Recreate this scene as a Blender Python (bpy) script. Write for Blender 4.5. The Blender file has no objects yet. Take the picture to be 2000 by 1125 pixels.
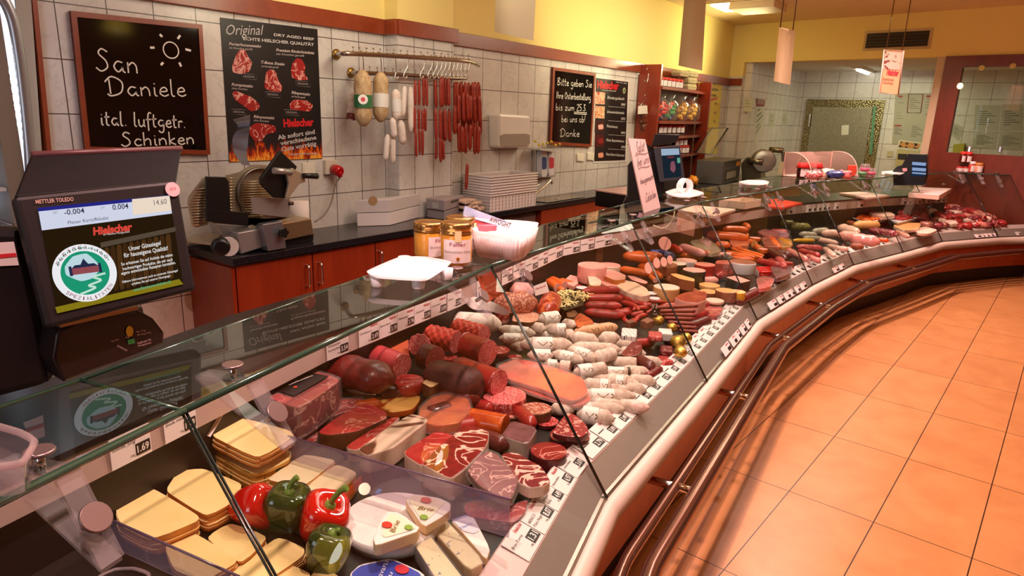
import bpy, math, random
from mathutils import Vector, Matrix, noise
V = Vector
rnd = random.Random(7)
SC = bpy.context.scene
COL = SC.collection
PI = math.pi
# ---------------------------------------------------------------- camera
FPX, PIT, ROL, YAW, CH = 1304.0, 0.25685, 0.03205, 0.63327, 1.6
_F = V((0, math.cos(PIT), -math.sin(PIT))); _R = V((1, 0, 0)); _U = _R.cross(_F)
_R2 = _R*math.cos(ROL)+_U*math.sin(ROL); _U2 = -_R*math.sin(ROL)+_U*math.cos(ROL)
_Z = Matrix.Rotation(YAW, 3, 'Z')
CF, CR, CU = _Z@_F, _Z@_R2, _Z@_U2
CAM = V((0, 0, CH))
def ray(x, y): return CF+CR*((x-1000)/FPX)-CU*((y-562.5)/FPX)
def az(x, y, z):
    d = ray(x, y); return CAM+d*((z-CH)/d.z)
def pln(x, y, p0, n):
    d = ray(x, y); return CAM+d*((p0-CAM).dot(n)/d.dot(n))
def ax(x, y, X): return pln(x, y, V((X, 0, 0)), V((1, 0, 0)))
def ay(x, y, Y): return pln(x, y, V((0, Y, 0)), V((0, 1, 0)))
def pj(p):
    w = p-CAM; k = w.dot(CF); return (1000+FPX*w.dot(CR)/k, 562.5-FPX*w.dot(CU)/k)
def depth(p): return (p-CAM).dot(CF)
cam = bpy.data.objects.new('camera', bpy.data.cameras.new('camera')); COL.objects.link(cam)
cam.matrix_world = Matrix.Translation(CAM) @ Matrix(((CR.x, CU.x, -CF.x), (CR.y, CU.y, -CF.y), (CR.z, CU.z, -CF.z))).to_4x4()
cam.data.sensor_width = 36; cam.data.lens = FPX/2000*36; cam.data.clip_start = .02
SC.camera = cam
# ---------------------------------------------------------------- materials
class N:
    def __init__(s, name):
        s.m = bpy.data.materials.new(name); s.m.use_nodes = True
        s.t = s.m.node_tree; s.n = s.t.nodes; s.n.clear()
        s.out = s.n.new('ShaderNodeOutputMaterial'); s.tc = None
    def a(s, ty, **k):
        x = s.n.new('ShaderNode'+ty)
        for q, v in k.items():
            if q.startswith('_'): setattr(x, q[1:], v)
            else:
                x.inputs[q.replace('__', ' ')].default_value = v
        return x
    def l(s, a, b): s.t.links.new(a, b)
    def co(s, kind='Object', scale=(1, 1, 1)):
        if s.tc is None: s.tc = s.a('TexCoord')
        mp = s.a('Mapping'); mp.inputs['Scale'].default_value = scale
        s.l(s.tc.outputs[kind], mp.inputs['Vector']); return mp.outputs[0]
    def ramp(s, fac, stops, const=False):
        r = s.a('ValToRGB'); e = r.color_ramp.elements
        if const: r.color_ramp.interpolation = 'CONSTANT'
        while len(e) < len(stops): e.new(.5)
        for i, (p, c) in enumerate(stops): e[i].position = p; e[i].color = c4(c)
        s.l(fac, r.inputs[0]); return r.outputs[0]
    def bsdf(s, col=None, rough=.5, metal=0., spec=.5, **k):
        b = s.a('BsdfPrincipled'); b.inputs['Roughness'].default_value = rough; b.inputs['Metallic'].default_value = metal
        b.inputs['Specular IOR Level'].default_value = spec
        if col is not None:
            if hasattr(col, 'links'): s.l(col, b.inputs['Base Color'])
            else: b.inputs['Base Color'].default_value = c4(col)
        for q, v in k.items(): b.inputs[q.replace('_', ' ')].default_value = v
        s.l(b.outputs[0], s.out.inputs[0]); s.b = b; return b
    def noise(s, vec, scale, detail=3., rough=.5, dist=0.):
        x = s.a('TexNoise'); x.inputs['Scale'].default_value = scale; x.inputs['Detail'].default_value = detail
        x.inputs['Roughness'].default_value = rough; x.inputs['Distortion'].default_value = dist
        s.l(vec, x.inputs['Vector']); return x.outputs['Fac']
    def bump(s, h, strength=.3, dist=.005):
        b = s.a('Bump'); b.inputs['Strength'].default_value = strength; b.inputs['Distance'].default_value = dist
        s.l(h, b.inputs['Height']); s.l(b.outputs[0], s.b.inputs['Normal'])
def c4(c):
    if isinstance(c, str):
        h = [int(c[i:i+2], 16)/255 for i in (0, 2, 4)]
        c = [x/12.92 if x <= .04045 else ((x+.055)/1.055)**2.4 for x in h]
    return (c[0], c[1], c[2], 1)
_mc = {}
def M(col, rough=.5, metal=0., spec=.5, **k):
    key = (str(col), rough, metal, spec, str(k))
    if key not in _mc:
        n = N('plain_'+str(col)); n.bsdf(col, rough, metal, spec, **k); _mc[key] = n.m
    return _mc[key]
def EM(col, st):
    n = N('lit'); e = n.a('Emission'); e.inputs[0].default_value = c4(col); e.inputs[1].default_value = st
    n.l(e.outputs[0], n.out.inputs[0]); return n.m
def fleck(name, base, fat, scale=60, thr=.42, rough=.35, dark=None, bmp=.2):
    n = N(name); v = n.co()
    f = n.noise(v, scale, 2, .6, .4)
    big = n.noise(v, scale*.12, 3)
    st = [(0, dark or base), (thr, base), (thr+.1, base), (thr+.13, fat), (1, fat)]
    c = n.ramp(f, st)
    mx = n.a('MixRGB', _blend_type='MULTIPLY'); mx.inputs[0].default_value = .35
    n.l(c, mx.inputs[1]); n.l(n.ramp(big, [(.3, (.55, .5, .5)), (.7, (1, 1, 1))]), mx.inputs[2])
    n.bsdf(mx.outputs[0], rough); n.bump(f, bmp, .002); return n.m
def marble(name, meat, fat, scale=9, width=.035, rough=.3, meat2=None):
    n = N(name); v = n.co()
    f = n.noise(v, scale, 3, .5, 1.6)
    ab = n.a('Math', _operation='SUBTRACT'); n.l(f, ab.inputs[0]); ab.inputs[1].default_value = .5
    ab2 = n.a('Math', _operation='ABSOLUTE'); n.l(ab.outputs[0], ab2.inputs[0])
    fine = n.noise(v, scale*7, 3, .6)
    base = n.ramp(fine, [(.3, meat), (.65, meat2 or meat)])
    k = n.ramp(ab2.outputs[0], [(0, (1, 1, 1)), (width*.5, (1, 1, 1)), (width, (0, 0, 0))])
    mx = n.a('MixRGB'); n.l(k, mx.inputs[0]); n.l(base, mx.inputs[1]); mx.inputs[2].default_value = c4(fat)
    n.bsdf(mx.outputs[0], rough); n.bump(fine, .15, .002); return n.m
def skin(name, a, b, scale=25, rough=.45, bmp=.4, stretch=(1, 1, 1), coat=0):
    n = N(name); v = n.co(scale=stretch); f = n.noise(v, scale, 5, .65)
    n.bsdf(n.ramp(f, [(.3, a), (.7, b)]), rough); n.bump(f, bmp, .004)
    if coat: n.b.inputs['Coat Weight'].default_value = coat; n.b.inputs['Coat Roughness'].default_value = .08
    return n.m
def thin_glass(name, tint=(1, 1, 1), ior=1.5, rough=0., haze=0., hazecol=(1, 1, 1)):
    n = N(name); tr = n.a('BsdfTransparent'); tr.inputs[0].default_value = c4(tint)
    gl = n.a('BsdfGlossy'); gl.inputs['Roughness'].default_value = rough
    fr = n.a('Fresnel'); fr.inputs[0].default_value = ior
    src = tr.outputs[0]
    if haze:
        df = n.a('BsdfDiffuse'); df.inputs[0].default_value = c4(hazecol)
        m0 = n.a('MixShader'); m0.inputs[0].default_value = haze; n.l(src, m0.inputs[1]); n.l(df.outputs[0], m0.inputs[2]); src = m0.outputs[0]
    ge = n.a('NewGeometry'); iv = n.a('Math', _operation='SUBTRACT'); iv.inputs[0].default_value = 1; n.l(ge.outputs['Backfacing'], iv.inputs[1])
    mu = n.a('Math', _operation='MULTIPLY'); n.l(fr.outputs[0], mu.inputs[0]); n.l(iv.outputs[0], mu.inputs[1])
    mx = n.a('MixShader'); n.l(mu.outputs[0], mx.inputs[0]); n.l(src, mx.inputs[1]); n.l(gl.outputs[0], mx.inputs[2])
    n.l(mx.outputs[0], n.out.inputs[0]); return n.m
GLASS = thin_glass('clear_glass', (.93, .97, .95))
GLASSTOP = thin_glass('shelf_glass', (.84, .9, .87), ior=1.62)
GEDGE = M('2c4a3c', .15, 0, .8)
ACRYL = thin_glass('acrylic', (.93, .9, .92), haze=.1, hazecol=(.9, .8, .85))
ACRYL2 = thin_glass('divider_acrylic', (.85, .8, .86), haze=.22, hazecol=(.55, .42, .55))
FILM = thin_glass('cling_film', (.97, .97, .97), ior=1.5, rough=.12, haze=.06)
def grid_mat(name, frame, sx, sy, off, c1, c2, grout, gw, rough, ux, uy, var=.12, veins=0., bmpk=.3, rot=0):
    # tiles laid by world coordinates: ux, uy are world axes
    n = N(name); g = n.a('NewGeometry'); dts = []
    for ax_, s_, o_ in ((ux, sx, off[0]), (uy, sy, off[1])):
        d = n.a('VectorMath', _operation='DOT_PRODUCT'); n.l(g.outputs['Position'], d.inputs[0]); d.inputs[1].default_value = ax_
        a = n.a('Math', _operation='SUBTRACT'); n.l(d.outputs['Value'], a.inputs[0]); a.inputs[1].default_value = o_
        m = n.a('Math', _operation='DIVIDE'); n.l(a.outputs[0], m.inputs[0]); m.inputs[1].default_value = s_
        fl = n.a('Math', _operation='FLOOR'); n.l(m.outputs[0], fl.inputs[0])
        fr = n.a('Math', _operation='SUBTRACT'); n.l(m.outputs[0], fr.inputs[0]); n.l(fl.outputs[0], fr.inputs[1])
        pp = n.a('Math', _operation='PINGPONG'); n.l(fr.outputs[0], pp.inputs[0]); pp.inputs[1].default_value = .5
        lt = n.a('Math', _operation='LESS_THAN'); n.l(pp.outputs[0], lt.inputs[0]); lt.inputs[1].default_value = gw/s_
        dts.append((lt.outputs[0], fl.outputs[0]))
    mxx = n.a('Math', _operation='MAXIMUM'); n.l(dts[0][0], mxx.inputs[0]); n.l(dts[1][0], mxx.inputs[1])
    cb = n.a('CombineXYZ'); n.l(dts[0][1], cb.inputs[0]); n.l(dts[1][1], cb.inputs[1])
    wn = n.a('TexWhiteNoise'); n.l(cb.outputs[0], wn.inputs[0])
    nz = n.noise(g.outputs['Position'], 5, 5, .6, .5)
    c = n.ramp(nz, [(.3, c1), (.7, c2)])
    if veins:
        vv = n.noise(g.outputs['Position'], 2.2, 4, .55, 3.0)
        s1 = n.a('Math', _operation='SUBTRACT'); n.l(vv, s1.inputs[0]); s1.inputs[1].default_value = .5
        s2 = n.a('Math', _operation='ABSOLUTE'); n.l(s1.outputs[0], s2.inputs[0])
        vk = n.ramp(s2.outputs[0], [(0, (1-veins,)*3), (.03, (1, 1, 1))])
        m9 = n.a('MixRGB', _blend_type='MULTIPLY'); m9.inputs[0].default_value = 1; n.l(c, m9.inputs[1]); n.l(vk, m9.inputs[2]); c = m9.outputs[0]
    mv = n.a('MixRGB', _blend_type='MULTIPLY'); mv.inputs[0].default_value = var; n.l(c, mv.inputs[1]); n.l(wn.outputs['Value'], mv.inputs[2])
    mg = n.a('MixRGB'); n.l(mxx.outputs[0], mg.inputs[0]); n.l(mv.outputs[0], mg.inputs[1]); mg.inputs[2].default_value = c4(grout)
    n.bsdf(mg.outputs[0], rough)
    inv = n.a('Math', _operation='SUBTRACT'); inv.inputs[0].default_value = 1; n.l(mxx.outputs[0], inv.inputs[1])
    n.bump(inv.outputs[0], bmpk, .003); return n.m
def wood(name, a, b, rough=.3, stretch=(3, 3, .5), scale=6):
    n = N(name); v = n.co(scale=stretch); f = n.noise(v, scale, 6, .6, 1.2)
    n.bsdf(n.ramp(f, [(.3, a), (.7, b)]), rough); n.b.inputs['Coat Weight'].default_value = .3; n.b.inputs['Coat Roughness'].default_value = .2
    return n.m
def steel(name, col='b8b4ae', rough=.3):
    n = N(name); v = n.co(scale=(1, 1, 30)); f = n.noise(v, 8, 3)
    n.bsdf(col, rough, 1.0)
    r = n.a('MapRange'); n.l(f, r.inputs[0]); r.inputs[3].default_value = rough*.7; r.inputs[4].default_value = rough*1.4
    n.l(r.outputs[0], n.b.inputs['Roughness']); return n.m
# ---------------------------------------------------------------- geometry
class G:
    def __init__(s): s.v = []; s.f = []; s.m = []; s.s = []
    def face(s, idx, m=0, sm=False): s.f.append(tuple(idx)); s.m.append(m); s.s.append(sm)
    def add(s, vs): k = len(s.v); s.v += [V(p) for p in vs]; return k
    def quad(s, a, b, c, d, m=0): k = s.add([a, b, c, d]); s.face((k, k+1, k+2, k+3), m); return s
    def poly(s, top, dz, m=0, ms=None, taper=0.):
        """outline (world points) pushed along dz (vector or downwards number)"""
        if not isinstance(dz, Vector): dz = V((0, 0, -dz))
        n = len(top); c = sum(top, V())/n
        bot = [p+dz+(c-p)*taper for p in top]
        nr = sum(((top[i]-c).cross(top[(i+1) % n]-c) for i in range(n)), V())
        flip = nr.dot(dz) > 0
        k = s.add(list(top)+bot); a = list(range(k, k+n)); b = list(range(k+n, k+2*n))
        if flip: a.reverse(); b.reverse()
        s.face(a, m); s.face(b[::-1], m if ms is None else ms)
        for i in range(n):
            j = (i+1) % n; s.face((a[j], a[i], b[i], b[j]), m if ms is None else ms)
        return s
    def box(s, c, sz, yaw=0., m=0, rot=None):
        R = rot or Matrix.Rotation(yaw, 3, 'Z'); c = V(c); hx, hy, hz = sz[0]/2, sz[1]/2, sz[2]/2
        k = s.add([c+R@V((x, y, z)) for z in (-hz, hz) for x, y in ((-hx, -hy), (hx, -hy), (hx, hy), (-hx, hy))])
        for q in ((3, 2, 1, 0), (4, 5, 6, 7), (0, 1, 5, 4), (1, 2, 6, 5), (2, 3, 7, 6), (3, 0, 4, 7)): s.face([k+i for i in q], m)
        return s
    def tube(s, pts, r, seg=10, m=0, mc=None, cap=True, flat=1., closed=False, up=None):
        pts = [V(p) for p in pts]; n = len(pts); rr = r if isinstance(r, (list, tuple)) else [r]*n
        mc = m if mc is None else mc; rings = []; u = None
        for i, p in enumerate(pts):
            if closed: t = pts[(i+1) % n]-pts[i-1]
            else: t = pts[min(i+1, n-1)]-pts[max(i-1, 0)]
            if t.length < 1e-9: t = V((0, 0, 1))
            t.normalize()
            if u is None:
                ref = up or (V((0, 0, 1)) if abs(t.z) < .9 else V((1, 0, 0)))
                u = ref-t*ref.dot(t)
            else: u = u-t*u.dot(t)
            if u.length < 1e-6: u = t.orthogonal()
            u.normalize(); w = t.cross(u)
            rings.append(s.add([p+(w*math.cos(2*PI*j/seg)+u*math.sin(2*PI*j/seg)*flat)*rr[i] for j in range(seg)]))
        for i in range(n if closed else n-1):
            a, b = rings[i], rings[(i+1) % n]
            for j in range(seg):
                q = (j+1) % seg; s.face((a+j, a+q, b+q, b+j), m, True)
        if cap and not closed:
            s.face([rings[0]+j for j in range(seg)][::-1], mc); s.face([rings[-1]+j for j in range(seg)], mc)
        return s
    def lathe(s, c, prof, seg=20, m=0, mats=None, axis=None, sx=1., sm=True, wob=None):
        """prof: (radius, height) along axis"""
        c = V(c); ax_ = (axis or V((0, 0, 1))).normalized(); e1 = V((1, 0, 0)) if abs(ax_.z) > .9 else V((0, 0, 1)).cross(ax_).normalized()
        e1 = (e1-ax_*e1.dot(ax_)).normalized(); e2 = ax_.cross(e1); rings = []
        for r, h in prof:
            rings.append(s.add([c+ax_*h+(e1*math.cos(2*PI*j/seg)*sx+e2*math.sin(2*PI*j/seg))*r*(wob(j/seg) if wob else 1) for j in range(seg)]))
        for i in range(len(prof)-1):
            a, b = rings[i], rings[i+1]; mm = mats[i] if mats else m
            for j in range(seg):
                q = (j+1) % seg; s.face((a+j, a+q, b+q, b+j), mm, sm)
        s.face([rings[0]+j for j in range(seg)][::-1], mats[0] if mats else m)
        s.face([rings[-1]+j for j in range(seg)], mats[-1] if mats else m)
        return s
    def blob(s, c, r, yaw=0., amp=.12, fr=2.5, seed=0, m=0, nu=18, nv=12, rot=None, sq=1.):
        c = V(c); R = rot or Matrix.Rotation(yaw, 3, 'Z'); rings = []
        def pw(x): return math.copysign(abs(x)**sq, x)
        for i in range(nv+1):
            th = PI*i/nv; row = []
            for j in range(nu):
                ph = 2*PI*j/nu; d = V((pw(math.sin(th))*pw(math.cos(ph)), pw(math.sin(th))*pw(math.sin(ph)), pw(math.cos(th))))
                k = 1+amp*noise.noise(d*fr+V((seed*3.1, seed*1.7, 0)))*2
                row.append(c+R@V((d.x*r[0]*k, d.y*r[1]*k, d.z*r[2]*k)))
            rings.append(s.add(row))
        for i in range(nv):
            a, b = rings[i], rings[i+1]
            for j in range(nu):
                q = (j+1) % nu; s.face((a+j, b+j, b+q, a+q), m, True)
        return s
    def ribbon(s, pts, w, nrm, m=0):
        pts = [V(p) for p in pts]; L = []; n = len(pts)
        for i, p in enumerate(pts):
            t = (pts[min(i+1, n-1)]-pts[max(i-1, 0)]); t = t.normalized() if t.length > 1e-9 else V((0, 0, 1)); q = nrm.cross(t).normalized()*w/2; L += [p+q, p-q]
        k = s.add(L)
        for i in range(n-1): s.face((k+2*i, k+2*i+1, k+2*i+3, k+2*i+2), m)
        return s
def chaikin(p, it=2, closed=True):
    for _i in range(it):
        q = []; n = len(p); w_ = .13 if _i == 0 else .27
        for i in range(n if closed else n-1):
            a, b = p[i], p[(i+1) % n]; q += [a*(1-w_)+b*w_, a*w_+b*(1-w_)]
        if not closed: q = [p[0]]+q+[p[-1]]
        p = q
    return p
def catmull(p, k=6, closed=False):
    p = [V(x) for x in p]; n = len(p); o = []
    for i in range(n if closed else n-1):
        if closed: a, b, c, d = p[i-1], p[i], p[(i+1) % n], p[(i+2) % n]
        else: a, b, c, d = p[max(i-1, 0)], p[i], p[i+1], p[min(i+2, n-1)]
        for j in range(k):
            t = j/k; o.append(.5*((2*b)+(c-a)*t+(2*a-5*b+4*c-d)*t*t+(3*b-a-3*c+d)*t**3))
    if not closed: o.append(p[-1])
    return o
def mk(name, g, mats, org, parent=None, label=None, bev=0., sub=0, solid=0.):
    me = bpy.data.meshes.new(name); me.from_pydata([tuple(v-org) for v in g.v], [], g.f)
    for m in (mats if isinstance(mats, (list, tuple)) else [mats]): me.materials.append(m)
    me.polygons.foreach_set('material_index', g.m); me.polygons.foreach_set('use_smooth', g.s); me.update()
    o = bpy.data.objects.new(name, me); COL.objects.link(o)
    if parent: o.parent = parent
    if label: o['label'] = label
    if bev:
        b = o.modifiers.new('bevel', 'BEVEL'); b.width = bev; b.segments = 2; b.limit_method = 'ANGLE'; b.angle_limit = .6
    if sub:
        b = o.modifiers.new('sub', 'SUBSURF'); b.levels = b.render_levels = sub
    return o
def base_of(vs):
    xs = [v.x for v in vs]; ys = [v.y for v in vs]; zs = [v.z for v in vs]
    return V(((min(xs)+max(xs))/2, (min(ys)+max(ys))/2, min(zs)))
def one(name, label, cat, g, mats, group=None, kind=None, **k):
    b = base_of(g.v); o = mk(name, g, mats, b, **k); o.location = b
    if kind: o['kind'] = kind
    if label: o['label'] = label
    if cat: o['category'] = cat
    if group: o['group'] = group
    return o
class T:
    """a thing: parts are collected in world coordinates and hung on an Empty at its base"""
    def __init__(s, name, label, cat, group=None): s.n = name; s.l = label; s.c = cat; s.g = group; s.p = []
    def add(s, name, g, mats, label=None, sub_of=None, **k):
        s.p.append((name, g, mats, label, sub_of, k)); return len(s.p)-1
    def done(s):
        b = base_of([v for p in s.p for v in p[1].v])
        r = bpy.data.objects.new(s.n, None); COL.objects.link(r); r.location = b; r.empty_display_size = .05
        r['label'] = s.l; r['category'] = s.c
        if s.g: r['group'] = s.g
        obs = []
        for name, g, mats, label, so, k in s.p:
            obs.append(mk(name, g, mats, b, obs[so] if so is not None else r, label, **k))
        s.obs = obs; return r
def struct(name, g, mats, **k):
    o = one(name, None, None, g, mats, kind='structure', **k); return o
_tc = {}
def text_g(string, A, B, up, h=None, shear=0., bold=0., g=None, m=0, lift=.0008):
    """lettering whose baseline runs from A to B"""
    key = (string, shear, bold)
    if key not in _tc:
        cu = bpy.data.curves.new('t', 'FONT'); cu.body = string; cu.shear = shear; cu.offset = bold; cu.resolution_u = 2; cu.size = 1
        ob = bpy.data.objects.new('t', cu); COL.objects.link(ob); bpy.context.view_layer.update()
        me = bpy.data.meshes.new_from_object(ob.evaluated_get(bpy.context.evaluated_depsgraph_get()))
        _tc[key] = ([tuple(v.co) for v in me.vertices], [tuple(p.vertices) for p in me.polygons])
        bpy.data.objects.remove(ob); bpy.data.curves.remove(cu); bpy.data.meshes.remove(me)
    vs, fs = _tc[key]; g = g or G()
    if not vs: return g
    x0 = min(v[0] for v in vs); x1 = max(v[0] for v in vs); xd = B-A; L = xd.length; xd.normalize()
    up = (up-xd*up.dot(xd)).normalized(); nr = xd.cross(up); sx = L/(x1-x0); sy = (h/.73) if h else sx
    k = g.add([A+xd*((v[0]-x0)*sx)+up*(v[1]*sy)+nr*lift for v in vs])
    for f in fs: g.face([k+i for i in f], m)
    return g
# hand lettering: one-stroke glyphs, x-height .5, ascenders 1
GL = {
 'a': (.5, [[(.42,.45),(.2,.5),(.05,.25),(.2,.02),(.38,.2),(.42,.47),(.4,.1),(.5,0)]]),
 'b': (.48, [[(.08,1),(.06,.1),(.25,0),(.42,.2),(.3,.45),(.08,.35)]]),
 'c': (.42, [[(.4,.42),(.2,.5),(.05,.25),(.18,.02),(.42,.08)]]),
 'd': (.5, [[(.4,.4),(.2,.5),(.05,.25),(.2,.02),(.4,.2)],[(.42,1),(.42,.05),(.5,0)]]),
 'e': (.45, [[(.06,.25),(.38,.3),(.3,.5),(.12,.42),(.06,.15),(.25,0),(.45,.1)]]),
 'f': (.35, [[(.4,.95),(.25,1),(.15,.7),(.15,-.3)],[(0,.5),(.35,.52)]]),
 'g': (.5, [[(.42,.45),(.2,.5),(.05,.28),(.2,.08),(.4,.2),(.42,.47),(.4,-.25),(.2,-.4),(.05,-.25)]]),
 'h': (.5, [[(.08,1),(.06,0)],[(.06,.3),(.25,.5),(.4,.38),(.4,0)]]),
 'i': (.22, [[(.1,.5),(.1,.08),(.2,0)],[(.1,.68),(.13,.72)]]),
 'k': (.45, [[(.08,1),(.06,0)],[(.38,.5),(.1,.25),(.42,0)]]),
 'l': (.25, [[(.1,1),(.08,.1),(.22,0)]]),
 'm': (.72, [[(.06,.5),(.06,0)],[(.06,.3),(.2,.5),(.32,.35),(.32,0)],[(.32,.3),(.48,.5),(.6,.35),(.62,0)]]),
 'n': (.5, [[(.06,.5),(.06,0)],[(.06,.3),(.25,.5),(.4,.35),(.42,0)]]),
 'o': (.48, [[(.25,.5),(.05,.25),(.22,0),(.42,.25),(.25,.5),(.4,.48)]]),
 'r': (.36, [[(.06,.5),(.06,0)],[(.06,.3),(.2,.5),(.34,.42)]]),
 's': (.4, [[(.35,.45),(.15,.5),(.1,.35),(.33,.15),(.2,0),(.03,.06)]]),
 't': (.36, [[(.15,.9),(.13,.1),(.3,0)],[(0,.55),(.34,.58)]]),
 'u': (.5, [[(.06,.5),(.08,.1),(.25,0),(.4,.2)],[(.42,.5),(.42,.08),(.5,0)]]),
 'w': (.65, [[(.04,.5),(.12,.02),(.3,.4),(.42,.02),(.58,.5)]]),
 'z': (.42, [[(.04,.48),(.36,.48),(.04,.02),(.4,.02)]]),
 'S': (.6, [[(.5,.9),(.28,1.02),(.15,.8),(.4,.5),(.45,.2),(.2,0),(0,.15)]]),
 'D': (.8, [[(.18,.9),(.18,.1)],[(0,.75),(.3,1.05),(.7,.75),(.62,.2),(.2,0),(.05,.12)]]),
 'B': (.62, [[(.12,.95),(.1,0)],[(0,.85),(.35,1),(.45,.75),(.12,.52),(.5,.35),(.4,.05),(.02,.02)]]),
 'O': (.68, [[(.3,1),(.05,.5),(.3,0),(.6,.5),(.35,.98)]]),
 'I': (.25, [[(.12,1),(.1,0)]]),
 'L': (.5, [[(.1,1),(.1,.03),(.42,.02)]]),
 'K': (.6, [[(.1,1),(.1,0)],[(.5,.9),(.12,.45),(.55,0)]]),
 'C': (.55, [[(.5,.85),(.25,1),(.05,.5),(.2,0),(.5,.1)]]),
 'H': (.6, [[(.1,1),(.1,0)],[(.48,1),(.48,0)],[(.1,.5),(.48,.5)]]),
 '2': (.45, [[(.05,.8),(.22,1),(.38,.78),(.05,.02),(.42,.02)]]),
 '3': (.42, [[(.05,.95),(.35,.95),(.15,.58),(.38,.3),(.2,0),(.03,.1)]]),
 '5': (.45, [[(.4,.98),(.1,.98),(.08,.58),(.35,.5),(.32,.1),(.04,.04)]]),
 '.': (.2, [[(.05,.02),(.1,.05)]]), '!': (.22, [[(.14,1.1),(.1,.3)],[(.08,.03),(.11,.07)]]),
 '?': (.4, [[(.05,.8),(.2,1.05),(.36,.8),(.15,.5),(.15,.3)],[(.14,.03),(.17,.07)]]), ' ': (.3, []), '-': (.3, [[(.02,.3),(.26,.32)]]),
}
def hand(string, A, B, up, h, w, g=None, m=0, lift=.002):
    g = g or G(); tot = sum(GL[c][0]+.06 for c in string); xd = B-A; sx = xd.length/tot; xd.normalize(); up = (up-xd*up.dot(xd)).normalized(); nr = xd.cross(up); x = 0
    for c in string:
        wd, st = GL[c]
        for s in st:
            P = [A+xd*((x+p[0])*sx)+up*(p[1]*h)+nr*lift for p in s]
            g.ribbon(catmull(P, 5), w, nr, m)
        x += wd+.06
    return g
def Pq(pts, z): return [az(x, y, z) for x, y in pts]
# ================================================================ room
UX, UY, UZ = V((1, 0, 0)), V((0, 1, 0)), V((0, 0, 1))
XA = -3.5
REL = .05753
m_floor = grid_mat('terracotta_tiles', None, .344, .718, (-.379, 2.866), 'c2844e', 'd4965e', '2a140c', .0022, .32, (math.cos(REL), -math.sin(REL), 0), (math.sin(REL), math.cos(REL), 0), .1, 0, .5)
def wall_mat(nm, pitch, off, ua=(0, 1, 0)):
    return grid_mat(nm, None, pitch, .237, (off, .109), 'ddd6cf', 'd2cac4', '5c4f48', .0026, .25, ua, (0, 0, 1), .05, .12, .4)
m_tl, m_tr = wall_mat('wall_tiles', .2145, 1.312), wall_mat('wall_tiles_right', .2405, 4.285)
m_tx = wall_mat('wall_tiles_cross', .24, -3.0, (1, 0, 0))
m_yel = M('f0dc8c', .85); m_ceil = M('e6cfa0', .9)
m_cherry = wood('cherry_wood', '7c2610', '8e3216', .32, (3, 3, .6), 4)
m_trim = wood('cherry_trim', '7e3016', '93401f', .35, (2, 2, 2), 3)
m_steel = steel('brushed_steel', 'b8b0a8', .28); m_chrome = M('d8d4d0', .12, 1.0)
m_black = M('0b090a', .35); m_white = M('f0ecea', .4); m_blackst = None
n_ = N('dark_worktop'); v_ = n_.co(); n_.bsdf(n_.ramp(n_.noise(v_, 90, 4, .7), [(.3, '0e0d0e'), (.75, '26242a')]), .18); m_blackst = n_.m
ZC, ZTILE = 2.88, 2.07
def bY(x): return 9.85-.14*(x+3.5)
nB = V((-.14, -1, 0)).normalized(); xB = V((1, -.14, 0)).normalized(); PB = V((XA, 9.85, 0))
def ab(x, y, off=0.): return pln(x, y, PB+nB*off, nB)
struct('floor', G().box((-.5, 6, -.05), (11, 20, .1)), m_floor)
struct('ceiling', G().box((-.5, 6, ZC+.05), (11, 20, .1)), m_ceil)
# wall A, tiled below and yellow above, with the projecting pillar
yp0, yp1, XP = 3.255, 3.80, XA+.12
struct('wall_left', G().box((XA-.06, (-2+yp1)/2, ZTILE/2), (.12, yp1+2, ZTILE)), m_tl)
struct('wall_left_far', G().box((XA-.06, (yp1+9.85)/2, ZTILE/2), (.12, 9.85-yp1, ZTILE)), m_tr)
struct('wall_left_upper', G().box((XA-.06, 3.92, (ZTILE+ZC)/2), (.12, 11.85, ZC-ZTILE)), m_yel)
struct('wall_left_pillar', G().box((XA+.06, (yp0+yp1)/2, ZTILE/2), (.12, yp1-yp0, ZTILE)), wall_mat('pillar_tiles', .19, 3.405))
struct('wall_left_pillar_upper', G().box((XA+.06, (yp0+yp1)/2, (ZTILE+ZC)/2), (.12, yp1-yp0, ZC-ZTILE)), m_yel)
gt = G()
path = [(XA, 1.2), (XA, yp0), (XP, yp0), (XP, yp1+.02), (XA, yp1+.02), (XA, 9.85)]
for (x0, y0), (x1, y1) in zip(path, path[1:]):
    a, b = V((x0, y0, ZTILE+.045)), V((x1, y1, ZTILE+.045)); d = b-a
    yaw = math.atan2(d.y, d.x); nn = V((d.y, -d.x, 0)).normalized()
    gt.box((a+b)/2+nn*.014, (d.length+.02, .028, .095), yaw)
struct('trim_1', gt, m_trim, bev=.003)
# wall B with the opening to the back room
XO0, XO1, ZL = -3.3, -.93, 2.38
def wb(x0, x1, z0, z1, t=.16):
    a, b = V((x0, bY(x0), z0)), V((x1, bY(x1), z0)); q = -nB*t
    return G().poly([a, b, b+q, a+q], V((0, 0, z1-z0)))
struct('wall_back_upper', wb(XA, 4, ZL, ZC), m_yel)
struct('wall_back_corner', wb(XA, XO0, 0, ZTILE+.12), m_tx)
struct('wall_back_corner_upper', wb(XA, XO0, ZTILE+.12, ZL), m_yel)
struct('trim_2', G().box((XA+.1, bY(XA+.1)-.012, ZTILE+.045), (.2, .028, .095), -.139), m_trim)
struct('trim_3', wb(-.95, -.84, 0, ZL, .2), M('c9b79a', .6))
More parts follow.
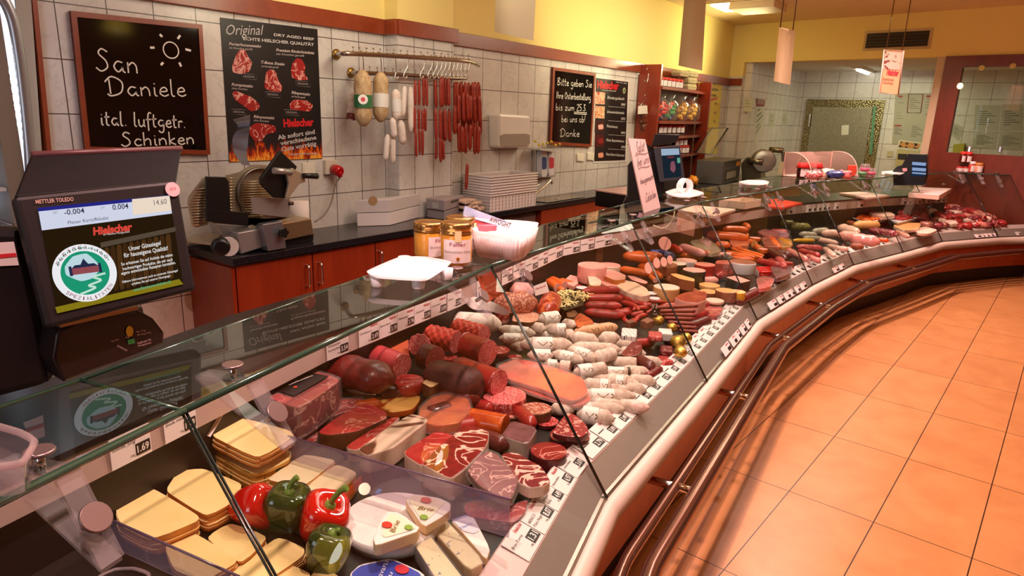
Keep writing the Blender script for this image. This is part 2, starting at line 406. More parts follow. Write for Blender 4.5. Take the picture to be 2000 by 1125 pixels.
# back room
YR = 12.45
struct('wall_backroom_left', G().box((-3.26, (9.9+YR)/2, 1.22), (.12, YR-9.9, 2.44)), wall_mat('backroom_tiles_l', .24, 10.0))
struct('wall_backroom_back', G().box((-.6, YR+.06, 1.22), (6, .12, 2.44)), wall_mat('backroom_tiles_b', .265, -3.12, (1, 0, 0)))
n_ = N('ceiling_panels'); n_.bsdf('cfccc0', .8)
struct('ceiling_backroom', G().box((-.6, (9.95+YR)/2+.05, 2.45), (5.4, YR-9.8, .06)), n_.m)
struct('wall_backroom_right', G().box((1.9, (9.3+YR)/2+.3, 1.22), (.12, YR-9.5, 2.44)), wall_mat('backroom_tiles_r', .24, 10.0))
struct('wall_right', G().box((5.0, 6, ZC/2), (.1, 20, ZC)), M('c9a070', .8))
struct('wall_near', G().box((-.5, -4.0, ZC/2), (11, .1, ZC)), M('b9a088', .8))
# wood partition with window
def pbx(x, z, off=0.): return V((x, bY(x), z))+nB*off
wx0, wx1, wz0, wz1 = ab(1868, 200).x, ab(2000, 200).x+.35, ab(1862, 298).z, ab(1890, 132).z
gw = G()
for x0, x1, z0, z1 in ((-.86, wx0, 0, ZL), (wx1, 2.0, 0, ZL), (wx0, wx1, 0, wz0), (wx0, wx1, wz1, ZL)):
    a, b = pbx(x0, z0, .03), pbx(x1, z0, .03); gw.poly([a, b, b-nB*.09, a-nB*.09], V((0, 0, z1-z0)))
struct('wall_back_wood', gw, wood('dark_cherry_wall', '64200c', '762a12', .35, (3, 3, .6), 4))
struct('window_1', G().poly([pbx(wx0, wz0, 0), pbx(wx1, wz0, 0), pbx(wx1, wz0, -.006), pbx(wx0, wz0, -.006)], V((0, 0, wz1-wz0))), GLASS)
for i, px in enumerate((1918, 1979)):
    for zz, nm in ((wz1, 'glass_clamp'),):
        p = ab(px, 133 if i == 0 else 129, .04)
        one('glass_clamp', ('left' if i == 0 else 'right')+' round brass clamp at the top of the wooden window', 'clamp', G().lathe(p, [(.03, 0), (.03, .02)], 14, axis=nB), M('a98a4e', .3, 1), 'window glass clamps')
for i, px in enumerate((1892, 1952)):
    p = ab(px, 297, .04)
    one('glass_clamp', ('left' if i == 0 else 'right')+' chrome clamp at the bottom of the wooden window', 'clamp', G().box(p+V((0, 0, .03)), (.035, .02, .07), m=0), m_chrome, 'window glass clamps', bev=.008)
# air vent above the opening
t = T('air_vent', 'wide dark slatted air vent high on the yellow back wall', 'vent')
a, b = ab(1690, 94, .012), ab(1811, 90, .012); a.z = b.z = (a.z+b.z)/2; hh = .085
g = G().poly([a-xB*.03-UZ*.03, b+xB*.03-UZ*.03, b+xB*.03-UZ*.03-nB*.012, a-xB*.03-UZ*.03-nB*.012], V((0, 0, hh*2+.06)))
t.add('frame', g, M('c9b486', .6)); g = G()
c0 = (a+b)/2+UZ*hh+nB*.003
g.poly([a+nB*.003, b+nB*.003, b-nB*.005, a-nB*.005], V((0, 0, hh*2)))
t.add('duct_opening', g, m_black)
for i in range(5):
    z = a.z+hh*2*(i+.5)/5
    p, q = V((a.x, a.y, z))+nB*.006, V((b.x, b.y, z))+nB*.006
    t.add('slat', G().poly([p, q, q+nB*.014-UZ*.012, p+nB*.014-UZ*.012], V((0, 0, -.007))), M('4a3626', .5))
t.done()
# ceiling lamp box and projector-like diffuser near top middle
p = az(1480, 18, ZC-.06)
t = T('ceiling_light', 'white box ceiling light beside the yellow wall corner', 'light')
t.add('housing', G().box((p.x, p.y, ZC-.04), (.5, .5, .08)), M('e8dcc0', .5), bev=.01)
t.add('diffuser', G().box((p.x-.35, p.y, ZC-.02), (.22, .5, .03)), EM('ffe9a8', 6))
t.done()
p = az(1440, 2, ZC-.02)
t = T('air_diffuser', 'slotted white air diffuser in the ceiling', 'vent'); t.add('frame', G().box((p.x, p.y-.3, ZC-.015), (.9, .6, .03)), M('e2c893', .6))
for i in range(6): t.add('slot', G().box((p.x, p.y-.54+i*.095, ZC-.032), (.8, .02, .006)), M('8a6c44', .6))
t.done()
g = G().box((-2.15, 11.9, 2.405), (.12, 1.0, .03))
t = T('fluorescent_light', 'thin fluorescent tube light on the back room ceiling', 'light'); t.add('housing', g, m_white); t.add('tube', G().tube([(-2.15, 11.45, 2.375), (-2.15, 12.35, 2.375)], .018), EM('f4f6e0', 14)); t.done()
# ================================================================ display case
ZT, ZB = 1.10, .47
Tp = [(360, 797), (960, 516), (1233, 432), (1370, 394), (1505, 372), (1591, 355), (1698, 349), (1781, 340), (1885, 337), (1977, 335)]
TP = [az(x, y, ZT) for x, y in Tp]
Bp = [(1187, 980), (1382, 750), (1480, 629), (1588, 560), (1668, 520), (1765, 495), (1841, 474), (1950, 465)]
BP = [az(x, y, ZB) for x, y in Bp]
B0 = V((-.52, .56, ZB)); BP = [B0]+BP
BP.append(V((.34, bY(.34)-.08, ZB)))
Tm = az(0, 975, ZT)*1.0; dm = (Tm-TP[0]).normalized()
TP = [TP[0]+dm*1.2]+TP; BP = [B0+V((.35, -1.0, 0))]+BP
TP[-1].y = bY(TP[-1].x)-.05
NJ = len(TP)   # joints; 0 is out of frame
def nrm2(P):
    out = []
    for i in range(len(P)):
        a = (P[i]-P[i-1]).normalized() if i else None; b = (P[i+1]-P[i]).normalized() if i < len(P)-1 else None
        d = ((a or b)+(b or a)).normalized(); out.append(V((-d.y, d.x, 0)))
    return out
NB = nrm2(BP)
def swp(P, NN, prof, g=None, m=0, i0=0, i1=None, sm=False, caps=True):
    """sweep a closed profile [(inward offset, z)] along the joints"""
    g = g or G(); i1 = i1 or len(P); n = len(prof); R = []
    for i in range(i0, i1):
        R.append(g.add([V((P[i].x, P[i].y, 0))+NN[i]*o+V((0, 0, z)) for o, z in prof]))
    for q in range(len(R)-1):
        for j in range(n):
            k = (j+1) % n; g.face((R[q]+j, R[q]+k, R[q+1]+k, R[q+1]+j), m, sm)
    if caps: g.face([R[0]+j for j in range(n)], m); g.face([R[-1]+j for j in range(n)][::-1], m)
    return g
# bumper, steel fascia, tag rail, wooden front, kick plate, deck
case = T('refrigerated_display_counter', 'long curved refrigerated meat counter with cream bumper and cherry wood front', 'display counter')
bump = [(.005, .475), (-.012, .474), (-.026, .466), (-.035, .45), (-.038, .432), (-.033, .413), (-.018, .4), (.0, .396), (.03, .396), (.03, .45)]
case.add('bumper', swp(BP, NB, bump, sm=True), M('d2c2b4', .42))
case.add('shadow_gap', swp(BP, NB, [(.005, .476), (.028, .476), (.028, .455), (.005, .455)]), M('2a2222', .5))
case.add('steel_fascia', swp(BP, NB, [(.012, .478), (.086, .55), (.096, .55), (.03, .478)]), M('b6a8a2', .38, .45))
case.add('fascia_lip', swp(BP, NB, [(.006, .476), (.01, .484), (.022, .486), (.02, .478)]), M('b4a69c', .25, .9))
case.add('tag_rail', swp(BP, NB, [(.082, .546), (.084, .553), (.162, .578), (.168, .573), (.168, .54), (.09, .535)]), M('e0c6c2', .3))
case.add('front_panel', swp(BP, NB, [(.03, .397), (.03, .15), (.06, .15), (.06, .397)]), wood('front_cherry', '963c18', 'ac4c22', .35, (2, 2, .5), 4))
case.add('kick_plate', swp(BP, NB, [(.068, .15), (.075, 0), (.12, 0), (.12, .15)]), M('100c0c', .5))
# rear rail of the display (price strip)
Sp = [(-60, 1062), (330, 865), (640, 705), (895, 600), (1100, 500), (1300, 457), (1500, 423), (1600, 413), (1700, 404), (1850, 395)]
SPn = [az(x, y, .78) for x, y in Sp]
NS = nrm2(SPn)
case.add('price_rail', swp(SPn, NS, [(0, .78), (.004, .86), (.014, .865), (.018, .78)]), M('b79f97', .35))
m_srv = M('241a16', .25)
case.add('service_worktop', swp(SPn, NS, [(.0, .862), (.002, .875), (.42, .875), (.42, .84), (.02, .84)]), m_srv)
case.add('rear_wall', swp(SPn, NS, [(.02, .84), (.02, .45), (.05, .45), (.05, .84)]), M('120c0b', .5))
case.add('service_cabinet', swp(SPn, NS, [(.3, .84), (.3, .02), (.4, .02), (.4, .84)]), m_cherry)
# deck: between tag rail and rear wall
def deckz(f): return .555+.075*f
g = G(); nd = 40
def samp(P, f):
    L = [0]
    for i in range(1, len(P)): L.append(L[-1]+(P[i]-P[i-1]).length)
    d = f*L[-1]
    for i in range(1, len(P)):
        if d <= L[i]+1e-9: return P[i-1].lerp(P[i], (d-L[i-1])/(L[i]-L[i-1]))
    return P[-1].copy()
def nearY(P, y):
    for i in range(1, len(P)):
        if P[i-1].y <= y <= P[i].y: return P[i-1].lerp(P[i], (y-P[i-1].y)/(P[i].y-P[i-1].y))
    return P[-1] if y > P[-1].y else P[0]
rows = []
for i in range(nd+1):
    y = -.3+(bY(-.3)-.1+.3)*i/nd; a = nearY(BP, y); b = nearY(SPn, y)
    rows.append((V((a.x-.16, y, .555)), V((b.x-.02 if y < 8.2 else b.x, y, .63))))
k = g.add([p for r in rows for p in r])
for i in range(nd): g.face((k+2*i, k+2*i+2, k+2*i+3, k+2*i+1))
case.add('deck', g, M('1b1211', .35))
case.done()
# glass: one front pane and one top shelf pane per bay
def lerp(a, b, f): return a*(1-f)+b*f
TBp = [(160, 737), (797, 508), (1135, 420), (1262, 389), (1395, 365), (1463, 352), (1570, 343), (1650, 335), (1750, 331), (1962, 334)]
TB = [az(x, y, ZT) for x, y in TBp]
TB = [TB[0]+(az(0, 790, ZT)-TB[0]).normalized()*1.2]+TB
for i in range(4, NJ):     # keep the far shelf depth plausible
    d = TB[i]-TP[i]; L = min(max(d.length, .2), .42); TB[i] = TP[i]+V((-1, .12*(1 if i < 7 else 2), 0)).normalized()*L
bay = ['nearest the till', 'above the cheeses and hams', 'above the white salamis', 'above the boiled sausages', 'beside the orange sausages', 'above the olive green sausages', 'above the chicken packs', 'above the meat trays', 'above the meat chunks', 'touching the wooden wall']
for i in range(NJ-1):
    a, b, c, d = TP[i], TP[i+1], BP[i+1]+V((0, 0, .012)), BP[i]+V((0, 0, .012))
    s = (b-a).normalized()*.0035
    nn = (b-a).cross(d-a).normalized()*.006
    if nn.x > 0: nn = -nn
    t = T('front_glass', 'sloping clear front glass '+bay[i]+(' of the counter' if i in (0, 9) else ''), 'glass pane')
    off = V((0, 0, -.006))
    g = G().poly([a+s+off, b-s+off, c-s, d+s], nn); t.add('pane', g, GLASS)
    for p, q in ((a+s, d+s), (b-s, c-s)): t.add('polished_edge', G().tube([p+off+nn*.5, q+nn*.5], .0028, 6), M('1c2420', .2, .2))
    t.done()
    a, b, c, d = TP[i], TP[i+1], TB[i+1], TB[i]; s = (b-a).normalized()*.003
    t = T('shelf_glass', 'flat glass shelf '+bay[i]+', laid on the counter', 'glass shelf')
    g = G().poly([a+s, b-s, c-s, d+s], V((0, 0, -.008))); t.add('pane', g, GLASSTOP)
    o_ = V((0, 0, -.004))
    for p, q, r_ in ((a, b, .0065), (d, c, .0035), (b-s, c-s, .0035)): t.add('green_edge', G().tube([p+o_, q+o_], r_, 6), GEDGE, label='green polished glass edge')
    t.done()
# acrylic hinge clamps with round steel discs
def bracket(p, d, dwn, lab):
    t = T('glass_clamp_bracket', lab, 'glass bracket', 'clear clamp brackets under the glass shelf')
    q = V((-d.y, d.x, 0))  # towards service side
    w = .018
    A = p-V((0, 0, .012)); K = A+q*.13+V((0, 0, -.008)); L_ = A-q*.015-V((0, 0, .09))+(-q*.05)
    g = G()
    for P0, P1 in ((A+q*.02, K), (A, A+dwn*.14)):
        u = (P1-P0).normalized(); nn = u.cross(d).normalized()*.004
        g.poly([P0-d*w+nn, P0+d*w+nn, P1+d*w+nn, P1-d*w+nn], -nn*2)
    P1 = A+dwn*.14; g.poly([K-d*w, K+d*w, P1+d*w*.9, P1-d*w*.9], (V((0, 0, -1))).normalized()*.006)
    t.add('acrylic_plates', g, ACRYL)
    nn = dwn.cross(d).normalized()
    if nn.x < 0: nn = -nn
    c = A+dwn*.075
    t.add('disc', G().lathe(c+nn*.012, [(.021, 0), (.023, .003), (.021, .006)], 20, axis=nn), M('8c7a7a', .38, .8), label='round steel disc')
    t.add('disc', G().lathe(A+q*.05+V((0, 0, .022)), [(.019, 0), (.021, .003), (.019, .006)], 20), M('8c7a7a', .38, .8), label='round steel disc')
    t.add('bolt', G().tube([c-nn*.02, c+nn*.014], .006, 8).tube([A+q*.05-V((0, 0, .01)), A+q*.05+V((0, 0, .024))], .006, 8), m_chrome)
    t.done()
names = ['left of the first glass joint', 'right of the first glass joint', 'left of the second glass joint', 'right of the second glass joint', 'left of the third joint', 'right of the third joint']
bi = 0
for i in range(1, NJ):
    for sgn in (-1, 1):
        if i == NJ-1 and sgn == 1: continue
        a = TP[i]; b = TP[i+sgn] if 0 <= i+sgn < NJ else TP[i-1]
        off = .16 if i < 3 else .13
        if i == 1 and sgn == -1: off = .21
        p = a+(b-a).normalized()*off
        j = i if sgn == 1 else i-1
        dwn = (BP[i]-TP[i]).normalized(); d = (TP[j+1]-TP[j]).normalized()
        lab = 'clear acrylic clamp bracket with steel disc '+('left' if sgn < 0 else 'right')+' of the '+['', 'joint nearest the till', 'joint by the honey jars', 'joint under the handwritten sign', 'joint by the handled tray', 'joint by the second white tray', 'joint below the red capped jars', 'joint below the acrylic hood', 'joint below the far till', 'joint before the wooden wall', 'end of the counter'][i]
        bracket(p, d, dwn, lab)
# hand rail: two tubes on stubs
def offp(P, NN, o, z): return [V((P[i].x, P[i].y, 0))+NN[i]*o+V((0, 0, z)) for i in range(len(P))]
RO = offp(BP, NB, -.16, .345); RI = offp(BP, NB, -.082, .345)
for R_ in (RO, RI): R_[2] = R_[2]+(R_[1]-R_[2]).normalized()*.08
def rnd_path(P, k=.05):
    o = [P[0]]
    for i in range(1, len(P)-1):
        a = P[i]+(P[i-1]-P[i]).normalized()*k; b = P[i]+(P[i+1]-P[i]).normalized()*k; o += [a, (a+b+P[i]*2)/4, b]
    return o+[P[-1]]
RI[0] = RI[0]
t = T('bag_rail', 'double tube steel rail running along the wooden counter front', 'rail')
m_rail = M('8e6a5c', .2, .9)
t.add('outer_tube', G().tube(rnd_path(RO), .030, 14), m_rail); t.add('inner_tube', G().tube(rnd_path(RI), .019, 12), m_rail)
for px, py in ((1310, 945), (1440, 772), (1555, 665), (1640, 602), (1722, 558), (1806, 530)):
    p = az(px, py, .345); best = min(range(200), key=lambda q: (samp(RI, q/199)-p).length); f = best/199
    p = samp(RI, f); i = min(range(len(BP)), key=lambda q: (BP[q]-p).length); nn = NB[i]
    t.add('stub', G().tube([p+nn*.12, p-nn*.075],   .015, 10), m_chrome)
for i in (2, 4, 6): t.add('sleeve', G().tube([RO[i-1].lerp(RO[i], .12), RO[i-1].lerp(RO[i], .125)], 0.0285, 14), m_chrome)
t.done()
# ================================================================ goods in the counter
def base_z(px, py, lift=0.):
    z = .6
    for _ in range(4):
        p = az(px, py, z+lift); a = nearY(BP, p.y).x-.16; b = nearY(SPn, p.y).x
        f = min(max((a-p.x)/(a-b), 0), 1); z = deckz(f)
    return z+lift
def pxm(p, r): return r*depth(p)/FPX      # pixels -> metres at a point
W = lambda c: c
salami_red = fleck('salami_red', 'b0252b', 'e48a86', 120, .42)
salami_coarse = fleck('salami_coarse', '9a1f22', 'e2a090', 60, .44)
salami_pink = fleck('salami_pink', 'cf4a50', 'ef9c98', 170, .4)
salami_dark = fleck('salami_dark', '6e1a1c', 'c9837a', 70, .5)
pepper_crust = fleck('pepper_crust', 'a8503c', 'd9a089', 90, .42, .6)
ham_marb = marble('ham_marbled', '90181e', 'ecc2b2', 8, .03, .25, '6a1016')
ham_red = marble('ham_red', '9c1620', 'd88a84', 7, .012, .25, 'b02a30')
ham_mauve = marble('ham_mauve', '8c3440', 'dca49c', 9, .018, .3, '7a2834')
ham_smoked = skin('smoked_ham', '4a0f10', '7c1c18', 14, .35, .5, (1, 4, 1), .3)
ham_orange = skin('glazed_ham', 'a82c12', 'd9641e', 16, .22, .25, coat=.5)
fat = skin('ham_fat', 'd9b0a0', 'f2dccb', 14, .4, .25)
rind = skin('dark_rind', '3a1a10', '7a4a2a', 18, .5, .5)
casing_red = skin('red_casing', '8d1c1c', 'ac2b26', 20, .28, .2, coat=.3)
casing_dark = skin('dark_casing', '4a1416', '6a1e1e', 20, .35, .3, coat=.3)
mold = skin('white_mould', 'b69482', 'eadbd0', 34, .8, .5)
moldw = skin('floury_white', 'd8c0b4', 'f3e9e2', 26, .8, .4)
cheese = skin('yellow_cheese', 'f0cf86', 'f8e0a4', 5, .35, .05)
cheese2 = skin('pale_cheese', 'f2dcae', 'f7e7c6', 4, .35, .03)
cheese_rind = skin('orange_rind', 'b8622a', 'e0903c', 20, .45, .2)
herb = fleck('herb_rind', 'e0a040', '4a5a24', 45, .52, .5)
brie_w = skin('brie_mould', 'e9dedb', 'f8f3f1', 20, .6, .25)
brie_cut = skin('brie_cut', 'e9c08c', 'f1d2a4', 9, .35, .1)
blue_ch = fleck('blue_veined', 'f0e2b8', '8a8898', 55, .53, .35)
ruby = skin('ruby_sausage', '8a1a1c', 'b2302a', 30, .4, .45)
knob = skin('netted_casing', 'b02e26', 'cf4a3a', 30, .35, .3)
wurst_o = skin('orange_wurst', 'd4561e', 'ea7434', 6, .3, .05, coat=.2)
wurst_p = skin('pink_cut', 'ee9a92', 'f4b0a6', 9, .4, .05)
cream_cut = skin('cream_cut', 'f1c9b4', 'f6d8c6', 9, .4, .05)
brownp = skin('brown_pate', '7a3a22', 'a5593a', 22, .5, .3)
orange_p = skin('orange_cut', 'e6a060', 'efb878', 12, .4, .1)
greenc = M('1c2a24', .3); whitec = M('d9d6dc', .35); redc = M('a81c1a', .3)
def stack(label, top, hpx, n=6, mats=(cheese, cheese_rind), lift=0., jit=.004, group=None, name='cheese_slice_stack', sl='cheese_slice'):
    c = (sum(x for x, y in top)/len(top), sum(y for x, y in top)/len(top)); b = base_z(c[0], c[1]+hpx, lift); z = b+.05
    for _ in range(3): h = pxm(az(c[0], c[1], z), hpx)*1.05; z = b+h
    P = chaikin(Pq(top, z), 2); t = T(name, label, 'cheese', group); th = h/n
    for i in range(n):
        o = V(((rnd.random()-.5)*jit*2, (rnd.random()-.5)*jit*2, 0)) if i < n-1 else V()
        t.add(sl, G().poly([p+o-V((0, 0, (n-1-i)*th)) for p in P], th*.96, 0, 1), mats)
    t.done(); return t, z
def block(label, top, hpx, mt, ms, cat='meat', name='ham_piece', lift=0., rnd_=2, taper=.0, bev=.004, film=False, group=None, tilt=0., base_add=None, zref=None):
    c = (sum(x for x, y in top)/len(top), sum(y for x, y in top)/len(top)); b = base_z(c[0], c[1]+hpx, lift); z = b+.05
    for _ in range(3): h = pxm(az(c[0], c[1], z), hpx)*1.05; z = b+h
    P = Pq(top, z)
    if tilt:
        cc = sum(P, V())/len(P); P = [pln(x, y, cc, V((tilt, 0, 1))) for x, y in top]
    P = chaikin(P, rnd_)
    if not film:
        return one(name, label, cat, G().poly(P, h, 0, 1, taper), [mt, ms], group, bev=bev), z
    t = T(name, label, cat, group); t.add('meat', G().poly(P, h, 0, 1, taper), [mt, ms], bev=bev)
    cc = sum(P, V())/len(P); Q = [cc+(p-cc)*1.05+V((0, 0, .003+.006*noise.noise(p*30))) for p in P]
    t.add('wrapper', G().poly(Q, h*.9, 0, 0, -.03), FILM, label='clear plastic wrapper'); t.done(); return t, z
def disc(label, cx, cy, rpx, hpx, mt, ms, cat='sausage', name='cut_sausage', lift=0., seg=28, sx=1., wob=None, group=None, bevel=.12):
    b = base_z(cx, cy+hpx, lift); z = b+.04
    for _ in range(3): p = az(cx, cy, z); h = pxm(p, hpx)*1.02; z = b+h
    r = pxm(p, rpx)*1.05; p = az(cx, cy, z); e = min(h, r)*bevel
    g = G().lathe(V((p.x, p.y, b)), [(r*.97, 0), (r, e), (r, h-e), (r*.985, h)], seg, mats=[1, 1, 1, 0], sx=sx, wob=wob)
    return one(name, label, cat, g, [mt, ms], group)
def log(label, a, b, rpx, mt, ms=None, cat='sausage', name='sausage', lift=0., cut=0, seg=14, group=None, tip=.6, bend=0., bands=None, lumps=0., zup=None, mc=None, flat=1., parts=None, dz=0.):
    """sausage between two picture points at its axis height; cut: 0 none, 1 at b, 2 at a, 3 both"""
    m_ = ((a[0]+b[0])/2, (a[1]+b[1])/2); z = base_z(m_[0], m_[1]+rpx, lift)
    r = .03
    for _ in range(3): p = az(m_[0], m_[1], z+r); r = pxm(p, rpx)*1.1
    A, B = az(a[0], a[1], z+r+dz), az(b[0], b[1], z+r); d = (B-A); L = d.length; d.normalize(); q = V((-d.y, d.x, 0))
    pts, rr = [], []; n = 12
    for i in range(n+1):
        f = i/n; w = 1.
        if not (cut & 2) and f < .18: w = tip+(1-tip)*math.sin(f/.18*PI/2)
        if not (cut & 1) and f > .82: w = tip+(1-tip)*math.sin((1-f)/.18*PI/2)
        if lumps: w *= 1+lumps*noise.noise(V((f*6, a[0], a[1])))
        pts.append(A+d*(L*f)+q*bend*L*math.sin(PI*f)); rr.append(r*w)
    if not cut & 2: pts.insert(0, A-d*r*.35+V()); rr.insert(0, r*tip*.45)
    if not cut & 1: pts.append(B+d*r*.35); rr.append(r*tip*.45)
    g = G(); g.tube(pts, rr, seg, 0, cap=False, flat=flat)
    k0 = 0; k1 = len(g.v)-seg
    g.face([k0+j for j in range(seg)][::-1], 1 if cut & 2 else 0); g.face([k1+j for j in range(seg)], 1 if cut & 1 else 0)
    mats = [ms or mt, mt]
    if bands or parts:
        t = T(name, label, cat, group); t.add('casing', g, mats)
        for (f0, f1, col) in bands or []:
            bp = [A+d*(L*(f0+(f1-f0)*i/4))+q*bend*L*math.sin(PI*(f0+(f1-f0)*i/4)) for i in range(5)]
            t.add('paper_band', G().tube(bp, r*1.035*(1+lumps*.4), seg, cap=False, flat=flat), col, label='printed paper band')
            # printed marks on the band
            mid = A+d*(L*(f0+f1)/2)+q*bend*L*.9; tocam = (CAM-mid); tocam = (tocam-d*tocam.dot(d)).normalized(); up_ = d.cross(tocam)*-1
            bw = L*(f1-f0)*.5; e = mid+tocam*r*1.07; gg = G()
            gg.ribbon([e-d*bw*.5+up_*r*.35, e+up_*-r*.2, e+d*bw*.5+up_*r*.35], r*.1, tocam)
            gg.ribbon(catmull([e+d*bw*.7+up_*(r*.3), e+d*bw*.95, e+d*bw*.7-up_*r*.3], 4), r*.14, tocam)
            t.add('printed_mark', gg, M('7a5a20', .5))
        t.done(); return t
    return one(name, label, cat, g, mats, group)
# ---- cheeses, bottom left
stack('cheese slices with herb speckled rind, lower half of the tall back stack', [(421,869),(481,858),(571,880),(566,899),(498,930),(420,885)], 34, 6, (cheese, herb), .0, .006)
stack('large flat cheese slices on top of the tall herb cheese stack', [(416,846),(463,813),(572,842),(567,858),(504,897),(417,853)], 22, 5, (cheese, cheese_rind), .072, .004)
stack('orange rinded cheese slices left of the red peppers', [(326,953),(348,920),(396,914),(476,945),(456,981),(403,1010),(328,962)], 34, 7)
stack('cling filmed cheese slices in the left corner beside the divider', [(225,990),(257,962),(298,952),(390,1008),(386,1018),(300,1054),(232,1020)], 34, 7)
stack('pale cheese slices in the bottom left row, cut by the divider', [(320,1064),(368,1033),(463,1091),(459,1101),(400,1135),(340,1115)], 26, 5)
stack('cheese slices with small holes in front of the green pepper', [(400,1050),(449,1020),(527,1048),(470,1104)], 22, 5)
stack('square cheese slices below the green pepper, left of the cut label pepper', [(440,1125),(543,1046),(596,1071),(592,1087),(505,1145)], 22, 5)
stack('cheese slices at the bottom edge below the half hidden green pepper', [(524,1125),(561,1100),(608,1120),(600,1160),(530,1160)], 22, 4)
stack('small cheese slice corner at the very bottom right of the peppers', [(604,1125),(628,1108),(664,1125),(640,1150)], 20, 4)
stack('creamy toast cheese slices, left of the two stacks behind the peppers', [(524,934),(592,886),(654,898),(650,905),(592,952),(527,938)], 34, 9, (cheese2, M('d9913c', .4)), 0, .002)
t, z = stack('creamy toast cheese slices with orange side label, right of the two behind the peppers', [(594,954),(656,905),(701,924),(660,966),(622,975)], 38, 9, (cheese2, M('d9913c', .4)), 0, .002)
A_, B_ = az(664, 972, z-.012), az(704, 930, z-.012)
one('side_label', 'orange striped paper label on the side of the creamy cheese stack', 'label', G().poly([A_, B_, B_-V((0, 0, .022)), A_-V((0, 0, .022))], (B_-A_).cross(UZ).normalized()*.003), M('e2641e', .5))
# ---- peppers
def pepper(label, cx, cy, rpx, col, ax_, stem=1.):
    z = base_z(cx, cy+rpx*.8); r = .06
    for _ in range(3): p = az(cx, cy, z+r*.95); r = pxm(p, rpx)
    A = V(ax_).normalized(); t = T('bell_pepper', label, 'bell pepper')
    prof = [(.05, -1.02), (.35, -1.05), (.62, -.92), (.8, -.6), (.93, -.1), (1.02, .4), (1.0, .75), (.82, .98), (.55, 1.03), (.3, .92), (.1, .82)]
    g = G(); g.lathe(p, [(r*a, r*b*1.02) for a, b in prof], 32, axis=A, wob=lambda u: 1+.075*math.cos(8*PI*u+.6)+.03*math.cos(6*PI*u))
    t.add('flesh', g, col); s = p+A*r*.86
    g = G().lathe(s-A*.008, [(.004, 0), (r*.3, .002), (r*.24, .012), (r*.1, .02)], 12, axis=A)
    q = A.orthogonal().normalized()*r*.2
    g.tube(catmull([s, s+A*r*.3*stem, s+A*r*.6*stem+q*.5, s+A*r*.8*stem+q*1.4], 4), [r*.12]*10+[r*.15]*3, 8)
    t.add('stem', g, skin('stem_green', '4a6a1c', '7c9a3a', 20, .5), label='green stalk'); t.done()
pr = skin('pepper_red', 'b80c0a', 'd21410', 4, .1, .03, coat=.8); pg = skin('pepper_green', '1c2c0a', '34480f', 6, .12, .03, coat=.7)
pepper('red bell pepper lying on its side with stalk to the right', 494, 989, 42, pr, (.75, .25, .25), .5)
pepper('dark green bell pepper standing between the two red ones', 562, 995, 43, pg, (.1, .1, 1))
pepper('red bell pepper with a long upright stalk', 630, 1015, 47, pr, (.35, .1, .7), 1.5)
pepper('dark green bell pepper in front of the long stalked red one', 640, 1078, 43, pg, (.1, .3, 1), .3)
# ---- brie
disc('big white brie wheel under the two labelled brie wedges', 766, 1012, 90, 26, brie_w, brie_w, 'cheese', 'brie_cheese', seg=36, bevel=.45, wob=lambda u: 1+.02*math.sin(14*u))
def wedge(label, out, hpx, lift, tri, words, name='brie_wedge', base='f3ead0', tc='8a5a14', sidem=brie_cut):
    c = (sum(x for x, y in out)/len(out), sum(y for x, y in out)/len(out)); b = base_z(c[0], c[1]+hpx)+lift; z = b+.03
    for _ in range(3): h = pxm(az(c[0], c[1], z), hpx); z = b+h
    t = T(name, label, 'cheese'); t.add('cheese', G().poly(chaikin(Pq(out, z), 1), h, 0, 1), [brie_w, sidem], bev=.003)
    t.add('label', G().poly(chaikin(Pq(tri, z+.002), 2), .0015), M(base, .45), label='printed triangular label')
    for w_ in words:
        if w_[0] == 'blob':
            p = az(w_[1], w_[2], z+.004); t.add('emblem', G().lathe(p, [(pxm(p, w_[3]), 0), (pxm(p, w_[3]), .001)], 16, sx=1.3), M(w_[4], .5))
        else:
            s_, a, bb, up, h_, col = w_; A, B = az(*a, z+.0035), az(*bb, z+.0035); U = az(*up, z+.0035)-A
            t.add('lettering', text_g(s_, A, B, U, pxm(A, h_), shear=.2, lift=.0005), M(col, .5))
    t.done()
wedge('brie wedge with printed label, upper right of the two on the wheel', [(789,973),(812,964),(858,972),(880,982),(880,996),(862,1010),(827,1030)], 20, .045, [(795,973),(815,968),(868,978),(866,984),(828,1023)], [('Brie', (815,995), (846,999), (817,980), 12, '8a6a20'), ('blob', 832, 977, 9, 'd8321a'), ('Cantorel', (820,979), (846,981), (821,973), 4, 'f6e6b0'), ('blob', 828, 1010, 7, '8ab040')])
wedge('brie wedge with printed label and cream cut side, left of the two on the wheel', [(728,1050),(741,1020),(754,999),(778,999),(826,1034),(733,1066)], 26, .045, [(745,1043),(758,1003),(775,1003),(818,1031),(752,1050)], [('Brie', (771,1040), (782,1017), (760,1036), 12, '8a6a20'), ('blob', 756, 1025, 9, 'd8321a'), ('blob', 798, 1030, 7, '8ab040')])
block('blue veined white cheese bar, long piece on the right', [(841,1031),(864,1006),(948,1097),(916,1114)], 26, blue_ch, brie_cut, 'cheese', 'blue_cheese_bar', film=True, rnd_=1)
block('blue veined white cheese bar, nearest to the bottom edge', [(804,1056),(832,1034),(915,1140),(870,1160)], 32, blue_ch, skin('grey_rind', '7a6a62', '9a8a80', 12), 'cheese', 'blue_cheese_bar', film=True, rnd_=1, lift=.005)
wedge('blue cheese wedge with blue and white printed label', [(879,1016),(921,1001),(958,1071),(950,1094),(905,1042)], 18, .0, [(882,1014),(920,1003),(938,1036),(925,1042),(903,1036)], [('CAMBOZOLA', (884,1018), (924,1004), (880,1008), 7, '2a2f9a'), ('Classic', (900,1033), (924,1022), (896,1025), 6, '5a7ad0')], 'blue_cheese_wedge', 'e6e4f4')
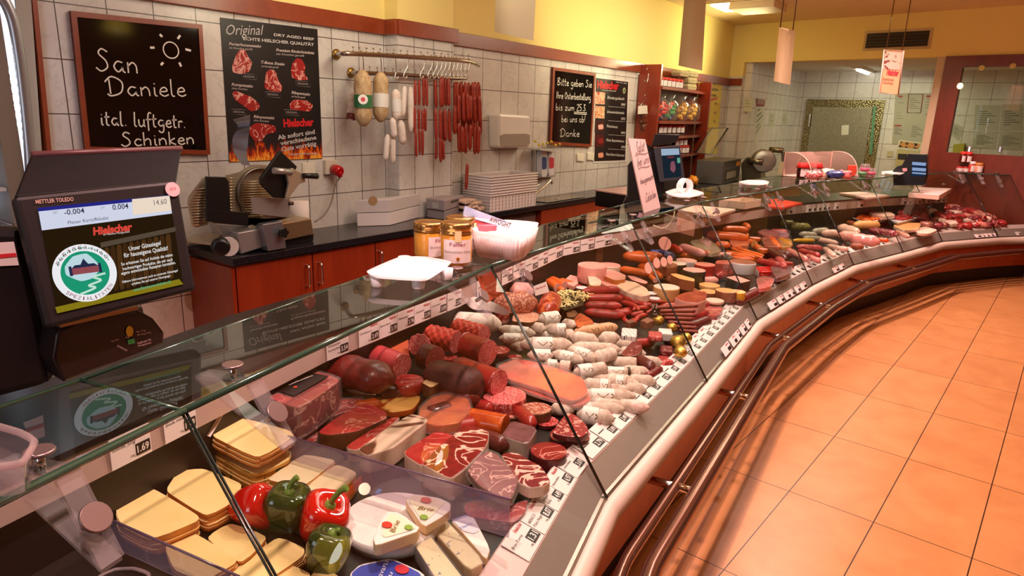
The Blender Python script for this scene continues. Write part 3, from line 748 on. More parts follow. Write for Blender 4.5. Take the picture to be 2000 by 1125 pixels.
wedge('blue packed soft cheese at the bottom edge before the brie wheel', [(682,1121),(702,1102),(765,1089),(828,1118),(835,1145),(690,1145)], 14, .0, [(686,1120),(703,1105),(765,1092),(822,1119),(826,1145),(694,1145)], [('Bavaria', (742,1135), (760,1096), (728,1128), 12, 'e8e8ff'), ('blu', (757,1140), (768,1118), (745,1136), 10, 'e8e8ff'), ('blob', 785, 1112, 12, 'c8283a')], 'blue_cheese_pack', '3a4ab4', sidem=whitec)
# ---- acrylic dividers
def divider(label, a, b, h, z0=.0):
    za = base_z(*a)+h; zb = base_z(*b)+h*.9; A, B = az(a[0], a[1], za), az(b[0], b[1], za); n = (B-A).cross(UZ).normalized()*.003
    t = T('acrylic_divider', label, 'divider'); t.add('panel', G().poly([A, B, B-V((0, 0, h)), A-V((0, 0, h))], n), ACRYL2)
    t.add('top_edge', G().tube([A, B], .003, 6), M('6a5068', .2)); t.done()
divider('clear acrylic divider between the cheeses and the hams', (562, 852), (997, 976), .10)
divider('clear acrylic divider in the bottom left corner before the cheeses', (196, 1006), (467, 1126), .07)
p = az(832-5, 950, .60)
one('blue_clip', 'small bright blue clip beside the brie wheel', 'clip', G().box(az(739, 962, .6), (.012, .022, .008), .4), M('3a9ae0', .3))
# ---- hams
t, z = block('vacuum packed raw ham with a black label, far left', [(507,768),(560,726),(592,718),(640,730),(668,741),(583,801)], 62, ham_red, ham_mauve, 'ham', film=True, lift=.02, rnd_=2)
P = Pq([(531,759),(597,726),(642,734),(574,773)], z+.008); g = G().poly(P, .0015)
t = T('ham_label', 'black card label lying on the vacuum packed ham', 'label'); t.add('card', g, M('120c0c', .4))
t.add('lettering', text_g('LosGonzález', az(566, 752, z+.0095), az(612, 734, z+.0095), az(564, 745, z+.0095)-az(566, 752, z+.0095), pxm(P[0], 5.5)), M('e8dcd0', .5))
t.add('emblem', G().lathe(az(577, 756, z+.009), [(.006, 0), (.006, .001)], 10), M('c8402a', .5)); t.done()
log('large dark smoked ham with a wrinkled surface under the price strip', (640, 716), (757, 742), 34, ham_smoked, ham_smoked, 'ham', 'smoked_ham', .03, seg=22, tip=.55, lumps=.16, flat=.85)
block('fatty pale underside slab below the dark smoked ham', [(662,752),(700,748),(770,764),(750,771),(690,770)], 8, fat, fat, 'ham')
block('flat vacuum pack of raw ham slices beside the black labelled ham', [(583,790),(612,786),(662,779),(711,777),(706,795),(650,812),(596,822),(585,812)], 16, ham_red, ham_mauve, 'ham', 'ham_slice_pack', film=True, lift=.01)
block('thin pack of red ham low behind the divider at the left', [(575,842),(592,836),(622,842),(618,862),(580,856)], 10, ham_red, ham_red, 'ham', 'ham_slice_pack', film=True)
block('dark sided raw ham block with a bright red cut, left of three', [(618,844),(660,812),(700,792),(724,787),(754,803),(757,816),(700,842),(642,850)], 34, ham_red, rind, 'ham', tilt=.1)
block('narrow pink raw ham strip next to the white rimmed ham', [(670,873),(760,815),(786,812),(700,880)], 26, ham_red, fat, 'ham')
block('smoked ham block with a thick white fat rim', [(698,878),(750,838),(804,806),(838,818),(822,832),(766,876),(717,889)], 38, marble('speck', '7a3226', 'e8c8b4', 5, .12, .3, '4a2a20'), fat, 'ham')
block('smooth red raw ham block under the white rimmed prosciutto', [(783,883),(849,841),(890,848),(838,901),(823,909)], 36, ham_red, fat, 'ham', lift=.0)
block('big marbled prosciutto block with pale fatty side', [(823,905),(860,869),(908,829),(938,833),(956,843),(953,864),(939,886),(884,937),(837,912)], 46, ham_marb, fat, 'ham', lift=.004)
block('mauve heart shaped ham slice pack, left of the two in front', [(911,918),(931,893),(953,879),(973,887),(1002,922),(1014,940),(998,975),(974,969),(935,948)], 14, ham_mauve, rind, 'ham', film=True, lift=.062, tilt=.15)
block('red marbled ham with thick white rim, right of the two in front', [(976,885),(1008,882),(1034,898),(1057,909),(1076,938),(1064,948),(1034,952),(1010,940)], 24, ham_marb, fat, 'ham', lift=.045, tilt=.1)
block('pink vacuum packed meat behind the divider in front', [(905,985),(935,975),(1000,985),(1032,975),(1026,1000),(1005,1022),(912,1008)], 20, ham_red, ham_mauve, 'meat', 'meat_pack', film=True)
block('grey sided square ham block beside the round dark salami', [(978,850),(999,820),(1051,835),(1031,868)], 38, skin('mauve_cut', '5c2c34', '83505a', 30, .3, .3), skin('grey_side', 'a08a82', 'c4b0a6', 20, .5), 'ham', rnd_=1)
disc('round dark red salami half with a fine fat line', 1072, 880, 34, 28, marble('dark_cut', '7e1418', 'd88a80', 6, .012, .3, '951c20'), casing_dark)
disc('coarse salami half underneath the salami wedge', 1113, 850, 37, 14, salami_coarse, casing_dark)
g0 = [(1108,803),(1128,812),(1145,828),(1151,842),(1138,853),(1110,853),(1075,845)]
block('coarse salami wedge resting on the salami half', g0, 11, salami_coarse, casing_dark, 'sausage', 'salami_wedge', lift=.045, tilt=.12)
disc('peppered salami end with a rough brown crust', 1047, 797, 28, 20, pepper_crust, rind, wob=lambda u: 1+.05*math.sin(12*u), lift=.01)
disc('red salami slices leaning under the peppered salami', 1068, 822, 22, 8, salami_red, casing_dark, name='salami_slices')
disc('large fine salami half in the middle of the hams', 985, 771, 41, 28, salami_pink, salami_red)
block('flat pink plastic sheet of slices beneath the large salami half', [(945,800),(985,798),(1022,802),(1010,815),(960,812)], 5, wurst_p, wurst_p, 'sausage', 'slice_pack')
log('glossy orange smoked ham roll beside the grey sided ham', (918, 818), (987, 832), 22, ham_orange, ham_orange, 'ham', 'ham_roll', .0, seg=16, cut=3, flat=.9)
log('pink cut sausage piece left of the orange ham roll', (880, 838), (925, 832), 18, wurst_p, casing_red, 'sausage', cut=1)
block('vacuum packed brown smoked ham with glossy wrinkles', [(819,795),(843,775),(868,768),(915,777),(922,798),(898,826),(850,832),(817,818)], 22, ham_orange, ham_orange, 'ham', film=True, lift=.02)
block('orange bacon slab under the round tied ham', [(722,785),(769,757),(825,774),(808,799),(762,806)], 12, marble('bacon_glaze', 'b8481a', 'e8b060', 5, .1, .2, '8a2a10'), ham_orange, 'bacon', 'bacon_piece', lift=.01)
disc('round lean ham end with pale marbling', 798, 742, 28, 24, ham_red, casing_red, 'ham', 'ham_end', lift=.03, bevel=.4)
block('small square smoked bacon cube on the ham pile', [(822,746),(850,731),(870,741),(842,757)], 26, marble('bacon', '8a3a1e', 'e8c090', 6, .1, .3, '6a2412'), rind, 'bacon', 'bacon_cube', rnd_=1, lift=.03)
log('thick dark brown dried sausage in the middle', (842, 732), (932, 752), 30, skin('brown_dried', '3a1210', '5e221c', 50, .55, .5), None, 'sausage', lift=.02, seg=18, tip=.8)
log('red boiled sausage behind the dark brown one', (885, 716), (975, 748), 23, salami_pink, casing_red, lift=.03, cut=1, seg=16)
# back row
log('bright pink salami loaf at the left end of the back row', (722, 690), (786, 714), 21, salami_pink, skin('pink_casing', 'c24048', 'd8585c', 20, .3, coat=.3), lift=.04, cut=1, seg=18)
block('orange red ham cone leaning at the price strip', [(749,683),(775,655),(797,650),(801,700),(780,706)], 26, skin('salmon_cut', 'd85a3a', 'e87850', 6, .35), casing_red, 'ham', 'ham_wedge', lift=.03, tilt=.35)
g = G(); c = az(819, 674, .72); ax0 = (CAM-c).normalized()
g.lathe(c, [(pxm(c, 21), 0), (pxm(c, 22), .01), (pxm(c, 21), .03)], 40, axis=ax0, wob=lambda u: 1+.05*math.cos(2*PI*u*11), m=0)
one('salami_piece', 'scalloped pink salami piece standing against the price strip', 'sausage', g, salami_pink)
log('dark cased salami with a pale pink cut face, left middle', (826, 694), (850, 702), 24, salami_pink, casing_dark, lift=.03, cut=1, seg=20)
disc('small salami stub between the dark cased salami and the netted one', 878, 697, 15, 12, salami_red, casing_red, lift=.03)
def netted(label, a, b, rpx, lift):
    z = base_z(*a, lift); r = .04
    for _ in range(3): p = az((a[0]+b[0])/2, (a[1]+b[1])/2, z+r); r = pxm(p, rpx)
    A, B = az(*a, z+r), az(*b, z+r); d = (B-A); L = d.length; d.normalize(); g = G(); nr, ns = 22, 44; R = []
    u = UZ-d*UZ.dot(d); u.normalize(); w = d.cross(u)
    for i in range(nr*2+1):
        f = i/(nr*2); k = 1 if .08 < f else .75+.25*f/.08; ring = []
        for j in range(ns):
            th = 2*PI*j/ns; x = f*L*46/ .045*.045; bx = abs(math.sin(x*2.0+4*th)*math.sin(x*2.0-4*th))
            ring.append(A+d*L*f+(w*math.cos(th)+u*math.sin(th))*r*k*(.9+.16*bx**.5))
        R.append(g.add(ring))
    for i in range(nr*2):
        for j in range(ns): q = (j+1) % ns; g.face((R[i]+j, R[i]+q, R[i+1]+q, R[i+1]+j), 0, True)
    g.face([R[0]+j for j in range(ns)][::-1], 0); g.face([R[-1]+j for j in range(ns)], 1)
    one('netted_salami', label, 'sausage', g, [knob, salami_pink])
netted('net patterned red salami with a pink cut end, front of the two', (836, 654), (892, 668), 22, .05)
netted('net patterned red salami, rear of the two', (888, 640), (945, 656), 20, .05)
log('dark red printed salami with a fine pink cut face', (902, 672), (953, 690), 24, salami_pink, casing_red, lift=.03, cut=1, seg=20, parts=1, bands=[(.15, .2, M('d8a0a0', .4))])
disc('coarse round salami slice leaning by the white salamis', 973, 683, 22, 10, salami_coarse, casing_dark, lift=.03)
disc('small coarse salami slice right of the larger leaning slice', 1006, 697, 13, 6, salami_coarse, casing_dark, lift=.02)
log('white moulded salami under a curled paper at the back', (880, 628), (972, 634), 19, moldw, moldw, lift=.03, seg=16, cut=0)
g = G(); P = [az(x, y, .80) for x, y in ((905,582),(930,580),(968,592),(1000,610))]; Q = [az(x, y, .76) for x, y in ((905,590),(925,604),(950,606),(985,616))]
k = g.add(catmull(P, 4)+catmull(Q, 4)); n = 13
for i in range(n-1): g.face((k+i, k+i+1, k+n+i+1, k+n+i), 0, True)
one('paper_sheet', 'curled white paper sheet over the moulded salami', 'paper', g, M('e8dcd8', .6), bev=0)
for i, (out, lab, lf) in enumerate([([(970,713),(1008,700),(1042,705),(1100,722),(1140,737),(1150,768),(1118,784),(1050,757),(985,738)], 'glossy vacuum pack of salmon pink slices, topmost', .035), ([(985,722),(1050,722),(1140,752),(1158,778),(1126,794),(1040,768),(990,745)], 'vacuum pack of pink slices under the topmost one', .02)]):
    block(lab, out, 8, skin('salmon_slices', 'd8302e', 'ee5c50', 8, .12, .3, coat=.8), wurst_p, 'meat', 'slice_pack', film=True, lift=lf)
# ---- white salamis
paper = M('e9e0da', .55)
o6 = lambda x, y: (850+x/3.75, 520+y/3.75)
wl = [
 ((475,462),(720,492),36,0,'with V printed band in the back row',[(.35,.85,paper)],.06),
 ((480,530),(680,535),36,0,'under the back row banded one',[(.1,.7,paper)],.045),
 ((520,560),(650,600),36,0,'with a bare left end beneath the printed one',[(0.0,.25,paper)],.02),
 ((640,570),(985,572),46,0,'with large V and round stamp on its band',[(.2,.62,paper)],.05),
 ((770,390),(905,372),42,0,'short fat one wrapped in printed paper on top',[(.1,.9,paper)],.09),
 ((720,450),(795,462),40,0,'stubby one left of the gold banded piece',None,.07),
 ((820,460),(955,462),38,1,'cut piece with a gold stripe band',[(.5,.95,paper)],.08),
 ((940,412),(1020,432),32,0,'small knotted end beside the red cone sausage',None,.07),
 ((1000,520),(1180,545),44,0,'speckled one in the middle of the back',None,.05),
 ((1010,590),(1340,610),42,0,'long bare one reaching the dark chunk',None,.03),
 ((960,600),(1170,672),38,0,'long one lying crosswise under torn paper',[(.4,.85,paper)],.045),
 ((690,650),(850,655),40,0,'with V print half behind the glass joint',[(.2,.95,paper)],.03),
 ((870,640),(1070,690),38,0,'with a plain white and gold band crossing others',[(.3,.75,paper)],.04),
 ((905,735),(990,745),46,1,'stub with a dark coarse cut end',None,.025),
 ((1030,775),(1235,745),44,1,'paper sleeved one with a pink cut corner',[(.05,.5,paper)],.035),
 ((1085,862),(1285,882),46,1,'half with a coarse cut face and torn paper at the front',[(.62,.9,paper)],.02),
 ((1300,702),(1470,712),40,1,'grey dusted half near the tag rail',None,.02),
 ((1175,672),(1300,640),46,1,'stub showing a violet pink cut face',None,.045),
 ((1250,840),(1400,858),46,1,'half with a hexagonal looking cut face',[(.5,.85,paper)],.025),
 ((1030,950),(1450,952),48,0,'longest one in the front row with a wide band',[(.25,.65,paper)],.005),
 ((1040,1040),(1370,1050),44,0,'second from the front near the tag rail',[(.1,.3,paper)],.0),
 ((1060,1085),(1290,1120),60,0,'fattest one with printed letters at the very front',[(.1,.6,paper)],.0),
 ((1260,770),(1430,772),30,0,'thin one wrapped in white paper with a black tip',[(.0,.7,paper),(.85,.97,M('2a2020',.5))],.03),
 ((730,500),(900,500),32,0,'slim one between the stamped ones',[(.4,.8,paper)],.03),
 ((850,1045),(1000,1060),42,0,'flat one tucked behind the salami wedge',None,.0),
 ((1430,765),(1490,800),36,0,'small stub at the tag rail',None,.01),
 ((1210,530),(1330,530),46,0,'marbled speckled stump beside the tan one',None,.04),
 ((810,715),(900,725),34,0,'short stub showing a round stamp',[(.2,.9,paper)],.015),
 ((930,505),(1010,490),34,0,'rounded end peeking behind the middle ones',None,.055),
 ((1420,850),(1480,880),34,0,'little knotted end above the front row',None,.01),
 ((1240,900),(1440,905),38,0,'plain one behind the longest front one',None,.015),
]
for a, b, r, cut, lab, bands, lf in wl:
    log('white moulded salami, '+lab, o6(*a), o6(*b), r/3.75, salami_coarse if cut else mold, mold, lift=lf, cut=cut, name='white_salami', bands=bands, seg=14, lumps=.1, tip=.5)
log('tan printed salami with black stamps in the middle', o6(1030,485), o6(1320,445), 10, skin('tan', 'c08a62', 'd8a884', 20, .6), None, lift=.05, name='tan_salami', bands=[(.25,.5, M('cf9f7a', .5)), (.6, .85, M('cf9f7a', .5))])
# ---- behind the white salamis
log('large freckled brown red salami at the back', (972, 596), (1040, 592), 22, pepper_crust, pepper_crust, lift=.04, seg=18, tip=.7, lumps=.15)
disc('oval cut salami slice standing before the freckled salami', 981, 606, 15, 24, salami_coarse, salami_coarse, lift=.04, name='salami_slice', sx=.8)
block('pinkish tan sliced salami fan behind the white salamis', [(999,627),(1003,612),(1021,602),(1053,612),(1060,622),(1037,630)], 10, fleck('tanpink', 'd08a74', 'e8b49e', 80, .4), rind, 'sausage', 'salami_fan', lift=.05)
log('pink wrapped ham end at the very back beside the orange card', (1000, 568), (1036, 570), 16, wurst_p, None, 'ham', 'ham_end', lift=.05)
o7 = lambda x, y: (1050+x/3.75, 480+y/3.75)
def P7(*q): return [o7(x, y) for x, y in q]
for a, b, r, cut, lab in [((75,260),(150,310),30,1,'left'),((95,245),(200,290),28,1,'with a pale cut end, middle'),((165,260),(255,290),28,1,'right'),((110,300),(190,330),24,0,'lowest')]:
    log('orange red cooked sausage behind the grated cheese, '+lab, o7(*a), o7(*b), r/3.75, wurst_p, wurst_o, lift=.03, cut=cut)
block('pink six sided sausage slice standing at the back', P7((205,240),(240,210),(290,225),(298,270),(265,295),(222,280)), 8, wurst_p, wurst_p, 'sausage', 'sausage_slice', rnd_=0, lift=.05)
t = T('grated_cheese_tray', 'black six sided tray heaped with grated yellow cheese', 'tray')
b = base_z(1105, 590, .03); P = Pq([(1064,573),(1130,569),(1145,577),(1139,596),(1103,606),(1068,589)], b+.045); c = sum(P, V())/6
t.add('tray', G().poly(P, .045, 0, 0, .15), M('0d0a0a', .3)); g = G()
for i in range(160):
    q = c+V(((rnd.random()-.5)*.17, (rnd.random()-.5)*.3, .003)); k = max(0, 1-((q-c).length/.17)); q.z += .03*k*rnd.random()
    d = V((rnd.random()-.5, rnd.random()-.5, (rnd.random()-.5)*.5)).normalized()*.014; g.tube([q-d, q+d*.2+V((0, 0, .003)), q+d], .0032, 4, cap=False)
t.add('grated_cheese', g, M('f8e0a0', .5)); t.obs = None; t.done()
bpy.data.objects['grated_cheese']['kind'] = 'stuff'
log('cone shaped marbled red sausage standing beside the grated cheese', (1068, 612), (1078, 585), 20, marble('paprika', '8e1c0e', 'd86a3a', 9, .05, .3, 'b03014'), None, lift=.03, name='red_cone_sausage', seg=16, dz=.0)
block('dark red brown sausage triangle, upper one by the grated tray', P7((205,440),(235,445),(300,490),(270,520),(215,520)), 8, rind, rind, 'sausage', 'sausage_piece', lift=.05)
block('rusty red sausage triangle in front of the red sausages', P7((260,540),(310,485),(400,540),(420,580),(340,590),(290,600)), 14, marble('rust', 'a02c14', 'c05a30', 6, .04), casing_dark, 'sausage', 'sausage_piece', lift=.06)
log('ruby sausage, uppermost of the thick parallel four', o7(335,340), o7(590,325), 8.5, ruby, None, lift=.06)
log('ruby sausage, second of the thick parallel four', o7(345,388), o7(610,388), 8.5, ruby, None, lift=.055)
log('ruby sausage, third of the thick parallel four', o7(355,438), o7(605,445), 8.5, ruby, None, lift=.045)
log('ruby sausage, lowest of the thick parallel four', o7(355,488), o7(625,512), 8.5, ruby, None, lift=.035)
for i, (a, b, r, lab) in enumerate([((590,330),(760,370),30,'broad dark one at the top'),((610,410),(740,470),18,'bent one touching the thick four'),((565,480),(680,490),22,'short plump one'),((690,415),(800,440),20,'speckled one below the pate'),((740,385),(930,410),13,'thinnest one pointing right'),((700,470),(810,455),18,'middle one'),((690,505),(770,490),20,'stub behind the brown cube'),((720,550),(800,505),17,'one leaning to the rabbit'),((640,510),(660,560),16,'tiny end'),((780,430),(880,450),18,'one left of the rabbit'),((800,490),(840,470),16,'tip by the rabbit'),((690,540),(700,570),16,'tip behind the left cube'),((600,350),(720,410),24,'second broad one')]):
    log('small ruby cabanossi sausage, '+lab, o7(*a), o7(*b), r/3.75, ruby, None, lift=.04+.004*(i % 4), name='cabanossi', bend=.12*(1 if i % 2 else -1), tip=.4)
block('speckled cream liver pate piece on top of the sausages', P7((570,290),(640,255),(720,265),(800,310),(830,355),(760,370),(650,340)), 14, fleck('pate', 'e8c0a4', 'b08878', 50, .55, .5), cream_cut, 'pate', 'liver_pate', lift=.06)
for (cx, cy, r, h, lab, mt, ms) in [(1157,517,27,34,'tall stack of round cooked ham slices',wurst_p,wurst_p),(1190,517,21,14,'pink cooked ham slices leaning on the tall stack',wurst_p,cream_cut)]:
    disc(lab, cx, cy, r, h, mt, ms, 'ham', 'ham_slice_stack', lift=.05)
block('cooked ham piece with brown rim before the ham stack', P7((440,175),(480,168),(560,175),(650,215),(640,245),(560,250),(500,225),(450,205)), 10, wurst_p, skin('ham_rim', 'a8501e', 'c87838', 14), 'ham', lift=.075)
block('pale cooked ham wedge with tan side', P7((365,215),(400,212),(470,250),(465,290),(380,290)), 16, cream_cut, skin('tan_side', 'b87a48', 'd89a68', 14), 'ham', lift=.06)
block('flat pink ham slices under the brown rimmed ham', P7((420,200),(460,230),(570,270),(600,290),(520,300),(440,260)), 6, wurst_p, wurst_p, 'ham', 'ham_slices', lift=.06)
block('pink ham slices spread right of the brown rimmed ham', P7((650,215),(720,225),(815,265),(790,280),(690,250)), 10, wurst_p, casing_dark, 'ham', 'ham_slices', lift=.06)
def jar(label, cx, cy, rpx, hpx, lift=.03):
    b = base_z(cx, cy+hpx, lift); p = az(cx, cy, b+.04); r = pxm(p, rpx); h = pxm(p, hpx)
    t = T('sausage_jar', label, 'jar'); t.add('glass', G().lathe(V((p.x, p.y, b)), [(r*.9, 0), (r*.95, h*.85)], 16), M('5a2218', .2)); t.add('lid', G().lathe(V((p.x, p.y, b+h*.85)), [(r, 0), (r, h*.15), (r*.9, h*.17)], 16), M('e0dce0', .3)); t.done()
jar('little jar with a white lid beside the cooked ham', 1137, 557, 12, 10, .05); jar('little white lidded jar behind the pale log, upper one', 1274, 566, 11, 8, .05); jar('little white lidded jar behind the pale log, lower one', 1279, 576, 11, 8, .04)
def cube(label, cx, cy, s, h, m, lift=.06):
    block(label, [(cx-s, cy), (cx, cy-s*.45), (cx+s, cy), (cx, cy+s*.4)], h, m, m, 'sausage', 'sausage_cube', rnd_=0, lift=lift)
cube('small brown sausage cube on the white wrapped salami, left of two', 1231, 627, 10, 12, skin('cube', '5a2e22', '84503c', 60, .6), .06)
cube('small brown sausage cube on the white wrapped salami, right of two', 1265, 625, 14, 14, skin('cube2', '6a3a28', '94604a', 60, .6), .06)
def pack(label, cx, cy, w, d, h, m, lift, yaw=0., name='salami_pack'):
    b = base_z(cx, cy+6, lift); p = az(cx, cy, b+pxm(az(cx, cy, b), h)); hh = p.z-b
    return one(name, label, 'sausage', G().box(V((p.x, p.y, b+hh/2)), (pxm(p, d), pxm(p, w), hh), yaw), m, bev=.006)
netm = grid_mat('net_print', None, .02, .02, (0, 0), 'e6dcda', 'efe6e2', '4a4a5a', .001, .5, (.7, .7, 0), (-.7, .7, 0), .0, 0, 0)
pack('salami sleeve with crosshatched white paper beside the rabbit', 1229, 648, 50, 30, 20, netm, .02, .45); pack('second white paper salami sleeve with blue print', 1300, 646, 34, 26, 16, paper, .03, .5)
pack('red vacuum packed sausages below the brown cubes', 1280, 652, 38, 26, 10, salami_red, .05, .45); pack('dark red flat sausage pack stacked near the tag rail', 1302, 680, 36, 24, 10, salami_dark, .015, .4); pack('lowest dark red sausage pack near the tag rail', 1296, 700, 34, 22, 10, ruby, .0, .4)
block('torn dark red salami chunk before the frosted leaf', P7((610,790),(650,740),(700,690),(760,700),(770,760),(740,800),(650,815)), 10, salami_dark, casing_dark, 'sausage', 'salami_chunk', lift=.03)
# rabbit and gold foil eggs
g = G(); c = az(1277, 608, .72); U = UZ; Rr = V((.78, .62, 0)); s = pxm(c, 1.0)
def rb(pts, **k): return [c+Rr*(x*s)+U*(-y*s) for x, y in pts]
t = T('rabbit_card', 'small black rabbit card with white outlined ears', 'decoration')
t.add('rabbit', G().poly(catmull(rb([(-8,10),(-9,2),(-4,-4),(-6,-16),(-2,-17),(0,-6),(2,-17),(6,-17),(4,-5),(9,0),(9,4),(4,6),(8,12)]), 4, True), V((.62, -.78, 0))*.004), M('0c0b10', .4))
g = G(); nn = V((.62, -.78, 0))
for pts in ([(-4,-6),(-5,-14),(-3,-14),(-1,-7)], [(3,-6),(3,-15),(5,-14),(3.5,-6)], [(-2,3),(2,6),(6,3)]): g.ribbon(catmull(rb(pts), 4), .0022, nn); g.v = g.v
for v in g.v: v += nn*.006
g.lathe(c+Rr*(1*s)+U*(1*s)+nn*.006, [(1.6*s, 0), (1.6*s, .001)], 10, axis=nn); t.add('white_outline', g, M('e8e4ea', .5)); t.done()
gold = skin('gold_foil', 'b8862a', 'f0d070', 70, .22, .9); gold.node_tree.nodes['Principled BSDF'].inputs['Metallic'].default_value = .9
for cx, cy, r, lab in [(1286,626,12,'under the rabbit card'),(1324,668,16,'largest at the glass joint'),(1340,660,12,'right one of the pair by the rail'),(1312,640,11,'behind the largest'),(1329,688,13,'lowest by the tag rail')]:
    z = base_z(cx, cy, .03); p = az(cx, cy, z+.02); rr = pxm(p, r)
    one('foil_egg', 'gold foil wrapped chocolate egg, '+lab, 'chocolate', G().blob(p, (rr, rr, rr*.85), 0, .05, 6, cx), gold)
# smoked sausage bars
for i, (a, b, lab) in enumerate([((880,452),(1170,440),'top'),((900,478),(1150,478),'second from the top'),((900,500),(1160,510),'third from the top'),((930,530),(1140,535),'fourth from the top'),((960,560),(1150,570),'fifth from the top'),((1000,590),(1160,600),'sixth from the top'),((1040,620),(1170,630),'lowest')]):
    log('flat smoked sausage bar in the pile, '+lab, o7(*a), o7(*b), 4.4, skin('bar', '6a1e16', '98402c', 40, .5), None, lift=.10-.014*i, name='smoked_sausage_bar', seg=4, tip=1., flat=.8)
o5 = lambda x, y: (1100+x/5, 420+y/5)
def P5(*q): return [o5(x, y) for x, y in q]
block('red brown roasted meat loaf with a pale pink cut end', P5((1080,800),(1180,755),(1290,742),(1405,745),(1395,830),(1330,860),(1200,850)), 22, marble('loaf', '8e2414', 'b04a30', 8, .05), wurst_p, 'meat loaf', 'meat_loaf', lift=.05)
disc('white oval sausage slice right of the meat loaf', 1396, 586, 17, 5, cream_cut, cream_cut, lift=.05)
block('clear bag of bright red diced meat before the meat loaf', P5((1370,890),(1420,860),(1540,870),(1560,930),(1500,990),(1400,980)), 14, marble('reddice', 'b8181a', 'e8786a', 14, .08, .12), ruby, 'meat', 'meat_bag', film=True)
for (cx, cy, r, h, lab, mt, ms) in [
 (1298,516,24,20,'broad brown skinned liver sausage half',brownp,skin('lsk','8a4a30','a8684a',12,.3)),
 (1322,514,18,12,'cream cut sausage half with dark green skin behind the brown one',cream_cut,greenc),
 (1341,508,19,14,'pink cut sausage half in a white casing',wurst_p,whitec),
 (1377,516,19,24,'speckled pink sausage half in a red casing',fleck('bier','e88a7c','c0504a',50,.6),redc),
 (1356,527,21,25,'pink cut sausage half in a dark green casing',wurst_p,greenc),
 (1451,511,24,22,'large brown topped sausage half in white casing',brownp,whitec),
 (1302,560,24,26,'large cream cut sausage with tan skin',cream_cut,skin('tansk','b8804e','cf9c68',10,.35)),
 (1386,556,19,8,'yellow orange sausage slice on a tan one, left pair',orange_p,orange_p),
 (1384,569,17,9,'orange sausage half beneath the yellow slice',orange_p,brownp),
 (1418,567,19,20,'orange cut liver sausage with brown crust',orange_p,brownp),
 (1440,569,15,16,'orange liver sausage half with a yellow striped casing',orange_p,M('c8962a',.4)),
 (1341,556,5,3,'tiny sausage slice',wurst_p,wurst_p)][:11]:
    disc(lab, cx, cy, r, h, mt, ms, lift=.035)
block('reddish square sausage loaf in clear casing', P5((1480,470),(1500,440),(1640,440),(1650,465),(1630,480)), 20, fleck('corned', 'c04a3c', 'e09a88', 40, .5), fleck('corned2', 'b0483c', 'd08a78', 40, .5), 'sausage', 'sausage_loaf', rnd_=1, lift=.04)
block('dark skinned square sausage loaf with pink top', P5((1588,605),(1690,588),(1832,640),(1735,662)), 22, wurst_p, M('2a1416', .3), 'sausage', 'sausage_loaf', rnd_=0, lift=.02)
block('half loaf of liver pate with baked brown crust', P5((1040,575),(1100,568),(1290,622),(1280,650),(1130,620)), 20, orange_p, brownp, 'pate', 'pate_loaf', lift=.04)
for k_, (x, y) in enumerate([(790,480),(870,430),(940,420),(1000,400)]):
    g = G(); c = az(*o5(x+40, y+40), .735); r = pxm(c, 12-k_); g.lathe(c, [(r, 0), (r, .006)], 20, axis=V((.5, -.6, .5)), sx=.62)
    one('sausage_slice', 'pale pink sausage slice in the standing fan, '+['nearest','second','third','farthest'][k_], 'sausage', g, wurst_p)
for a, b, r, cut, lab in [((600,400),(900,425),48,0,'thick upper'),((560,530),(830,575),36,0,'lower'),((690,375),(960,400),30,0,'rear slim'),((780,545),(900,640),22,1,'pink slice end of the')]:
    log(lab+' orange red boiled sausage at the left of the middle bay', o5(*a), o5(*b), r/5, wurst_p, wurst_o, lift=.05, cut=cut, name='boiled_sausage')
t = T('crab_stick_bundle', 'bundle of bright red sticks with white ends by the tag rail', 'sausage bundle')
for i in range(9):
    x, y = 1475+(i % 3)*3, 524+(i % 3)*4+(i//3)*5; a = az(x, y, base_z(1490, 548)+.05-.018*(i//3)); b = a+V((.09, .09, 0))
    t.add('stick', G().tube([a, b], .012, 10, 0, 1), [M('d81a12', .2), M('f4eeea', .4)])
t.done()
# right part of the middle bay
o8 = lambda x, y: (1200+x/4.0175, 420+y/4.0175)
for a, b, r, bend, lab in [((680,155),(1040,180),34,0,'big straight one in front'),((820,110),(1040,120),28,.05,'upper one'),((900,70),(1050,100),26,.25,'curved top one'),((700,130),(840,150),26,0,'left rounded one'),((800,230),(900,240),28,0,'lower one'),((750,120),(830,135),24,.1,'left hidden one'),((1000,150),(1045,165),20,0,'short sliced one')]:
    log('orange ring sausage in the heap, '+lab, o8(*a), o8(*b), r/4.02, wurst_o, None, lift=.07 if 'top' in lab or 'upper' in lab else .04, name='ring_sausage', bend=bend, tip=.65)
for i, (a, b) in enumerate([((900,330),(1110,352)),((890,305),(1110,340)),((880,285),(1130,335)),((920,262),(1160,335)),((950,243),(1170,320))]):
    log('long thin orange wiener sausage, '+['lowest','second lowest','middle','second highest','highest'][i]+' of the five', o8(*a), o8(*b), 3.6, wurst_o, None, lift=.03+.008*i, name='wiener_sausage', bend=-.1, tip=.5)
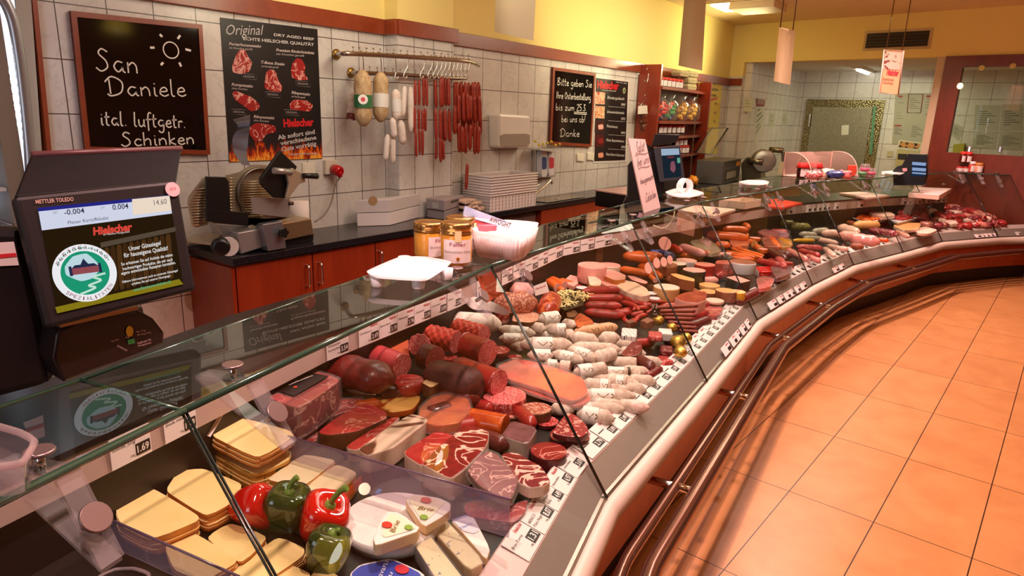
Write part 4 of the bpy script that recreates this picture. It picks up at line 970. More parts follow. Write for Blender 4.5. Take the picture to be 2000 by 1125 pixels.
for a, b, r, mt, ms, cut, lab, nm in [
 ((520,250),(700,310),34,wurst_p,skin('palepink','d88a90','e8a4a4',10,.3,coat=.3),0,'pale pink smooth sausage left of the packs','boiled_sausage'),
 ((450,250),(520,290),30,redc,redc,0,'red cased sausage end beside the pale pink one','boiled_sausage'),
 ((640,290),(760,310),26,ham_orange,None,0,'orange marbled bacon roll in the middle','bacon_roll'),
 ((280,290),(350,295),20,M('3a4a9a',.3),None,0,'blue packed sausage tin, left','sausage_tin'),
 ((350,285),(410,300),20,M('34407a',.3),None,0,'dark blue packed sausage tin, middle','sausage_tin'),
 ((410,310),(450,325),26,M('7a84c0',.3),None,1,'violet printed sausage tin, right','sausage_tin'),
 ((1060,100),(1120,90),20,M('8a8078',.4),M('3a2420',.4),1,'dark sausage with grey cut face at the back','dark_sausage'),
 ((1060,215),(1100,230),26,orange_p,wurst_o,3,'orange cylinder sausage stub under a pink disc','sausage_stub'),
 ((1110,250),(1150,270),24,orange_p,wurst_o,3,'orange sausage stub at the pink face','sausage_stub'),
 ((1210,280),(1340,350),34,casing_dark,None,0,'dark brown bent blood sausage, upper','blood_sausage'),
 ((1260,290),(1390,320),24,casing_dark,None,0,'dark brown blood sausage end, lower right','blood_sausage'),
 ((1120,360),(1300,400),26,ruby,None,0,'red dry sausage under the blood sausages','dry_sausage'),
 ((1280,320),(1330,410),30,salami_red,None,0,'red wrapped sausage roll near the tag rail','dry_sausage'),
 ((1330,380),(1400,400),18,brownp,None,1,'small round sausage end near the rail','dry_sausage')]:
    log(lab, o8(*a), o8(*b), r/4.02, mt, ms, lift=.04, cut=cut, name=nm)
for cx, cy, r, h, mt, ms, lab in [(1475,464,10,6,wurst_p,wurst_o,'small pink sausage disc on the orange stub'),(1491,486,8,8,wurst_p,wurst_o,'second small pink sausage disc'),(1540,512,8,8,salami_red,ruby,'round red sausage end by the far rail')]:
    disc(lab, cx, cy, r, h, mt, ms, lift=.06)
g = G(); c = az(1298, 476, .79); r = pxm(c, 14); g.lathe(c, [(r, 0), (r, .008)], 22, axis=V((.6, -.6, .5)), sx=.9); one('sausage_slice', 'single pink sausage slice standing alone under the price strip', 'sausage', g, wurst_p)
for q, hh, mt, lab in [([(590,210),(640,175),(720,180),(800,230),(840,280),(760,300),(660,270)], 8, skin('greenpack','c8a878','e0c4a0',8,.15), 'clear bag of greenish wrapped sausages'),
 ([(660,190),(710,165),(770,210),(740,250)], 8, wurst_p, 'pink slice pack on the greenish bag'),
 ([(900,200),(980,180),(1060,210),(1050,240),(920,240)], 8, wurst_o, 'clear bag of orange sausages behind the wieners'),
 ([(830,310),(880,300),(940,335),(890,345)], 5, greenc, 'dark green leaf garnish before the wieners'),
 ([(1120,130),(1180,108),(1290,130),(1300,165),(1180,165)], 10, salami_red, 'red vacuum packed minced sausages, left at the back'),
 ([(1240,115),(1330,105),(1380,130),(1370,170),(1290,165)], 10, skin('lilac','c05a5e','b88aa8',20,.2), 'red and lilac vacuum pack at the back'),
 ([(1150,180),(1240,160),(1300,200),(1280,250),(1180,240)], 12, ham_orange, 'orange marinated meat pack, left'),
 ([(1280,190),(1350,170),(1400,200),(1390,250),(1300,250)], 10, skin('amber','c87a18','e8a83a',30,.2), 'amber marinated meat pack, right'),
 ([(1220,410),(1290,380),(1400,390),(1380,460),(1270,500)], 8, casing_dark, 'dark vacuum packs beside the far tag rail'),
 ([(1110,500),(1180,480),(1260,500),(1230,560),(1130,580)], 8, skin('rednugget','c02a28','e87a6c',30,.12,coat=.6), 'shiny red meat pack at the tag rail')]:
    block(lab, [o8(x, y) for x, y in q], hh, mt, mt, 'meat', 'meat_pack', film=True, lift=.04)
# ---- fill between the rows
def inpoly(x, y, P):
    c = False; n = len(P)
    for i in range(n):
        (x0, y0), (x1, y1) = P[i], P[i-1]
        if (y0 > y) != (y1 > y) and x < (x1-x0)*(y-y0)/(y1-y0)+x0: c = not c
    return c
# lower layer of white salamis
k_ = 0
for yy in range(620, 805, 17):
    for xx in range(1000, 1290, 46):
        x = xx+rnd.random()*16+(yy % 2)*20; y = yy+rnd.random()*5
        if inpoly(x, y, [(1000,640),(1180,640),(1265,700),(1285,745),(1215,815),(1165,800),(1120,730),(1050,690)]):
            sc = 1+(y-640)/500
            log('white moulded salami in the lower layer, only partly showing', (x-22*sc, y-2), (x+22*sc, y+3), 9.5*sc, mold, None, lift=0, name='white_salami', group='white salamis in the lower layer', seg=12, lumps=.1, tip=.5); k_ += 1
under = [
 ((560,790),(620,800),16,ham_mauve,'mauve ham piece under the raw ham slices'),((690,800),(740,790),14,ham_orange,'small orange ham piece under the bacon slab'),
 ((835,815),(880,800),18,ham_smoked,'dark smoked piece between the vacuum packed ham and the prosciutto'),((930,850),(990,870),16,casing_dark,'dark sausage end under the orange ham roll'),
 ((1010,800),(1040,830),14,casing_red,'red sausage end under the peppered salami'),((860,765),(930,780),20,ham_smoked,'dark smoked ham under the brown dried sausage'),
 ((740,770),(790,768),15,casing_dark,'dark ham end behind the bacon slab'),((1040,745),(1080,770),12,salami_red,'red salami end under the salmon slices'),
 ((930,790),(960,800),12,casing_red,'short red sausage end by the large salami half'),
 ((1240,700),(1275,720),12,casing_dark,'dark sausage end before the torn salami chunk'),((1260,740),(1290,720),9,salami_dark,'dark salami end at the tag rail'),
 ((1330,628),(1380,612),11,ruby,'ruby sausage beside the foil eggs'),((1345,640),(1385,625),10,casing_dark,'dark sausage by the tag rail and the foil eggs'),
 ((1225,575),(1262,590),10,ruby,'ruby sausage below the liver pate'),((1165,600),(1215,612),9,casing_red,'red sausage under the thick parallel four'),
 ((1120,560),(1150,575),9,ruby,'ruby sausage beside the little jar'),((1290,600),(1330,600),9,casing_red,'red sausage behind the sausage bars'),
 ((1330,560),(1370,580),9,brownp,'brown sausage under the yellow slices'),((1250,520),(1290,540),9,wurst_o,'orange sausage under the brown skinned half'),
 ((1400,540),(1440,530),9,casing_red,'red sausage behind the dark square loaf'),((1440,590),(1480,570),9,casing_dark,'dark vacuum piece at the rail past the yellow casing'),
 ((1390,500),(1440,500),7,wurst_p,'pink sausage under the pink slice pack'),((1330,500),(1370,502),7,wurst_o,'orange sausage behind the white cased half'),
 ((1480,560),(1510,545),8,casing_dark,'dark wrapped sausage at the rail before the red sticks'),((1500,510),(1540,520),7,ruby,'ruby sausage before the blood sausages'),
 ((1270,560),(1300,590),9,rind,'dark sausage between the pate and the pale log'),((1195,560),(1235,556),9,cream_cut,'cream sausage under the pink ham slices')]
under += [((1236,672),(1276,668),9,ruby,'ruby sausage pack end below the crosshatched sleeve'),((1300,668),(1318,664),8,salami_dark,'dark salami piece between the packs and foil eggs'),((1285,715),(1312,708),8,salami_red,'red pack corner at the tag rail'),((1212,612),(1240,605),8,casing_red,'red sausage left of the brown cubes'),((1245,606),(1272,600),8,ruby,'ruby sausage before the rabbit'),((1295,612),(1325,608),9,casing_dark,'dark sausage right of the rabbit'),((1345,600),(1385,598),9,ruby,'ruby sausage under the meat loaf'),((1140,545),(1170,556),9,wurst_p,'pink ham end left of the tall ham stack'),((1230,530),(1262,538),8,cream_cut,'cream sausage before the orange boiled ones'),((1300,545),(1340,550),8,brownp,'brown sausage under the pate loaf'),((1360,550),(1400,548),8,wurst_p,'pink sausage under the green cased half'),((1420,515),(1460,520),8,casing_red,'red sausage behind the white cased large half'),((1410,590),(1440,585),8,wurst_p,'pink sausage at the rail before the yellow casing')]
for a, b, r, m_, lab in under: log(lab, a, b, r, m_, None, lift=.0, name='sausage_end', seg=12)
# ---- far bays
oR = lambda x, y: (1500+x/4, 360+y/4)
olive = skin('olive_casing', '6e6c34', '8e8a4a', 12, .3, .2, coat=.3); greyg = skin('grey_green', '8a8470', 'a8a088', 12, .3, .2, coat=.3)
palev = skin('veal_pale', 'd8a898', 'e8c0b0', 14, .3, .1, coat=.3)
far = [((80,302),(200,306),24,olive,'olive green sausage at the back, left'),((190,330),(320,332),28,olive,'olive green sausage behind the glass joint'),
 ((250,392),(375,398),24,greyg,'grey green wrapped sausage, middle'),((355,372),(470,366),28,greyg,'grey green sausage, right'),((430,385),(545,388),30,palev,'pale cream sausage right of the grey green ones'),
 ((200,440),(360,440),16,skin('gold','c8921e','e8b43c',20,.25),'golden yellow sausage string'),((280,420),(420,425),18,greyg,'thin grey sausage behind the golden ones'),
 ((380,430),(540,460),20,palev,'pale veal sausage pair, rear'),((440,500),(520,560),20,palev,'pale veal sausage knot near the rail'),((470,480),(560,500),18,palev,'pale veal sausage beside the glass joint'),
 ((230,490),(420,500),22,salami_red,'red fresh sausage coil, upper'),((240,520),(400,560),24,ruby,'red fresh sausage coil, lower'),((120,500),(300,590),26,skin('pinkpack','c8686a','e09a90',12,.15,coat=.6),'pink vacuum packed sausages before the red coil'),
 ((300,560),(400,600),22,skin('pinkpack2','b8585a','d88a80',12,.15,coat=.6),'small pink pack by the far tag rail'),((60,540),(180,560),28,casing_dark,'dark brown sausage end at the left of the olive bay'),
 ((20,370),(150,380),24,salami_red,'red minced sausage pack behind the pink ones'),((20,430),(80,500),30,wurst_o,'orange marinated piece at the edge of the olive bay'),((90,430),(180,480),24,skin('amb','b8721a','d89a3a',20,.2),'amber marinated piece in the olive bay'),
 ((560,340),(700,380),36,palev,'pale pink chicken piece at the back'),((560,400),(720,420),40,skin('chick','d88a84','eaa89c',8,.15,coat=.6),'pink chicken fillet pack, upper'),((640,420),(860,450),42,skin('chick2','cf7a78','e8a098',8,.15,coat=.6),'long pink chicken fillet pack, front'),
 ((620,300),(700,320),20,brownp,'brown marinated slice before the white tray'),((680,320),(860,320),34,orange_p,'golden breaded cutlets before the white tray'),((800,360),(1000,390),26,ham_mauve,'mauve roast piece under the breaded cutlets'),
 ((860,430),(940,440),16,skin('tom','d83a12','f06a2a',20,.2),'bright orange red skewer piece by the rail'),((650,480),(740,490),22,brownp,'brown spiced meat by the second far rail'),((560,500),(620,510),20,palev,'pale sausage tip by the rail joint'),
 ((1000,370),(1100,410),16,skin('drum','c87a6a','e0a08c',12,.25),'slim pink meat strip beside the cutlets')]
for a, b, r, m_, lab in far: log(lab, oR(*a), oR(*b), r/4, m_, None, 'meat' if 'meat' in lab or 'chicken' in lab or 'roast' in lab else 'sausage', 'sausage' if 'sausage' in lab else 'meat_piece', lift=.04, lumps=.15, seg=12)
def tray(label, out, h, food, flab, fm, fcat, n=26, sz=5):
    z = base_z(*oR(*out[2]), .03)+.03; P = [az(*oR(*q), z) for q in out]; c = sum(P, V())/len(P)
    t = T('white_tray', label, 'tray'); t.add('dish', G().poly(P, .03, 0, 0, .08), whitec)
    rim = G().tube(P, .006, 6, closed=True); t.add('rim', rim, M('efe8ea', .3)); t.done()
    g = G()
    for i in range(n):
        u, v = rnd.random(), rnd.random(); q = (P[0]*(1-u)+P[1]*u)*(1-v)+(P[3]*(1-u)+P[2]*u)*v; q = c+(q-c)*.8
        s = .02+.02*rnd.random(); g.blob(q+V((0, 0, .006)), (s*1.6, s, s*.55), rnd.random()*6, .25, 3, i, nu=8, nv=6)
    one(food, flab, fcat, g, fm, kind='stuff')
tray('white tray of orange red goulash, nearest white tray in the far bays', [(640,255),(760,300),(930,270),(800,225)], .03, 'goulash_pieces', 'orange red marinated goulash heaped in the nearest white tray', marble('goul', 'b82a0c', 'e8742a', 30, .1, .15), 'meat')
tray('second white tray with pink meat strips beside the goulash tray', [(940,275),(1010,300),(1160,265),(1080,240)], .03, 'meat_strips', 'pink meat strips in the second white tray', ham_red, 'meat', 14)
block('flat pale schnitzel slices before the second tray', [oR(*q) for q in [(970,320),(1060,298),(1200,300),(1180,345),(1060,360)]], 6, orange_p, cream_cut, 'meat', 'schnitzel', lift=.04)
block('pale pork cutlets on white paper near the far rail', [oR(*q) for q in [(1130,345),(1230,330),(1330,355),(1260,385),(1170,380)]], 5, cream_cut, palev, 'meat', 'schnitzel', lift=.03)
block('large pale chicken breast slab behind the goulash', [oR(*q) for q in [(760,205),(850,195),(960,215),(1000,240),(900,250),(800,225)]], 7, skin('breast','e8b89a','f2d0b8',10,.3), cream_cut, 'meat', 'chicken_breast', lift=.06)
# raw meat pieces in the last bays
mm = [ham_red, ham_marb, ruby, ham_mauve, marble('beef', '7e1418', 'd89a90', 9, .03, .2, '9a1c1e'), skin('pork', 'd8786e', 'eaa294', 9, .25, coat=.4), fat]
mn = ['bright red', 'marbled red', 'dark red', 'mauve', 'wine red', 'rosy pork pink', 'pale fatty']
pl_ = [(1010,215),(1080,205),(1150,215),(1200,235),(1260,200),(1310,190),(1330,225),(1380,180),(1440,175),(1480,190),(1400,225),(1460,220),(1520,215),(1570,200),(1600,215),(1640,225),(1220,275),(1280,280),(1340,285),(1400,265),(1450,255),(1500,250),(1550,250),(1600,260),(1650,260),(1700,265),(1740,285),(1790,290),(1820,300),(1240,310),(1300,320),(1360,310),(1420,300),(1480,325),(1540,320),(1600,310),(1650,310),(1700,310),(1760,305),(1560,280),(1620,285),(1460,285),(1350,255),(1680,240),(1180,255),(1740,260)]
wh = ['at the back of the far heap', 'inside the far heap', 'fronting the far heap']
for i, (x, y) in enumerate(pl_):
    k = i*5 % 7; X, Y = oR(x, y+6); r = (30+10*rnd.random())/4; lf = .03 if y > 270 else .06; z = base_z(X, Y, lf); p = az(X, Y, z); r = pxm(p, r)
    w = wh[0 if y < 215 else 2 if y > 285 else 1]; ref = 'left of the red rimmed joint' if x < 1300 else 'between the last two joints' if x < 1560 else 'beside the wooden wall'
    ref2 = ref.replace('left of the red rimmed joint', 'in its left third').replace('between the last two joints', 'in its middle').replace('beside the wooden wall', 'near the wooden wall')
    one('meat_chunk', f'{mn[k]} raw meat chunk {w}, {ref2}', 'meat', G().blob(p, (r*1.5, r*1.15, r*.72), rnd.random()*3, .2, 2.2, i*3+1, nu=16, nv=10, sq=.8), mm[k], group=f'{mn[k]} raw meat chunks {w}, {ref2}')
# ================================================================ price tags
BLK = M('17110f', .5); CARD = M('efe6e4', .5); REDT = M('b8283a', .5); INK = M('2e2624', .6)
def tag(c, xd, up, w, h, price, nm, d, label, group=None, rail=True):
    """c: lower left corner"""
    xd = xd.normalized(); up = (up-xd*up.dot(xd)).normalized(); n = xd.cross(up); t = T('price_tag', label, 'price tag', group)
    Q = lambda x, y, o=0.: c+xd*(w*x)+up*(h*y)+n*o
    t.add('card', G().poly([Q(0, 0, .001), Q(1, 0, .001), Q(1, 1, .001), Q(0, 1, .001)], -n*.0015), CARD)
    t.add('price_panel', G().poly([Q(.6, .12, .002), Q(.97, .12, .002), Q(.97, .5, .002), Q(.6, .5, .002)], -n*.0008), BLK, label='small black price panel')
    if d >= 1:
        t.add('price_digits', text_g(price, Q(.63, .2), Q(.93, .2), up, h*.24, bold=.02, lift=.0026), M('f2ecea', .5), label='white price digits')
        t.add('shop_logo', text_g('Hielscher', Q(.55, .8), Q(.95, .8), up, h*.15, shear=.2, bold=.02, lift=.0016), REDT, label='red shop lettering')
    else:
        t.add('shop_logo', G().poly([Q(.55, .78, .0018), Q(.92, .78, .0018), Q(.92, .88, .0018), Q(.55, .88, .0018)], -n*.0004), REDT, label='red shop lettering')
    if d >= 2:
        for i, s in enumerate(nm.split('|')): t.add('name_lettering', text_g(s, Q(.05, .58-.2*i), Q(min(.05+.058*len(s), .62), .58-.2*i), up, h*.11, shear=.25, lift=.0016), INK)
        t.add('unit_lettering', text_g('100g', Q(.46, .14), Q(.57, .14), up, h*.08, lift=.0016), INK)
    elif d >= 1:
        t.add('name_lettering', G().poly([Q(.06, .55, .0018), Q(.5, .55, .0018), Q(.5, .6, .0018), Q(.06, .6, .0018)], -n*.0004), INK)
    t.done()
def on_rail(px):
    lo, hi = 0., 1.
    for _ in range(30):
        m = (lo+hi)/2; q = samp(SPn, m)
        if pj(V((q.x, q.y, .82)))[0] < px: lo = m
        else: hi = m
    return samp(SPn, lo)
rear = [(213,291,'1.69','Gouda, jung'),(318,380,'1.79','Gouda, mittel'),(636,679,'3.54','Schwarzwälder|Knochenschinken'),(699,738,'2.69','Cervelatwurst'),(739,774,'3.19','Bauernsalami'),(775,807,'2.74','Pfeffersalami'),(808,839,'2.59','Zwiebelsalami'),(840,870,'3.09','Kräutersalami'),(872,899,'2.59','Salami'),(930,950,'2.99','Salami'),(979,999,'2.49','Salami'),(1001,1023,'3.29','Salami'),(1024,1049,'2.79','Schinken'),(1050,1068,'1.99','Schinken'),(1069,1097,'2.19','Wurst'),(1099,1131,'1.89','Wurst'),(1133,1159,'1.59','Wurst'),(1161,1194,'1.49','Wurst')]
for i, (a, b, pr_, nm) in enumerate(rear):
    A, B = on_rail(a), on_rail(b); A.z = B.z = .783; d = B-A; n = d.cross(UZ).normalized(); n = n if n.x > 0 else -n
    tag(A+n*.004, d, UZ, d.length, .076, pr_, nm, 2 if b < 905 else 1, f'white price tag {nm.replace("|"," ")} {pr_} on the rear rail' if b < 905 else f'white price tag {pr_} on the rear rail '+('behind the salamis' if b < 1030 else 'behind the cooked hams'), None if b < 905 else 'rear rail price tags '+('behind the salamis' if b < 1030 else 'behind the cooked hams'))
for a, b, w_ in [(1371,1383,'above the orange ring sausages'),(1521,1531,'left of the fifth glass joint'),(1535,1547,'left of the fifth glass joint'),(1573,1583,'above the olive sausages'),(1585,1593,'above the olive sausages'),(1595,1603,'above the olive sausages'),(1604,1612,'above the olive sausages'),(1614,1620,'above the olive sausages'),(1628,1637,'above the chicken packs'),(1674,1685,'above the goulash tray'),(1760,1769,'above the meat chunks'),(1771,1779,'above the meat chunks'),(1788,1798,'above the meat chunks'),(1807,1814,'above the meat chunks'),(1826,1834,'above the meat chunks'),(1837,1844,'above the meat chunks')]:
    A, B = on_rail(a), on_rail(b); A.z = B.z = .783; d = B-A; n = d.cross(UZ).normalized(); n = n if n.x > 0 else -n
    tag(A+n*.004, d, UZ, d.length, .07, '', '', 0, 'small white price tag on the far rear rail '+w_, 'far price tags '+w_)
# front rail
def railpt(s_, o, z): 
    L = 0
    for i in range(1, len(BP)):
        e = (BP[i]-BP[i-1]).length
        if L+e >= s_ or i == len(BP)-1:
            f = (s_-L)/e; p = BP[i-1].lerp(BP[i], f); nn = NB[i-1].lerp(NB[i], f); return V((p.x, p.y, 0))+nn*o+V((0, 0, z))
        L += e
s0 = (BP[1]-BP[0]).length+((az(1038, 1100, .56)-BP[1]).xy.length)
fr = [('1.31','Brie-Torte',.115),('8.07','IBÉRICO|Pata Negra',.112),('4.49','Schinken|Parma',.085),('6.97','Hinterschinken',.10),('3.69','Lachsschinken',.10)]
s_ = s0
words_f = ['before the blue cheeses']*2+['before the front ham slices']*2+['before the round salami half']
for i, (pr_, nm, w_) in enumerate(fr):
    a, b = railpt(s_, .086, .556), railpt(s_+w_*.97, .086, .556); a2 = railpt(s_, .16, .581)
    tag(a, b-a, a2-a, (b-a).length, (a2-a).length, pr_, nm, 2, f'white price tag {nm.replace("|"," ")} {pr_} on the front rail {words_f[i]}'); s_ += w_
seg_lab = ['before the salami wedge', 'before the white salamis', 'before the foil eggs', 'before the cooked sausages', 'before the dark square loaf', 'before the olive sausages', 'before the chicken packs']
prs = ['2.79', '3.09', '2.49', '3.29', '1.99', '2.59']
k = 0; s_ += .03
while s_ < s0+5.6:
    w_ = .105 if k % 3 else .13; jo = sum((BP[i]-BP[i-1]).length for i in range(1, 9))
    a, b = railpt(s_, .086, .557), railpt(s_+w_*.95, .086, .557); a2 = railpt(s_, .16, .582); y = a.y
    q = 0 if y < 2.0 else 1 if y < 2.8 else 2 if y < 3.5 else 3 if y < 4.1 else 4 if y < 4.8 else 5 if y < 5.8 else 6
    d = 1 if y < 4 else 0
    tag(a, b-a, a2-a, (b-a).length, (a2-a).length, prs[k % 6], '', d, f'white price tag{" "+prs[k % 6] if d else " with tiny print"} on the front rail {seg_lab[q]}', 'front rail price tags'+('' if d else ' without digits')+' '+seg_lab[q]); s_ += w_; k += 1
# tags on the outside of the front glass
def on_glass(px):
    best = None
    for i in range(1, NJ-1):
        for q in range(60):
            f = q/60; p = BP[i].lerp(BP[i+1], f); e = abs(pj(p)[0]-px)
            if best is None or e < best[0]: best = (e, i, f)
    i, f = best[1:]; return BP[i].lerp(BP[i+1], f), (TP[i]-BP[i]).lerp(TP[i+1]-BP[i+1], f).normalized(), i
for grp, w_ in [([(1417,1431),(1433,1442),(1443,1450),(1451,1460),(1461,1469)], 'below the boiled sausages'), ([(1506,1521),(1522,1534),(1535,1546),(1547,1554),(1556,1565),(1567,1578)], 'below the blood sausages'), ([(1630,1640),(1641,1651)], 'below the veal sausages'), ([(1906,1916),(1918,1925),(1926,1934),(1935,1942),(1943,1949)], 'below the far meat heap'), ([(1985,1996)], 'nearest the wooden wall')]:
    for a, b in grp:
        A, u, i = on_glass(a); B, _, _ = on_glass(b); d = B-A; n = d.cross(u).normalized(); 
        if n.x < 0: n = -n
        tag(A+u*.02+n*.010, d, u, d.length*.95, .046 if a < 1600 else .042, '', '', 0, 'white price tag stuck on the front glass '+w_, 'glass price tags '+w_)
# ================================================================ things on the glass shelf
def plate(label, out, lift, feet, handle=False):
    z = ZT+lift; P = chaikin([az(x, y, z) for x, y in out], 3); c = sum(P, V())/len(P)
    t = T('serving_tray', label, 'tray'); g = G()
    k = g.add(P); k2 = g.add([c+(p-c)*.93+V((0, 0, -.004)) for p in P]); k3 = g.add([c+(p-c)*.9-V((0, 0, .012)) for p in P]); n = len(P)
    for i in range(n):
        j = (i+1) % n; g.face((k+i, k2+i, k2+j, k+j), 0, True); g.face((k+i, k+j, k3+j, k3+i), 0, True)
    g.face([k2+i for i in range(n)]); g.face([k3+i for i in range(n)][::-1])
    t.add('plate', g, M('f4f0f0', .22))
    for x, y in feet:
        p = az(x, y, z-.02); p.z = ZT; q = G().lathe(p, [(.016, .0), (.018, .004), (.021, z-ZT-.008)], 14); t.add('foot', q, M('e6e6ec', .3))
    if handle:
        a = c+V((.0, 0, -.01)); d = V((.35, .94, 0)).normalized(); g = G()
        pts = [a+d*(.055*math.cos(th))+V((0, 0, .045+.055*math.sin(th))) for th in [PI*2*i/24 for i in range(24)]]; n_ = d.cross(UZ)
        for i in range(24):
            p, q = pts[i], pts[(i+1) % 24]; w = n_*.022; ip = a+V((0, 0, .045))
            g.quad(p-w, q-w, q+w, p+w); p2, q2 = ip+(p-ip)*.72, ip+(q-ip)*.72; g.quad(p2-w, p2+w, q2+w, q2-w); g.quad(p-w, p2-w, q2-w, q-w); g.quad(p+w, q+w, q2+w, p2+w)
        t.add('ring_handle', g, M('f0eaec', .3))
    t.done()
plate('large white serving tray on four feet in front of the honey jars', [(712,530),(778,501),(832,500),(886,511),(862,527),(835,544),(780,541),(726,537)], .042, [(737,545),(817,549),(872,532),(790,508)])
plate('white tray with a round ring handle beside the handwritten sign', [(1297,375),(1316,368),(1345,367),(1377,376),(1365,380),(1343,384),(1312,381)], .035, [(1308,382),(1328,383),(1344,384),(1368,381)], True)
plate('plain small white tray in front of the rear meat slicer', [(1441,355),(1460,351),(1495,352),(1504,356),(1490,359),(1455,358)], .045, [(1449,359),(1462,360),(1484,360),(1495,359)])
plate('far white tray left of the third till', [(1719,335),(1738,333),(1760,334),(1769,337),(1752,339),(1730,337)], .03, [(1726,340),(1735,340),(1758,340)])
def honey(label, cx, by, rpx, top, front):
    b = az(cx, by, ZT+.002); r = pxm(b, rpx); h = pxm(b, by-top)*.98; t = T('honey_jar', label, 'jar')
    t.add('glass', G().lathe(b, [(r*.85, 0), (r*.97, r*.12), (r, r*.3), (r, h*.66), (r*.94, h*.74)], 28), thin_glass('jar_glass', (.98, .97, .9)))
    t.add('honey', G().lathe(b+V((0, 0, .003)), [(r*.8, 0), (r*.94, r*.12), (r*.965, r*.3), (r*.965, h*.66), (r*.9, h*.7)], 28), skin('honey', 'c98a1e', 'e8b050', 4, .25, .02), label='golden creamed honey')
    t.add('lid', G().lathe(b+V((0, 0, h*.73)), [(r*.98, 0), (r*1.0, h*.03), (r*.95, h*.05), (r*.99, h*.08), (r*.99, h*.2), (r*.93, h*.245), (r*.85, h*.23)], 30), M('c79a5a', .22, .9), label='gold screw lid')
    fd = front.normalized(); sd = UZ.cross(fd); g = G(); rr = r*1.012; a0, a1 = -.95, .95
    z0, z1 = h*.1, h*.62; seg = 14; k = g.add([b+(fd*math.cos(a)+sd*math.sin(a))*rr+V((0, 0, zz)) for zz in (z0, z1) for a in [a0+(a1-a0)*i/seg for i in range(seg+1)]])
    for i in range(seg): g.face((k+i, k+i+1, k+seg+2+i, k+seg+1+i), 0, True)
    L = t.add('label', g, M('efe2e2', .5), label='white paper label')
    g = G(); P = [b+fd*rr*1.01+sd*(s*r*.2)+V((0, 0, z)) for s, z in ((-1, h*.58), (1, h*.58), (1, h*.82), (-1, h*.82))]; g.poly(P, fd*.002)
    t.add('seal_strip', g, M('e6cf9a', .5))
    for s_, z, w, hh, col in (('Faller', h*.48, .5, h*.09, '9a2a4a'), ('Quittenblüten Honig', h*.33, .85, h*.055, '8a7a78')):
        A = b+fd*rr*1.0+V((0, 0, z)); gg = text_g(s_, A-sd*r*w, A+sd*r*w, UZ, hh, lift=.001)
        for v in gg.v:
            q = v-b; x = q.dot(sd); a = x/r; v.x, v.y = (b+(fd*math.cos(a)+sd*math.sin(a))*(rr+.0012)).xy
        t.add('lettering', gg, M(col, .5))
    g = G(); c = b+fd*(rr+.002)+V((0, 0, h*.2))
    for i in range(7): a = i*2*PI/7; g.lathe(c+(sd*math.cos(a)+UZ*math.sin(a))*r*.07, [(r*.05, 0), (r*.05, .0006)], 8, axis=fd)
    t.add('flower', g, M('d88a1e', .5)); g = G().lathe(c, [(r*.05, 0), (r*.05, .0012)], 8, axis=fd); t.add('flower_centre', g, M('4a2a12', .5)); t.done()
honey('honey jar with its label facing the customer, front of the three', 891, 516, 31.5, 428, V((.8, -.75, 0)))
honey('honey jar at the left behind the big white tray', 838, 503, 30, 428, V((.95, .1, 0)))
honey('honey jar at the back, half hidden by the front jar', 899, 490, 29, 419, V((.95, .3, 0)))
def dish(name, label, cat, top, zt, zb, taper, m, wall=.92, depth_=.8, flutes=0):
    P = chaikin([az(x, y, zt) for x, y in top], 2); c = sum(P, V())/len(P); n = len(P); g = G()
    B_ = [c+(p-c)*taper-V((0, 0, zt-zb)) for p in P]; I = [c+(p-c)*wall for p in P]; J = [c+(p-c)*wall*taper*.98-V((0, 0, (zt-zb)*depth_)) for p in P]
    k = [g.add(q) for q in (P, B_, I, J)]
    for i in range(n):
        j = (i+1) % n; g.face((k[1]+i, k[1]+j, k[0]+j, k[0]+i), 0, True); g.face((k[0]+i, k[0]+j, k[2]+j, k[2]+i), 0, False); g.face((k[2]+i, k[2]+j, k[3]+j, k[3]+i), 0, True)
    g.face([k[1]+i for i in range(n)][::-1]); g.face([k[3]+i for i in range(n)])
    t = T(name, label, cat); t.add('bowl', g, m)
    if flutes:
        f = G()
        for i in range(n):
            a, b = P[i].lerp(B_[i], .18), P[i].lerp(B_[i], .92); o = (P[i]-c); o.z = 0; o = o.normalized()*.001; f.tube([a+o, b+o], .003, 5)
            if (P[(i+1) % n]-P[i]).length > .04:
                for q in range(1, 7):
                    u = q/7; a, b = P[i].lerp(P[(i+1) % n], u).lerp(B_[i].lerp(B_[(i+1) % n], u), .18), P[i].lerp(P[(i+1) % n], u).lerp(B_[i].lerp(B_[(i+1) % n], u), .92); f.tube([a+o, b+o], .003, 5)
        t.add('fluting', f, m)
    t.done(); return P, c
P, c = dish('ceramic_dish', 'white fluted ceramic baking dish holding two packets', 'dish', [(921,444),(984,428),(1057,434),(1030,456),(1012,461),(927,452)], ZT+.095, ZT+.002, .84, M('f2e8ea', .2), flutes=1)
q0 = az(908, 408, ZT+.16); q1 = az(992, 440, ZT+.10)
one('sweet_packet', 'blue and white cardboard packet leaning in the ceramic dish', 'packet', G().poly([az(908,402,ZT+.165), az(1000,436,ZT+.105), az(998,448,ZT+.085), az(905,421,ZT+.13)], V((-.5, .3, -.3)).normalized()*.012), [skin('bluewhite', '8ab0e8', 'eef2fa', 7, .4, 0), M('dfe6f2', .4)])
one('packet_lettering', 'dark lettering printed along the packet in the dish', 'lettering', text_g('AWOGHT', az(955,432,ZT+.116), az(996,446,ZT+.092), UZ, .02, bold=.03, lift=.003), M('6a4a1a', .5))
one('red_packet', 'shiny red sweets packet lying in the ceramic dish', 'packet', G().poly(chaikin([az(922,424,ZT+.115), az(950,425,ZT+.11), az(975,442,ZT+.1), az(925,440,ZT+.1)], 2), .02), skin('redpack', 'b8182a', 'f06070', 14, .15, .1), bev=.003)
